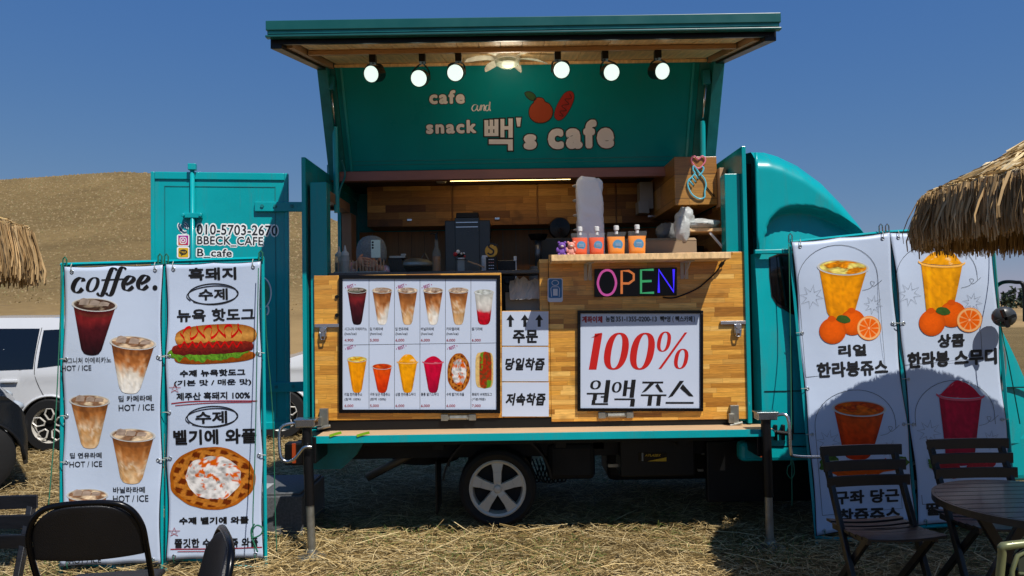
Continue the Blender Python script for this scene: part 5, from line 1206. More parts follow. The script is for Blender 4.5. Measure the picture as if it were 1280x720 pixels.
# figurine on a little stand
p = at(576.5, 338, 5.48); T = thing('ornament_stand', 'square clear stand on the worktop carrying a little black and white ornament', 'display stand', (p.x, 5.48, ZW))
obj('column', MB().box(-.026, .026, -.02, .02, 0, .085), glassmat('frosted_stand', '#a0a8a8', .75, .2), T, local=True, bevel=.002); obj('top_plate', MB().box(-.042, .042, -.03, .03, .085, .092), BLACK, T, local=True, bevel=.001)
T = thing('ornament', 'small black and white ornament with red and white balls on the clear stand', 'ornament', (p.x, 5.48, ZW+.092)); WH = mat('white_enamel', '#d8d8d4', .3); RD = mat('red_enamel', '#b01c24', .3)
obj('base', MB().lathe([(0, 0), (.026, 0), (.024, .008), (0, .01)], (0, 0, 0), 'z', 16), WH, T, local=True); obj('ornament_body', MB().ball((-.004, 0, .025), (.018, .014, .016)).ball((.014, 0, .032), (.012, .012, .013)).ball((-.018, 0, .03), (.010, .009, .012)), BLACKG, T, local=True, smooth=True)
for c, r, m_ in (((-.042, 0, .036), .017, RD), ((-.022, 0, .055), .015, WH), ((.022, 0, .042), .008, WH), ((.026, 0, .02), .009, RD), ((.004, -.012, .04), .008, WH)): obj('bead', MB().ball((0, 0, 0), r, 12, 8), m_, T, local=True, smooth=True).location = c
# round yellow sign on black price block
p = at(614.5, 339, 5.42); T = thing('price_block', 'small black block of price lines under the round yellow sign', 'price display', (p.x, 5.42, ZW))
obj('block', MB().box(-.040, .040, -.02, .02, -.003, .098), BLACK, T, local=True, bevel=.002)
for k in range(4):
    for j in range(3): obj('price_print', MB().box(-.020+.014*j, -.010+.014*j, -.0215, -.0205, .078-.022*k, .083-.022*k), WHITEP if k != 1 else mat('rose_print', '#b87878'), T, local=True)
T = thing('round_yellow_sign', 'round yellow sign with a curling black S mark on the worktop', 'round sign', (p.x, 5.42, ZW+.098))
obj('disc', MB().lathe([(0, -.005), (.045, -.005), (.047, 0), (.045, .005), (0, .005)], (0, 0, .046), 'y', 32), mat('yellow_sign', '#d8a02c', .4), T, local=True, bevel=.001)
sp_ = Plane((0, 5.4148, 0), (0, -1, 0)); mb = MB(); line(mb, sp_, spl([(618.5, 306.5), (616, 304.3), (612, 305.5), (611, 308.5), (614, 311), (617, 313.5), (616, 317), (612.5, 318), (609.5, 316)], 5), 2.0, lay=.0012); line(mb, sp_, spl([(617, 307), (620.5, 305.5), (622, 308)], 4), 1.6, lay=.0016)
obj('sign_mark', mb, INKB, T, norm=False)
T = thing('white_bottle', 'short white canister behind the round yellow sign', 'canister', (at(606, 338, 5.6).x, 5.6, ZW)); obj('canister_body', MB().lathe([(0, 0), (.022, .001), (.024, .006), (.024, .11), (.02, .125), (0, .126)], (0, 0, 0), 'z', 20), CAPW, T, local=True, smooth='auto')
T = obj('resting_stick', MB().tube([at(585, 326.5, 5.5), at(605, 334, 5.4)], .006, 6), mat('pale_stick', '#c09a78')); tag(T, 'thin pale stick leaning between the clear stand and the price block', 'stick')
# black oven with round dials beyond the hatch
p = at(634, 345, 6.2); x0, x1 = at(622, 340, 6.2).x, at(646, 340, 6.2).x
T = thing('small_oven', 'small black oven with two round dials seen through the hatch', 'oven', ((x0+x1)/2, 6.25, 1.60)); hw = (x1-x0)/2; zt = at(634, 325, 6.2).z-1.60
obj('oven_body', MB().box(-hw, hw, -.05, .25, 0, zt), BLACKG, T, local=True, bevel=.006)
for k in range(2): obj('dial', MB().lathe([(.022, -.056), (.026, -.051), (.018, -.066), (0, -.066)], (0, 0, zt-.10-.08*k), 'y', 20), mat('dial_metal', '#3a3c40', .3, metal=.8), T, local=True, smooth='auto')
T = obj('power_lead', MB().tube(spl([at(645, 325, 6.1), at(645, 345, 6.1), at(643, 360, 6.1)], 4), .006, 6), CAPW, smooth=True); tag(T, 'white cord hanging from a plug beside the small oven', 'cord'); obj('plug', MB().box(at(644, 325, 6.1).x-.012, at(644, 325, 6.1).x+.012, 6.08, 6.1, at(644, 325, 6.1).z-.01, at(644, 325, 6.1).z+.03), CAPW, T, bevel=.003)
# juicer / grinder
p = at(673, 330, 6.3); T = thing('slow_juicer', 'tall slow juicer with a clear column and grey base behind the hatch', 'juicer', (p.x, 6.3, 1.60)); zz = lambda v: at(673, v, 6.3).z-1.60
obj('juicer_base', MB().lathe([(0, zz(385)), (.085, zz(385)), (.085, zz(340)), (.07, zz(333)), (0, zz(333))], (0, 0, 0), 'z', 24), mat('grey_casing', '#6c6e6e', .4), T, local=True, smooth='auto'); obj('chute', MB().lathe([(.030, zz(333)), (.030, zz(300))], (0, 0, 0), 'z', 20), mat('dim_steel', '#77787a', .3, metal=.7), T, local=True, smooth=True)
obj('tray_lid', MB().lathe([(0, zz(300)), (.06, zz(300)), (.08, zz(295)), (.085, zz(293)), (0, zz(292.5))], (0, 0, 0), 'z', 24), BLACK, T, local=True, smooth='auto')
p = at(700, 300, 6.6); T = thing('grey_appliance', 'grey box-shaped appliance with a dark round dial behind the white bag', 'appliance', (p.x, 6.6, 1.752)); obj('appliance_body', MB().box(-.19, .30, -.1, .2, 0, at(700, 297, 6.5).z-1.752), mat('dark_grey_casing', '#2c2e30', .4), T, local=True, bevel=.006)
obj('round_cover', MB().lathe([(0, -.03), (.09, -.02), (.1, .02)], (0, 0, at(700, 285, 6.6).z-1.752), 'y', 28), BLACKG, T, local=True, smooth='auto')
# pale carton and paper towels on the hatch counter
p = at(655, 372, 5.6); T = thing('tissue_carton', 'white carton standing on the hatch counter', 'carton', (p.x, 5.6, 1.54)); zt = at(655, 365, 5.5).z-1.54
obj('carton_body', MB().box(-.14, .14, -.09, .1, 0, max(.1, zt)), mat('ivory_card', '#a8a294', .6), T, local=True, bevel=.003); obj('lower_drawer', MB().box(-.145, .145, -.095, .1, -.21, -.002), mat('dull_steel_front', '#5c5c58', .4, metal=.5), T, local=True, bevel=.003)
T = thing('paper_napkins', 'crumpled white paper napkins sticking up from the carton', 'napkins', (p.x, 5.5, 1.54+max(.1, zt)))
for k in range(7):
    b = MB(); cx = -.07+.022*k; r_ = random.Random(k); hgt = .10+.05*r_.random()
    b.grid([[(cx-.045+.03*i+.012*r_.random(), -.06+.02*j+.02*r_.random()+.015*k*0, -.06+hgt*j/3+.02*(i == 2)*(j > 1)+.012*r_.random()) for j in range(4)] for i in range(4)]); obj('napkin', b, mat('white_tissue', '#cfcabf', .85), T, local=True, smooth=False, norm=False)
# smoke alarm, LED strip, speaker box on the wall
p = at(551.5, 226, 6.3); T = thing('smoke_alarm', 'round white smoke alarm under the truck ceiling', 'smoke alarm', (p.x, 6.3, 2.775)); obj('alarm_base', MB().lathe([(0, 0), (.055, 0), (.055, -.02), (.045, -.03), (.04, -.045), (0, -.05)], (0, 0, 0), 'z', 24), mat('dull_white_plastic', '#9c9c98', .4), T, local=True, smooth='auto')
x0, x1 = at(563, 227, 6.3).x, at(713, 227, 6.3).x
T = thing('strip_light', 'long thin warm strip light glowing under the truck ceiling', 'strip light', ((x0+x1)/2, 6.3, 2.775)); hw = (x1-x0)/2
obj('diffuser', MB().box(-hw, hw, -.008, .008, -.032, -.018), mat('warm_lit_diffuser', '#f0d890', .4, emit='#ffd88a', es=12.0), T, local=True); obj('light_housing', MB().box(-hw, hw, -.012, .012, -.017, -.0), BLACK, T, local=True)
p = at(807, 245, 6.55); T = thing('wall_speaker', 'small white box hanging on the dark wall left of the side cabinet', 'wall unit', (p.x, 6.55, p.z)); obj('unit_case', MB().box(-.06, .06, -.05, .1, -.12, .12), mat('dull_white_plastic', '#9c9c98'), T, local=True, bevel=.006); obj('unit_foot', MB().box(-.075, .02, -.06, .1, -.16, -.05), mat('dull_white_plastic', '#9c9c98'), T, local=True, bevel=.004)
# neon finger heart on the side cabinet
face = Plane((0, 5.70, 0), (0, -1, 0)); p = at(872, 225, 5.7)
T = thing('finger_heart_light', 'neon outline of a hand making a finger heart on the side cabinet', 'neon sign', p)
neon('heart_tube', [(872.5, 211), (865, 204), (864, 198.5), (867.5, 195.5), (872.5, 199.5), (877, 195.5), (881, 198.5), (880, 204)], '#c46a80', .25, r=.006, pl=face, closed=True, par=T, d=.012)
neon('hand_tube', [(866, 208.5), (868.5, 209), (873, 216), (879.5, 223), (882, 231), (880.5, 240), (880, 247), (873, 248.5), (864.5, 243), (859.5, 233), (860, 226), (864, 222), (868, 217), (866, 213)], '#5ab0c4', .25, r=.006, pl=face, closed=True, par=T, d=.012)
neon('finger_tube', [(877, 208.5), (879, 211), (877, 216), (873, 220)], '#5ab0c4', .25, r=.006, pl=face, par=T, d=.016)
for q in ([(861, 226), (866, 232)], [(864, 222), (869, 228)], [(868, 218), (872, 224)]): neon('finger_tube', q, '#5ab0c4', .25, r=.005, pl=face, par=T, d=.016, smooth=False)
obj('neon_cable', MB().tube([face.px(882, 233, .006), face.px(893, 246, .006)], .004, 6), BLACK, T)
# small side shelf with plastic bags
zs3 = at(876, 286, 5.5).z; T = thing('side_shelf', 'small wooden shelf on a white bracket at the right inside the truck', 'shelf', (1.45, 5.55, zs3)); a, c = at(861, 286, 5.45).x, 1.64
obj('shelf_board', MB().box(a, c, 5.45, 5.75, zs3-.025, zs3), PINE, T, bevel=.003); obj('bracket', MB().bar((c-.03, 5.47, zs3-.24), (c-.03, 5.47, zs3-.026), .022, .015).bar((c-.03, 5.47, zs3-.2), (c-.17, 5.47, zs3-.03), .02, .015), CAPW, T)
T = thing('plastic_bags', 'heap of white plastic bags drooping off the small side shelf', 'plastic bags', (1.4, 5.52, zs3))
def crumple(name, c, r, seed, m_, par):
    b = MB(); P = []
    for i in range(15):
        ph = math.pi*i/14; row = []
        for k in range(22):
            t = 2*math.pi*k/22; d = 1+.9*(vn(3+2*math.sin(ph)*math.cos(t)+seed*3.1, 3+2*math.sin(ph)*math.sin(t)+2*math.cos(ph)+seed, 3)-.5)
            row.append((c[0]+r[0]*d*math.sin(ph)*math.cos(t), c[1]+r[1]*d*math.sin(ph)*math.sin(t), c[2]-r[2]*d*math.cos(ph)))
        P.append(row+[row[0]])
    return obj(name, b.grid(P), m_, par, smooth=True)
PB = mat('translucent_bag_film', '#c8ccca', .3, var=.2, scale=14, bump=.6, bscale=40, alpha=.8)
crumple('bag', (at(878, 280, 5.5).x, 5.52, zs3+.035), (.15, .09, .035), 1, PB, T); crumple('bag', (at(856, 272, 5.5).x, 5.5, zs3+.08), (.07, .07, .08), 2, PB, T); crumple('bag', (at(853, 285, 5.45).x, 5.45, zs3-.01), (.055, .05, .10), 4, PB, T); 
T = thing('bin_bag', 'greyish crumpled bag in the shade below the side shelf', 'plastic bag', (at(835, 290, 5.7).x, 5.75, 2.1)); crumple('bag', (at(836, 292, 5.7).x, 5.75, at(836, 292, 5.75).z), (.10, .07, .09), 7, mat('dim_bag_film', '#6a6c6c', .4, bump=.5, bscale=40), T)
T = obj('black_cooler', MB().box(1.45, 1.62, 6.2, 6.5, 1.75, 2.15), BLACK, None, bevel=.01); tag(T, 'black cabinet in the dark corner under the side shelf', 'cooler')

# ------------------------------------------------------------------ lamps under the awning
GLOW = mat('lamp_glow', '#dff4ea', .4, emit='#e6fff4', es=1.0)
def spot(u, v, um, tilt, k):
    yL = 5.18; c = at(u, v, yL); ym = 5.02; zt = zu(ym)-.012; xm = at(um, 70, ym).x
    ls = ('leftmost spotlight under the awning, turned to the left', 'second black spotlight from the left under the awning, hanging lowest', 'third spotlight from the left, just left of the petal lamp', 'spotlight just right of the petal lamp, hanging highest', 'second spotlight from the right under the awning', 'rightmost spotlight under the awning')
    T = thing('spotlight', ls[k], 'spotlight', (xm, ym, zt), group='black spotlights under the awning')
    obj('mount', MB().box(xm-.022, xm+.022, ym-.03, ym+.03, zt-.06, zt), BLACK, T, bevel=.003)
    d = Vector((tilt, -1.0, -.35)).normalized(); back = c-d*.11
    obj('yoke', MB().tube(spl([(xm, ym, zt-.06), (c.x+.055, back.y+.03, c.z+.10), (c.x+.062, back.y+.03, c.z+.03)], 4), .006, 6).tube(spl([(xm, ym, zt-.06), (c.x-.055, back.y+.03, c.z+.10), (c.x-.062, back.y+.03, c.z+.03)], 4), .006, 6), BLACK, T)
    pts = [back-d*.03, back-d*.025, back, c-d*.02, c]; obj('lamp_can', MB().tube(pts, [.03, .045, .058, .058, .062], 24, caps=True), BLACKM, T, smooth='auto')
    obj('lens', MB().tube([c+d*.001, c+d*.006], [.056, .052], 24), GLOW, T)
for k, a in enumerate(((464, 92.5, 466, -.35), (523.5, 98, 528, -.1), (569, 91, 573, -.08), (702, 87.5, 697, .05), (764.5, 90.5, 756, .12), (828, 89, 822, .35))): spot(*a, k)
# petal lamp
for nm, loc_, en, rad_ in (('petal_lamp_light', (0, 5.25, 3.33), 5.0, .10),):
    ld = bpy.data.lights.new(nm, 'POINT'); lo_ = bpy.data.objects.new(nm, ld); COL.objects.link(lo_); ld.energy = en; ld.shadow_soft_size = rad_; ld.color = (1, .88, .68); lo_.location = loc_
c = at(634, 77, 5.25); T = thing('petal_lamp', 'glass ceiling lamp with clear petal blades in the middle of the awning', 'ceiling lamp', (c.x, c.y, c.z)); PG = mat('lit_clear_acrylic', '#c8c4b0', .12, coat=.5, emit='#ffeec8', es=.12)
obj('glass_bowl', MB().lathe([(.0, -.045), (.05, -.04), (.085, -.02), (.09, .0), (.075, .02)], (0, 0, 0), 'z', 28), glassmat('lamp_bowl_glass', '#8a9284', .7, .05), T, local=True, smooth='auto'); obj('lamp_ring', MB().tube([(.08*math.cos(t*.2618), .08*math.sin(t*.2618), .022) for t in range(24)], .014, 8, closed=True), PG, T, local=True, smooth=True)
obj('stem', MB().tube([(0, 0, .02), (0, 0, .12)], .012, 8), BLACK, T, local=True)
for k in range(7):
    a = 2*math.pi*k/7+.35; b = MB(); cc, ss = math.cos(a), math.sin(a); pr = []
    for (r, w) in ((.08, .02), (.15, .032), (.22, .034), (.285, .018), (.31, .003)): pr.append([(cc*r-ss*w, ss*r+cc*w, .012+.03*math.sin(r*9)), (cc*r+ss*w, ss*r-cc*w, .0+.03*math.sin(r*9))])
    b.grid(pr); o = obj('petal', b, PG, T, local=True, norm=False); s = o.modifiers.new('t', 'SOLIDIFY'); s.thickness = .004

# ------------------------------------------------------------------ banners
def wave(sd, amp=.006): return lambda p: amp*(math.sin(p.z*5+sd)+.6*math.sin(p.x*9+p.z*3.1+sd*2)) 
def banner(label, quad, Y4, frame_pts, sd, grp, amp=.008):
    """quad: TL, TR, BR, BL pixels; Y4 their depths"""
    c = [at(u, v, y) for (u, v), y in zip(quad, Y4)]; pl = Plane.through(c[3], c[2], c[0], wave(sd, amp))
    base = (c[3]+c[2])/2; T = thing('banner_stand', label, 'banner', (base.x, base.y, 0), group=grp)
    def Q(s, t):
        u = (quad[0][0]*(1-s)+quad[1][0]*s)*(1-t)+(quad[3][0]*(1-s)+quad[2][0]*s)*t; v = (quad[0][1]*(1-s)+quad[1][1]*s)*(1-t)+(quad[3][1]*(1-s)+quad[2][1]*s)*t
        k = 2.4*abs(math.sin(math.pi*t*3))**1.3; e = 1.6*abs(math.sin(math.pi*s*2))
        u += k*max(0, 1-s*9)-k*max(0, 1-(1-s)*9); v += e*max(0, 1-t*25)-e*max(0, 1-(1-t)*25)
        return u, v
    nx, ny = 28, 60; P = []
    for i in range(nx+1):
        s = i/nx; row = []
        for j in range(ny+1):
            u, v = Q(s, j/ny); row.append(pl.px(u, v, 0))
        P.append(row)
    o = obj('banner_sheet', MB().grid(P), VINYL, T, smooth=True, norm=False); so = o.modifiers.new('t', 'SOLIDIFY'); so.thickness = .0008; so.offset = 1 if False else 0
    hem = MB()
    for f_ in (lambda k: Q(k, 0), lambda k: Q(1, k), lambda k: Q(k, 1), lambda k: Q(0, k)): hem.tube([pl.px(*f_(k/40), -.002) for k in range(41)], .0035, 5)
    obj('edge_cord', hem, BLACK, T)
    EY = mat('eyelet_metal', '#b8bcc0', .3, metal=.9)
    for s, t in ((.08, .018), (.92, .018), (.04, .31), (.96, .31), (.04, .655), (.96, .655), (.08, .985), (.92, .985), (.04, .5)):
        u = (quad[0][0]*(1-s)+quad[1][0]*s)*(1-t)+(quad[3][0]*(1-s)+quad[2][0]*s)*t; v = (quad[0][1]*(1-s)+quad[1][1]*s)*(1-t)+(quad[3][1]*(1-s)+quad[2][1]*s)*t
        p = pl.px(u, v, .003); e = obj('eyelet', MB().tube([p+Vector((.010*math.cos(q*.5236), 0, .010*math.sin(q*.5236))) for q in range(12)], .0035, 6, closed=True), EY, T, smooth=True)
        q = Vector((-.045 if s < .5 else .045, 0, 0)) if .1 < t < .9 else Vector((0, 0, .05 if t < .5 else -.04))
        obj('tie_cord', MB().tube(spl([p+Vector((0, -.004, 0)), p+q*.5+Vector((0, -.012, .004)), p+q], 3), .0028, 5), mat('pale_cord', '#a8b0a8', .6) if t < .9 else mat('green_cord', '#1c6a50', .7), e)
    fm = TEAL
    for pts in frame_pts:
        q = [at(u, v, y) for u, v, y in pts]
        if q[-1].z < .1: q[-1].z = -.02
        obj('frame_tube', MB().tube(q, .013, 4), fm, T)
    return T, pl
BG = 'tall printed banners in front of the truck'
TA, PA = banner('tall coffee banner with iced drinks, left of the pair at the rear door', [(80, 333), (203.5, 330.5), (202, 704), (76, 707.5)], (4.70, 4.76, 4.76, 4.70), [[(78, 330, 4.74), (76, 722, 4.74)], [(204.5, 326, 4.79), (201.5, 718, 4.79)], [(76, 331, 4.745), (206, 327, 4.795)], [(76, 700, 4.745), (204, 697, 4.795)]], 1.0, BG)
TB, PB_ = banner('tall hot dog and waffle banner, right of the pair at the rear door', [(207, 330), (326, 326.5), (329.5, 697), (208, 701)], (4.77, 4.84, 4.84, 4.77), [[(208.5, 326, 4.81), (208, 718, 4.81)], [(328, 322, 4.87), (332, 713, 4.87)], [(207, 327, 4.815), (330, 323, 4.875)], [(207, 696, 4.815), (332, 692, 4.875)]], 2.3, BG)
def btext(pl, T, items, m=INKB, bold=.03, nm='banner_lettering', shear=0):
    for it in items: text(nm, it[0], pl, it[1], m, T, bold=it[2] if len(it) > 2 else bold, rot=it[3] if len(it) > 3 else -1.2, lay=.0035, shear=shear)
LY = .0030
# coffee.
mb = MB(); W = pen(6.2, 1.1, R(105-90)); ln = lambda pts, w=W, k=8: line(mb, PA, spl(pts, k), 1, lay=.0035+.0001*(len(mb.f) % 7), wf=w)
def cof(cx, cy, kind):
    if kind == 'c': ln([(cx+6, cy-5), (cx+5, cy-8.5), (cx+1, cy-9), (cx-4, cy-5), (cx-7, cy+3), (cx-4, cy+8.5), (cx+1, cy+8), (cx+5, cy+4)])
    if kind == 'o': didone0(mb, PA, cx, cy, 8.0, 9.2, 4.6, 1.1, .28, lay=.0037)
    if kind == 'e': ln([(cx-3, cy+1.5), (cx+3, cy-1.5), (cx+6.5, cy-5.5), (cx+4, cy-8.8), (cx-1, cy-7.5), (cx-6, cy), (cx-5, cy+7), (cx, cy+8.5), (cx+6, cy+4)])
cof(98.5, 356.5, 'c'); cof(116, 355.5, 'o')
ln([(145.5, 337.5), (142.5, 335), (138.5, 337.5), (134, 350), (129, 366), (125, 369.5), (121.5, 366)], pen(5.6, 1.3, R(15))); ln([(157, 336.5), (153.5, 334), (149.5, 337), (145, 350), (140, 365.5), (136, 369), (132.5, 366)], pen(5.6, 1.3, R(15)))
line(mb, PA, [(126.5, 349.8), (156, 348.4)], 1.4, lay=.0042); cof(160, 354, 'e'); cof(178.5, 353, 'e'); poly(mb, PA, ell(193.5, 359.5, 3.2, 3.2, n=16), lay=.0040)
obj('script_title', mb, INKB, TA, norm=False)
AMI = dict(ice=H('#8a7a68'), fill_top=H('#3a2018'))
cup(PA, 118.5, 381, 444, 57, 26, 'americano', TA, LY, 3, q=1.1, **AMI)
LI = dict(ice=(.82, .62, .42), fill_top=(.22, .1, .05))
cup(PA, 167, 428.5, 492, 58, 27, 'latte', TA, LY, 4, q=1.1, **LI); cup(PA, 112.5, 501, 561, 52, 23, 'caramel', TA, LY, 1, q=1.1, **LI); cup(PA, 166, 544, 605, 57, 29, 'caramel', TA, LY, 2, q=1.1, **LI); cup(PA, 109, 619, 682, 52, 25, 'caramel', TA, LY, 0, q=1.1, **LI)
btext(PA, TA, [('시그니처 아메리카노', (78.5, 446.5, 140.5, 453.5), .012), ('HOT / ICE', (78, 456.5, 115.5, 463), .008), ('딥 카페라떼', (149, 494, 190, 501.5), .02), ('HOT / ICE', (149, 505.3, 193, 513), .008), ('딥 연유라떼', (86.5, 566, 126.5, 573), .02), ('HOT / ICE', (86, 577, 127, 584), .008), ('바닐라라떼', (141, 608.5, 181.5, 616), .02), ('HOT / ICE', (141, 619, 186, 627), .008), ('카라멜라떼', (88.5, 684, 124, 692), .02), ('HOT / ICE', (88, 696, 127, 703.5), .008)], bold=.02)
# hot dog and waffle banner
btext(PB_, TB, [('흑돼지', (235, 334, 295.5, 350), .038), ('수제', (247.5, 360.5, 284.5, 375), .03), ('뉴욕 핫도그', (221, 385.5, 318.5, 401.5), .035), ('수제 뉴욕핫도그', (225.5, 461.5, 307, 470), .045), ('(기본 맛 / 매운 맛)', (218.5, 474, 314.5, 482.5), .03), ('제주산 흑돼지 100%', (221.5, 489.5, 313, 499), .03), ('수제', (245, 513.5, 284.5, 529), .03), ('벨기에 와플', (217, 536, 320.5, 555), .038), ('수제 벨기에 와플', (223.5, 646, 311, 655), .045), ('쫄깃한 수제 반죽 와플', (218, 672.5, 323, 684), .035)])
for cx, cy in ((266, 367.5), (266, 520.5)):
    mb = MB(); line(mb, PB_, spl(ell(cx, cy, 31, 13, 5, 360, 14, -2), 3), 1.3, lay=.0036); line(mb, PB_, spl(ell(cx-.6, cy+1, 32.5, 11.2, 150, 500, 14, -4), 3), 1.1, lay=.0038)
    obj('ring_drawing', mb, INKB, TB, norm=False)
mb = MB(); line(mb, PB_, spl([(215, 504), (240, 501.5), (280, 500.8), (322, 501)], 5), 1.2, lay=.0036); line(mb, PB_, spl([(220, 506.5), (260, 503.5), (315, 502.5)], 5), .9, lay=.0037); obj('red_underline', mb, mat('dark_red_print', '#9c1420'), TB, norm=False); mb = MB(); line(mb, PB_, spl([(213, 686.5), (250, 686), (300, 684.5), (328, 683.5)], 5), 1.2, lay=.0036); line(mb, PB_, spl([(222, 689.5), (260, 689), (290, 688)], 5), .8, lay=.0037); obj('red_underline', mb, mat('dark_red_print', '#9c1420'), TB, norm=False)
for cx, cy in ((219.5, 485.5), (217.5, 665.5)):
    pts = [(cx+7*math.cos(R(-90+144*k))*1.1, cy+5.5*math.sin(R(-90+144*k))) for k in range(5)]; line(mb, PB_, pts, 1.3, lay=.0039, closed=True) if False else obj('red_star', line(MB(), PB_, pts, 1.3, lay=.0039, closed=True), mat('dark_red_print', '#9c1420'), TB, norm=False)
hotdog_pic(PB_, 266, 430, 57, 24.5, TB, LY, q=1.2); waffle_pic(PB_, 264.5, 598, 54, 39.5, TB, LY, q=1.2)
# right pair
RQ1 = [(988.5, 303), (1111, 291), (1146, 655), (1021, 670)]; RQ2 = [(1112.5, 291), (1238, 285), (1268, 650), (1149, 657)]
TC, PC = banner('tall orange and carrot juice banner leaning by the truck door', RQ1, (5.29, 5.29, 5.14, 5.14), [[(986.5, 299, 5.31), (1021, 674, 5.16)], [(1111.5, 290, 5.31), (1147, 660, 5.16)], [(986, 303, 5.31), (1112, 290, 5.31)], [(1019, 672, 5.165), (1146, 658, 5.165)]], 4.0, BG, .011)
TD, PD = banner('tall smoothie banner leaning by the cab front, partly behind the round table', RQ2, (5.29, 5.29, 5.14, 5.14), [[(1112, 289, 5.31), (1147.5, 662, 5.16)], [(1239.5, 284, 5.31), (1270, 655, 5.16)], [(1112, 290, 5.31), (1240, 284, 5.31)], [(1147, 659, 5.165), (1270, 651, 5.165)]], 5.2, BG, .011)
tl = 5.2  # how far the banners lean, in degrees of the picture plane
btext(PC, TC, [('리얼', (1048, 430.5, 1083.5, 445.5), .045, -2.5), ('한라봉쥬스', (1021.5, 451, 1110.5, 470.5), .042, -3), ('구좌 당근', (1044.5, 612, 1124, 629.5), .042, -3), ('착즙쥬스', (1049.5, 634.5, 1126, 654), .042, -3)])
btext(PD, TD, [('상콤', (1173, 417, 1206.5, 434), .045, -2.5), ('한라봉 스무디', (1134.5, 437.5, 1246.5, 458), .05, -3), ('새콤달콤', (1178, 604, 1236, 620), .05, -3), ('딸기스무디', (1158, 626, 1246, 643), .05, -3)])
cup(PC, 1053, 334.5, 400, 66, 36, 'orange', TC, LY, 2, q=1.3, fill_top=H('#ecdf80'), ice=H('#e08a20'))
cup(PC, 1073, 510.5, 575, 68, 36, 'carrot', TC, LY, 2, q=1.3, fill_top=H('#c8481c'), ice=H('#e06a24'))
cup(PD, 1176, 328, 402, 55, 33, 'mango', TD, LY, 2, q=1.3, mound=20)
cup(PD, 1201, 494, 582, 59, 38, 'berry', TD, LY, 2, q=1.3, mound=20)
for pl, T, x, y in ((PC, TC, 1041, 411), (PD, TD, 1165, 401)):
    orange_pic(pl, x+25, y-8, 16.5, T, LY+.001); orange_pic(pl, x, y+2.5, 16.8, T, LY+.0016); orange_pic(pl, x+46, y-1, 15.6, T, LY+.0022, cut=True)
    s = PR(pl, LY+.003); s.disc(x+13, y-12, 9, 5, lambda i, j, u, v: tuple(q*(.7+.6*vn(u*.5, v*.5, 2)) for q in H('#3c5a28')), rot=10, n=16, m=4, wob=.15); s.done('leaf_picture', T)
s = PR(PC, LY+.001)     # carrots at the foot of the carrot juice
for (a0, b0, a1, b1, w) in ((1036, 582, 1075, 606, 7), (1110, 578, 1072, 604, 7.5), (1046, 590, 1120, 586, 8)):
    s.grid(lambda i, j, a0=a0, b0=b0, a1=a1, b1=b1, w=w: (a0+(a1-a0)*i+(j-.5)*2*w*(1-i*.85)*-(b1-b0)/math.hypot(a1-a0, b1-b0), b0+(b1-b0)*i+(j-.5)*2*w*(1-i*.85)*(a1-a0)/math.hypot(a1-a0, b1-b0)), lambda i, j, u, v: tuple(q*(.75+.5*vn(u*.8, v*.3, 3)) for q in H('#cf5424')), 16, 5, dl=.0003*w/7)
s.done('carrot_picture', TC)
s = PR(PC, LY+.002)
for (cx, cy) in ((1038, 573), (1034, 580), (1126, 578)): s.disc(cx, cy, 9, 8, lambda i, j, u, v: tuple(q*(.4+1.0*vn(u*.9, v*.9, 3)) for q in H('#4a6a30')), wob=.5, seed=cx*.1, n=24, m=4, dl=.0002)
s.done('leaf_picture', TC)
s = PR(PD, LY+.001)     # strawberries
for (cx, cy, a, b_) in ((1188, 575, 8, 11), (1173, 581, 11, 9), (1190, 588, 9, 10), (1232, 578, 12, 8), (1216, 585, 10, 9)): s.disc(cx, cy, a, b_, lambda i, j, u, v: tuple(min(1, q*(.65+.6*vn(u*1.3, v*1.3, 2))*(1.5 if cell(u*.7, v*.7)[0] < .03 else 1)) for q in H('#a82430')), n=20, m=6, dl=.0002, wob=.06, seed=cx)
s.done('strawberry_picture', TD)
s = PR(PD, LY+.003); s.disc(1164, 579, 7.5, 6.5, lambda i, j, u, v: tuple(q*(.5+1.0*vn(u*.9, v*.9, 3)) for q in H('#5a7a3c')), wob=.6, seed=3, n=28, m=4); s.done('leaf_picture', TD)
def lean(pts, cx, cy, a=tl): c, s_ = math.cos(R(-a)), math.sin(R(-a)); return [(cx+(x-cx)*c-(y-cy)*s_, cy+(x-cx)*s_+(y-cy)*c) for x, y in pts]
for pl, T, cx, top, bot, bx in ((PC, TC, 1050, 303, 467, 1058), (PC, TC, 1071, 484, 640, 1076), (PD, TD, 1172, 300, 452, 1182), (PD, TD, 1196, 472, 626, 1205)):
    mb = MB(); pts = [(cx-50, bot)] + [(cx-50, top+45)] + ell(cx, top+45, 50, 42, 180, 360, 18) + [(cx+50, bot)]; pts = lean(pts+[(cx-50, bot)], (cx+bx)/2, (top+bot)/2)
    line(mb, pl, pts, .55, lay=.0034)
    for sx, sy, r in ((cx-36, top+68, 15), (cx+42, top+78, 12)):
        if pl is PD and sx > cx and False: continue
        st_ = [(sx+(r if k % 2 == 0 else r*.42)*math.cos(R(22.5*k+8)), sy+(r if k % 2 == 0 else r*.42)*math.sin(R(22.5*k+8))) for k in range(16)]; line(mb, pl, st_, .5, lay=.0034, closed=True)
    line(mb, pl, spl([(cx+28, top+60), (cx+38, top+57), (cx+43, top+50), (cx+38, top+49), (cx+42, top+55), (cx+52, top+47)], 5), .4, lay=.0034)
    obj('line_drawing', mb, mat('thin_dark_ink', '#3a3e44', .5), T, norm=False)
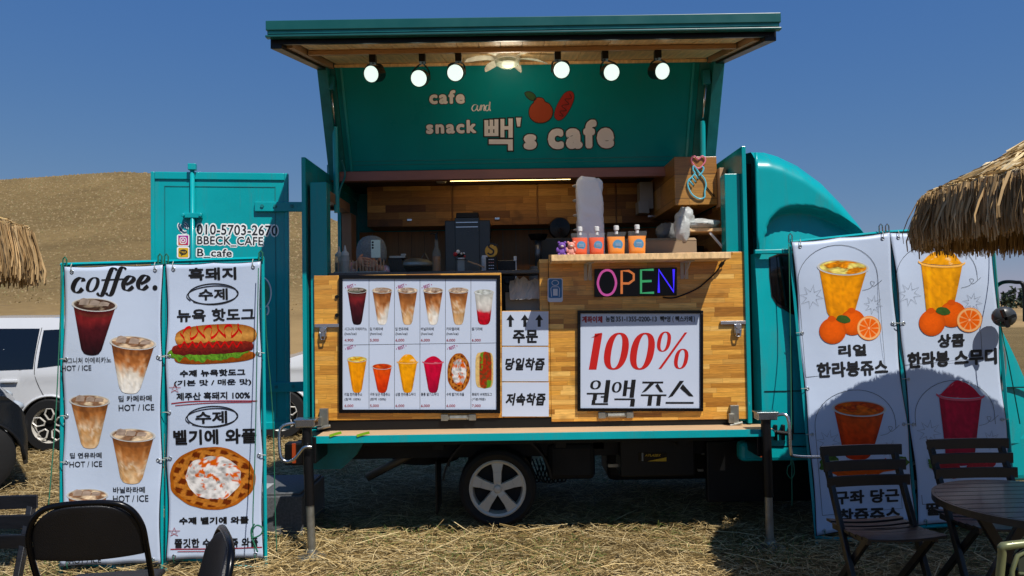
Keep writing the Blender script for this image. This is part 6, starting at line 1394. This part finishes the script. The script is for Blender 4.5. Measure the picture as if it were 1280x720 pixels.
# green guy ropes
GC = mat('green_cord', '#1c6a50', .7)
def rope(pts, lb, r=.0035): o = obj('guy_rope', MB().tube([at(u, v, y) for u, v, y in spl(pts, 4)], r, 5), GC, smooth=True); tag(o, lb, 'rope', 'green guy ropes tied to the banner frames'); return o
rope([(78, 334, 4.70), (74, 430, 4.62), (69, 530, 4.5), (60, 640, 4.35)], 'green rope running down beside the left edge of the coffee banner')
rope([(323, 335, 4.78), (321, 450, 4.74), (319, 560, 4.7), (316, 650, 4.62), (318, 690, 4.6)], 'green rope hanging in front of the hot dog banner')
rope([(329, 330, 4.88), (333, 420, 4.95), (341, 520, 5.0), (344, 640, 5.0), (346, 690, 4.98)], 'green rope hanging right of the hot dog banner near the step')
rope([(986, 305, 5.28), (988, 420, 5.24), (989, 520, 5.15), (989, 575, 5.12), (985, 583, 5.12), (984, 592, 5.12), (989, 598, 5.12), (993, 590, 5.12), (990, 576, 5.12), (990, 632, 5.1)], 'green rope with a loop hanging left of the juice banner')
rope([(1240, 288, 5.27), (1245, 340, 5.2), (1250, 400, 5.1), (1262, 460, 5.05), (1275, 530, 5.0)], 'dark green rope slanting right from the smoothie banner top')
o = obj('rope_bundle', MB().tube([at(u, v, 4.60) for u, v in spl([(318, 655), (314, 663), (316, 672), (326, 668), (328, 660), (320, 657), (314, 668), (318, 680), (322, 690)], 5)], .005, 6), GC, smooth=True); tag(o, 'knotted bundle of green rope low on the hot dog banner', 'rope')
mbk = []
for (u, v, y) in ((81, 328, 4.72), (200, 324, 4.77), (208, 324, 4.78), (326, 320, 4.85), (988, 298, 5.29), (1101, 286, 5.29), (1109, 286, 5.29)):
    p = at(u, v, y); o = obj('clip', MB().tube([p+Vector((-.012, 0, -.03)), p+Vector((-.012, 0, .02)), p+Vector((0, 0, .035)), p+Vector((.012, 0, .02)), p+Vector((.012, 0, -.03))], .005, 6), CHROME if u > 400 else GC, TA if u < 204 else TB if u < 400 else TC)

# ------------------------------------------------------------------ chairs and tables in the foreground
BWOOD = mat('black_stained_wood', '#101013', .42, var=.3, scale=5, stretch=(1.5, 14, 14), bump=.12, bscale=30, coat=.15)
def slat_chair(lb, loc, rz):
    """folding slatted chair; faces -y; origin on the ground under the seat's centre"""
    T = thing('slatted_chair', lb, 'chair', loc, rz, 'black slatted folding chairs')
    o = lambda n, m, **k: obj(n, m, BWOOD, T, local=True, bevel=.004, **k)
    for s in (-1, 1):
        o('rear_post', MB().bar((s*.205, -.16, .0), (s*.205, .207, .842), .026, .040, up=(0, 1, 0)))
        o('front_leg', MB().bar((s*.178, .24, .0), (s*.178, -.17, .445), .024, .038, up=(0, 1, 0)))
        o('seat_rail', MB().bar((s*.178, -.19, .435), (s*.178, .16, .420), .022, .032))
    for k, z in enumerate((.825, .748, .672)):
        y = -.16+.375*z/.86-.026; b = MB(); P = [[(x, y+.018*(1-(x/.235)**2)+d, z+h) for (d, h) in ((-.008, -.029), (-.008, .029), (.008, .029), (.008, -.029), (-.008, -.029))] for x in np.linspace(-.235, .235, 9)]
        b.grid(P); b.add(P[0][:4], [(0, 1, 2, 3)]); b.add(P[-1][:4], [(3, 2, 1, 0)]); o('back_slat', b)
    for k in range(7):
        y = -.205+.060*k; b = MB(); P = [[(x, y+d, .452+.012*math.sin(k/6*3.14*1.2+2.4)-.012*(1-(x/.21)**2)+h) for (d, h) in ((-.024, -.007), (-.024, .007), (.024, .007), (.024, -.007), (-.024, -.007))] for x in np.linspace(-.21, .21, 9)]
        b.grid(P); b.add(P[0][:4], [(0, 1, 2, 3)]); b.add(P[-1][:4], [(3, 2, 1, 0)]); o('seat_slat', b)
    o('stretcher', MB().bar((-.2, .03, .43), (.2, .03, .43), .02, .02)); o('stretcher', MB().bar((-.165, .2, .05), (.165, .2, .05), .018, .022))
    return T
slat_chair('whole black slatted chair left of the round table, in front of the carrot juice banner', (1.95, 3.98, 0), R(5))
slat_chair('black slatted chair behind the round table, its legs hidden', (2.62, 4.12, 0), R(1))
slat_chair('cut off black slatted chair at the lower left edge of the picture', (-2.33, 3.10, 0), R(8))
def round_table(lb, loc, r=.40, m=BWOOD):
    T = thing('round_table', lb, 'table', loc, R(2)); n = 11; w = 2*r/n
    for k in range(n):
        y0, y1 = -r+k*w+.0022, -r+(k+1)*w-.0022; pts = []
        for y in np.linspace(y0, y1, 5): pts.append((-math.sqrt(max(0, r*r-y*y)), y))
        pts += [(-x, y) for x, y in pts[::-1]]
        obj('top_slat', MB().prism([(x, y, .705) for x, y in pts], (0, 0, .018)), m, T, local=True, bevel=.002)
    obj('rim', MB().lathe([(r+.001, .690), (r+.014, .690), (r+.014, .722), (r+.001, .722), (r+.001, .690)], (0, 0, 0), 'z', 56, cap=False), m, T, local=True)
    obj('cross_beam', MB().box(-.06, .06, -r*.9, r*.9, .672, .704).box(-r*.9, -.062, -.05, .05, .676, .704).box(.062, r*.9, -.05, .05, .676, .704), m, T, local=True, bevel=.003)
    for s in (-1, 1):
        for t in (-1, 1): obj('leg', MB().bar((s*.24, t*.22, 0), (-s*.16+.0, t*.20, .672), .05, .028, up=(0, 1, 0)), m, T, local=True, bevel=.004)
    obj('stretcher', MB().bar((.0, -.2, .35), (.0, .2, .35), .03, .03), m, T, local=True, bevel=.003)
    return T
round_table('round black slatted table at the right, in the shade of the straw parasol', (2.40, 3.45, 0))
round_table('dark table of which only a curved edge shows at the lower left corner', (-2.56, 2.85, -.03))
VINB = mat('black_vinyl_pad', '#111114', .42, var=.12, bump=.25, bscale=220)
def fold_chair(lb, loc, rot):
    T = thing('padded_folding_chair', lb, 'folding chair', loc, 0, 'padded black folding chairs', rot=rot)
    arc = [(-.205, .25, .0), (-.22, .02, .42), (-.225, -.10, .66), (-.215, -.135, .77), (-.17, -.155, .845), (-.09, -.16, .872), (.09, -.16, .872), (.17, -.155, .845), (.215, -.135, .77), (.225, -.10, .66), (.22, .02, .42), (.205, .25, .0)]
    obj('tube_frame', MB().tube(spl(arc, 6), .0125, 10), BLACKG, T, local=True, smooth=True)
    obj('rear_leg_frame', MB().tube(spl([(-.19, -.24, 0), (-.195, .06, .40), (-.19, .15, .43), (.19, .15, .43), (.195, .06, .40), (.19, -.24, 0)], 5), .0115, 10), BLACKG, T, local=True, smooth=True)
    P = []
    for i in range(25):
        s = -1+2*i/24; row = []
        top = .868-.10*abs(s)**3.2; bot = .625+.012*s*s-.0
        for j in range(9):
            t = j/8; z = bot+(top-bot)*t; row.append((s*.214, -.10-.32*(z-.66)*.85-.02*(1-s*s)+.012, z))
        P.append(row)
    o = obj('backrest', MB().grid(P), VINB, T, local=True, smooth=True); m = o.modifiers.new('t', 'SOLIDIFY'); m.thickness = .022; m.offset = 0; m = o.modifiers.new('b', 'BEVEL'); m.width = .007; m.segments = 3
    o = obj('seat', MB().box(-.195, .195, -.10, .27, .425, .455), VINB, T, local=True, bevel=.014, seg=3)
    obj('cross_bar', MB().tube([(-.20, .2, .1), (.20, .2, .1)], .007, 8), BLACKG, T, local=True, smooth=True)
    return T
fold_chair('padded black folding chair standing upright in front of the coffee banner', (-1.80, 3.22, 0), (0, 0, R(9)))
fold_chair('padded black folding chair leaning and seen nearly edge on, right of the upright one', (-1.18, 2.60, -.02), (0, 0, R(118)))
# olive metal chair, lower right
OL = mat('olive_metal', '#7c8058', .35, metal=.2, coat=.2, var=.15)
T = thing('olive_metal_chair', 'small olive green metal chair cut off at the lower right corner', 'chair', (1.90, 2.64, 0))
arc = [(-.20, .02, .40), (-.205, -.03, .74), (-.17, -.045, .80), (.17, -.045, .80), (.205, -.03, .74), (.20, .02, .40)]
obj('back_frame', MB().tube(spl(arc, 6), .014, 10), OL, T, local=True, smooth=True)
obj('inner_frame', MB().tube(spl([(-.15, -.03, .42), (-.155, -.04, .76), (.155, -.04, .76), (.15, -.03, .42)], 5), .008, 8), OL, T, local=True, smooth=True)
obj('back_panel', MB().box(-.15, .15, -.036, -.032, .46, .76), mat('dark_olive_cloth', '#2c3020', .8), T, local=True)
for z in (.70, .62): obj('cross_rod', MB().tube([(-.155, -.045, z), (.155, -.045, z-.005)], .006, 8), OL, T, local=True, smooth=True)
obj('seat', MB().box(-.2, .2, .0, .38, .41, .43), OL, T, local=True, bevel=.01)
for s in (-1, 1):
    obj('leg', MB().tube([(s*.2, .38, .41), (s*.21, .42, 0)], .012, 10), OL, T, local=True); obj('leg', MB().tube([(s*.2, .02, .40), (s*.21, -.06, 0)], .012, 10), OL, T, local=True)

# ------------------------------------------------------------------ straw parasols
def strand_mesh(segs, name, m, par, cols, w=(.004, .009)):
    V, F, C = [], [], []
    for pts in segs:
        n = len(V); d = (pts[-1]-pts[0]); s = d.cross(Vector((random.uniform(-1, 1), random.uniform(-1, 1), random.uniform(-1, 1)))).normalized(); ww = random.uniform(*w); c = np.array(lin(random.choice(cols)))*random.uniform(.7, 1.2)
        for k, p in enumerate(pts):
            q = ww*(1-.5*k/(len(pts)-1)); V += [tuple(p-s*q), tuple(p+s*q)]; C += [c, c]
        F += [(n+2*k, n+2*k+1, n+2*k+3, n+2*k+2) for k in range(len(pts)-1)]
    b = MB(); b.v, b.f, b.c = V, F, C
    o = obj(name, b, m, par, local=True, norm=False, kind='stuff'); return o
STRAW_C = ['#ccb080', '#dcc292', '#bc9e6a', '#e6d0a4', '#a88a58', '#9a7c4c']
def parasol(lb, loc, r, ze, za, fringe, seed, tiers=((0, .56), (.44, 1.0)), n=5200, yaw=0):
    random.seed(seed); T = thing('straw_parasol', lb, 'parasol', loc, yaw)
    obj('pole', MB().tube([(0, 0, 0), (0, 0, za)], .022, 14), BLACKM, T, local=True, smooth='auto')
    b = MB(); NS = 8
    for k in range(NS):
        a = 2*math.pi*(k+.5)/NS; obj('rib', MB().tube([(.03*math.cos(a), .03*math.sin(a), za-.05), (r*.95*math.cos(a), r*.95*math.sin(a), ze-.01)], .007, 6), BLACKM, T, local=True)
    b.lathe([(r*.97, ze-.012), (.02, za-.02)], (0, 0, 0), 'z', 40, cap=False); o = obj('underlay', b, mat('thatch_underlay', '#6e5836', .9), T, local=True, smooth=True); s = o.modifiers.new('t', 'SOLIDIFY'); s.thickness = .012
    segs = []
    for ti, (t0, t1) in enumerate(tiers):
        for k in range(int(n*(t1*t1-t0*t0)*1.2)):
            t = math.sqrt(random.uniform(t0*t0, t1*t1)); a = random.random()*2*math.pi; rr = r*t; z = za+(ze-za)*t + (.03 if ti == 0 else 0) + random.uniform(0, .03)
            L_ = random.uniform(.12, .26); ang = a+random.gauss(0, .55); dr = Vector((math.cos(ang), math.sin(ang), -(za-ze)/r*1.0)).normalized(); p = Vector((rr*math.cos(a), rr*math.sin(a), z))
            q = p+dr*L_; q2 = p+dr*L_*.5+Vector((0, 0, random.uniform(.0, .02)))
            if q.xy.length > r*1.0: f_ = r/q.xy.length; q = Vector((q.x*f_, q.y*f_, ze+random.uniform(-.01, .05))); q2 = p.lerp(q, .5)
            segs.append([p, q2, q])
    strand_mesh(segs, 'thatch', M_STRAW, T, STRAW_C)
    segs = []
    for k in range(int(n*1.1)):
        a = random.random()*2*math.pi; rr = r*random.uniform(.97, 1.02); top = ze+random.uniform(-.02, .03); ln = fringe*random.uniform(.85, 1.12)
        if random.random() < .04: ln *= 1.1
        p = Vector((rr*math.cos(a), rr*math.sin(a), top)); o_ = Vector((math.cos(a), math.sin(a), 0)); tx = Vector((-math.sin(a), math.cos(a), 0))*random.gauss(0, .02)
        flr = random.uniform(.0, .05) + (.05 if random.random() < .05 else 0)
        segs.append([p, p+o_*flr*.5+tx*.4+Vector((0, 0, -ln*.4)), p+o_*flr*.8+tx*.8+Vector((0, 0, -ln*.75)), p+o_*flr*.75+tx+Vector((0, 0, -ln))])
    strand_mesh(segs, 'fringe', M_STRAW, T, ['#c0a072', '#d0b080', '#a88a60', '#b8986a', '#927650'], w=(.003, .0075))
    return T
parasol('big straw thatched parasol at the right, its fringe hanging over the smoothie banner', (3.26, 3.46, 0), 1.16, 2.17, 2.72, .215, 11, n=10000)
parasol('straw parasol cut off at the left edge of the picture', (-3.64, 3.75, 0), 1.00, 2.11, 2.55, .25, 12, n=5200)

# ------------------------------------------------------------------ cars behind
CGL = glassmat('tinted_car_glass', '#0b0d10', 1.0, .05)
WPAINT = mat('white_car_paint', '#d6d8da', .25, coat=.8, var=.02, rvar=.05); DPAINT = mat('charcoal_car_paint', '#1c2026', .22, coat=.9, var=.05, rvar=.05)
def car(name, lb, loc, rz, paint, L_=4.15, Wd=1.8, Ht=1.62, wb=2.57, boxy=True, wr=.33):
    """side skins with real wheel arches, tapering greenhouse, roof; x forward, wheels on the ground"""
    T = thing(name, lb, 'car', loc, rz); x0, x1 = -L_/2, L_/2; xr, xf = -wb/2-.02, wb/2-.02
    def top(x):
        k = (x-x0)/L_
        st = [(0, .98), (.015, 1.25), (.04, 1.42), (.09, Ht-.06), (.2, Ht-.01), (.45, Ht), (.58, Ht-.05), (.72, 1.12), (.80, 1.02), (.95, .90), (.985, .78), (1, .62)]
        for (a, za), (b, zb) in zip(st, st[1:]):
            if k <= b: return za+(zb-za)*(k-a)/(b-a)
        return .62
    def low(x):
        z = .24
        for c in (xr, xf):
            d = abs(x-c); ra = wr+.055
            if d < ra: z = max(z, .30+math.sqrt(ra*ra-d*d)-.0)
        return z
    def half(x, z):
        k = min(1, min(x-x0, x1-x)/.55); pl_ = .86+.14*math.sqrt(max(0, 1-(1-k)**2)); t = max(0, z-.98)/(Ht-.98); return Wd/2*pl_*(1-.20*t**1.25)-.03*max(0, .55-z)+.012*math.exp(-((z-.92)/.04)**2)
    xs = sorted(set([round(q, 4) for q in list(np.linspace(x0, x1, 46)) + [c+d*(wr+.056) for c in (xr, xf) for d in np.linspace(-1, 1, 17)]]))
    b = MB(); sides = []
    for s in (-1, 1):
        P = [[(x, s*half(x, low(x)+(top(x)-low(x))*j/17), low(x)+(top(x)-low(x))*j/17) for j in range(18)] for x in xs]; b.grid(P, flip=(s > 0)); sides.append(P)
    b.grid([[(r[-1][0], r[-1][1]+(q[-1][1]-r[-1][1])*j/6, r[-1][2]+.03*math.sin(math.pi*j/6)) for j in range(7)] for r, q in zip(*sides)])
    b.grid([sides[0][0], sides[1][0]]); b.grid([sides[0][-1], sides[1][-1]])
    obj('body', b, paint, T, local=True, smooth='auto')
    obj('underbody', MB().box(x0+.2, x1-.2, -Wd/2+.14, Wd/2-.14, .2, .75), DARK, T, local=True)
    def side_poly(nm, pts, m, off, s):
        mb = MB(); n = len(pts); fine = []
        for i in range(n):
            a, c = pts[i], pts[(i+1) % n]
            for k in range(4): fine.append((a[0]+(c[0]-a[0])*k/4, a[1]+(c[1]-a[1])*k/4))
        cx = sum(p[0] for p in fine)/len(fine); cz = sum(p[1] for p in fine)/len(fine); m_ = len(fine); rings = [[(cx+(x-cx)*f, s*(half(cx+(x-cx)*f, cz+(z-cz)*f)+off), cz+(z-cz)*f) for x, z in fine] for f in (.02, .35, .7, 1)]
        base = len(mb.v)
        for r in rings: mb.v += r
        for i in range(3):
            for k in range(m_): mb.f.append((i*m_+k, i*m_+(k+1) % m_, (i+1)*m_+(k+1) % m_, (i+1)*m_+k))
        return obj(nm, mb, m, T, local=True, smooth=True)
    for s in (-1, 1):
        side_poly('side_glass', [(x0+.36, 1.08), (x0+.92, 1.02), (x0+.92, 1.47), (x0+.30, 1.49), (x0+.26, 1.40)], CGL, .006, s)
        side_poly('side_glass', [(x0+.97, 1.01), (x0+1.75, .99), (x0+1.75, 1.50), (x0+.97, 1.49)], CGL, .006, s)
        side_poly('side_glass', [(x0+1.86, .99), (x0+2.85, 1.00), (x0+2.38, 1.47), (x0+1.86, 1.50)], CGL, .006, s)
        sm = MB()
        for q in ([(x0+.95, 1.5), (x0+.95, .95), (x0+.80, .60), (x0+.78, .45)], [(x0+1.80, 1.5), (x0+1.80, .34)], [(x0+2.86, 1.0), (x0+2.86, .34)]):
            sm.tube([(x, s*(half(x, z)+.001), z) for x, z in spl(q, 5)], .0045, 4)
        obj('door_seam', sm, BLACK, T, local=True)
        for hx_ in (x0+1.15, x0+2.0):
            obj('door_handle', MB().box(hx_, hx_+.20, s*(half(hx_, .86))-.0 if s > 0 else -half(hx_, .86)-.035, half(hx_, .86)+.035 if s > 0 else -half(hx_, .86), .85, .885), paint, T, local=True, bevel=.008)
        obj('arch_trim', MB().tube([(xr+(wr+.055)*math.cos(t), s*(half(xr, .6)+.004), .30+(wr+.055)*math.sin(t)) for t in np.linspace(.0, math.pi, 20)], .016, 6), BLACK if not boxy else paint, T, local=True, smooth=True)
        obj('arch_trim', MB().tube([(xf+(wr+.055)*math.cos(t), s*(half(xf, .6)+.004), .30+(wr+.055)*math.sin(t)) for t in np.linspace(.0, math.pi, 20)], .016, 6), BLACK if not boxy else paint, T, local=True, smooth=True)
        obj('tail_lamp', MB().box(x0+.005, x0+.10, s*Wd*.36-.05, s*Wd*.36+.06, .95, 1.30), mat('red_lens', '#7a1418', .2), T, local=True, bevel=.02)
        obj('head_lamp', MB().ball((x1-.16, s*Wd*.37, .78), (.14, .12, .07)), glassmat('lamp_glass', '#b8c0c4', 1.0, .1), T, local=True, smooth=True)
        for c in (xr, xf):
            y = s*(Wd/2-.085); w = obj('wheel', MB().lathe([(.21, -.1), (.30, -.1), (wr-.01, -.08), (wr, 0), (wr-.01, .08), (.30, .1), (.21, .1)], (c, y, wr), 'y', 40, cap=False), RUBBER, T, local=True, smooth='auto')
            rm = obj('rim', MB().lathe([(.21, s*.095), (.222, s*.10), (.225, s*.085), (.20, s*.07), (.19, s*.0)], (c, y, wr), 'y', 40, cap=False), mat('silver_wheel_paint', '#a9a49a'), w, local=True, smooth='auto')
            obj('wheel_disc', MB().lathe([(0, s*.03), (.2, s*.03)], (c, y, wr), 'y', 32, cap=False), BLACK, rm, local=True)
            for k in range(5):
                a = R(90+72*k); ca, sa = math.cos(a), math.sin(a); f = lambda r, t, d: (c+r*ca-t*sa, y+s*d, wr+r*sa+t*ca)
                fr = [f(.07, -.02, .075), f(.135, -.055, .09), f(.20, -.03, .09), f(.20, .03, .09), f(.135, .055, .09), f(.07, .02, .075)]
                obj('spoke', MB().tube(fr, .011, 6, closed=True), mat('silver_wheel_paint', '#a9a49a'), rm, local=True)
    gz = MB(); yy = Wd/2*.70
    gz.add([(x0+L_*.585, -yy, Ht-.06+.02), (x0+L_*.585, yy, Ht-.04), (x0+L_*.715, yy+.06, 1.15), (x0+L_*.715, -yy-.06, 1.15)], [(0, 1, 2, 3)]); o = obj('windscreen', gz, CGL, T, local=True, norm=False); s = o.modifiers.new('t', 'SOLIDIFY'); s.thickness = .03; s.offset = 0
    obj('rear_glass', MB().hexa([(x0+.0, -.6, 1.08), (x0-.01, .6, 1.08), (x0+.05, .6, 1.08), (x0+.05, -.6, 1.08), (x0+.11, -.5, 1.46), (x0+.11, .5, 1.46), (x0+.16, .5, 1.46), (x0+.16, -.5, 1.46)]), CGL, T, local=True)
    obj('bumper', MB().box(x0-.05, x0+.14, -Wd/2+.12, Wd/2-.12, .30, .62), BLACK, T, local=True, bevel=.04); obj('plate', MB().box(x0-.02, x0-.012, -.26, .26, .72, .84), WHITEP, T, local=True, bevel=.003)
    return T
# white hatchback: rear wheel at pixel 62, pointing left
rwx = at(62, 537, 8.9).x
T = car('white_car', 'boxy white car parked behind the coffee banner, rear side window and wheel showing', (rwx-1.305, 8.9+.9, 0), math.pi, WPAINT, Ht=1.63)
p = T.location
o = obj('window_sticker', MB().box(at(30, 436, 8.93).x-.03, at(30, 436, 8.93).x+.03, 8.972, 8.978, at(30, 436, 8.93).z-.05, at(30, 436, 8.93).z+.05), WHITEP, T)
# charcoal car corner at the left edge
T = car('charcoal_car', 'charcoal car nearest the left edge, only its dark arch and wheel in view', (-6.54, 6.6, 0), R(38), DPAINT, L_=3.6, wb=2.75, Ht=1.5, boxy=False, wr=.35)
# second white car seen in the gap between the opened door and the box
T = car('pale_car', 'second white car glimpsed in the gap between the opened rear door and the truck', (at(372, 480, 9.5).x+.9, 10.6, 0), R(-172), WPAINT, Ht=1.45)
# grey step behind the left jack
T = thing('step_block', 'grey speckled step block on the straw behind the left support jack', 'step', (-1.78, 5.75, 0)); GS = mat('speckled_grey', '#55585a', .7, var=.5, scale=60, bump=.2, bscale=120)
obj('lower_step', MB().box(-.32, .22, -.30, .35, 0, .30), GS, T, local=True, bevel=.01); obj('tread', MB().box(-.30, .20, -.28, .33, .301, .318), GS, T, local=True, bevel=.006)
T2 = obj('pale_mat', MB().box(-2.06, -1.86, 5.50, 5.75, .320, .326), mat('pale_grey_mat', '#a8acac', .7)); tag(T2, 'pale grey scrap of mat lying on the step block', 'mat')
bpy.data.objects.remove(_co)
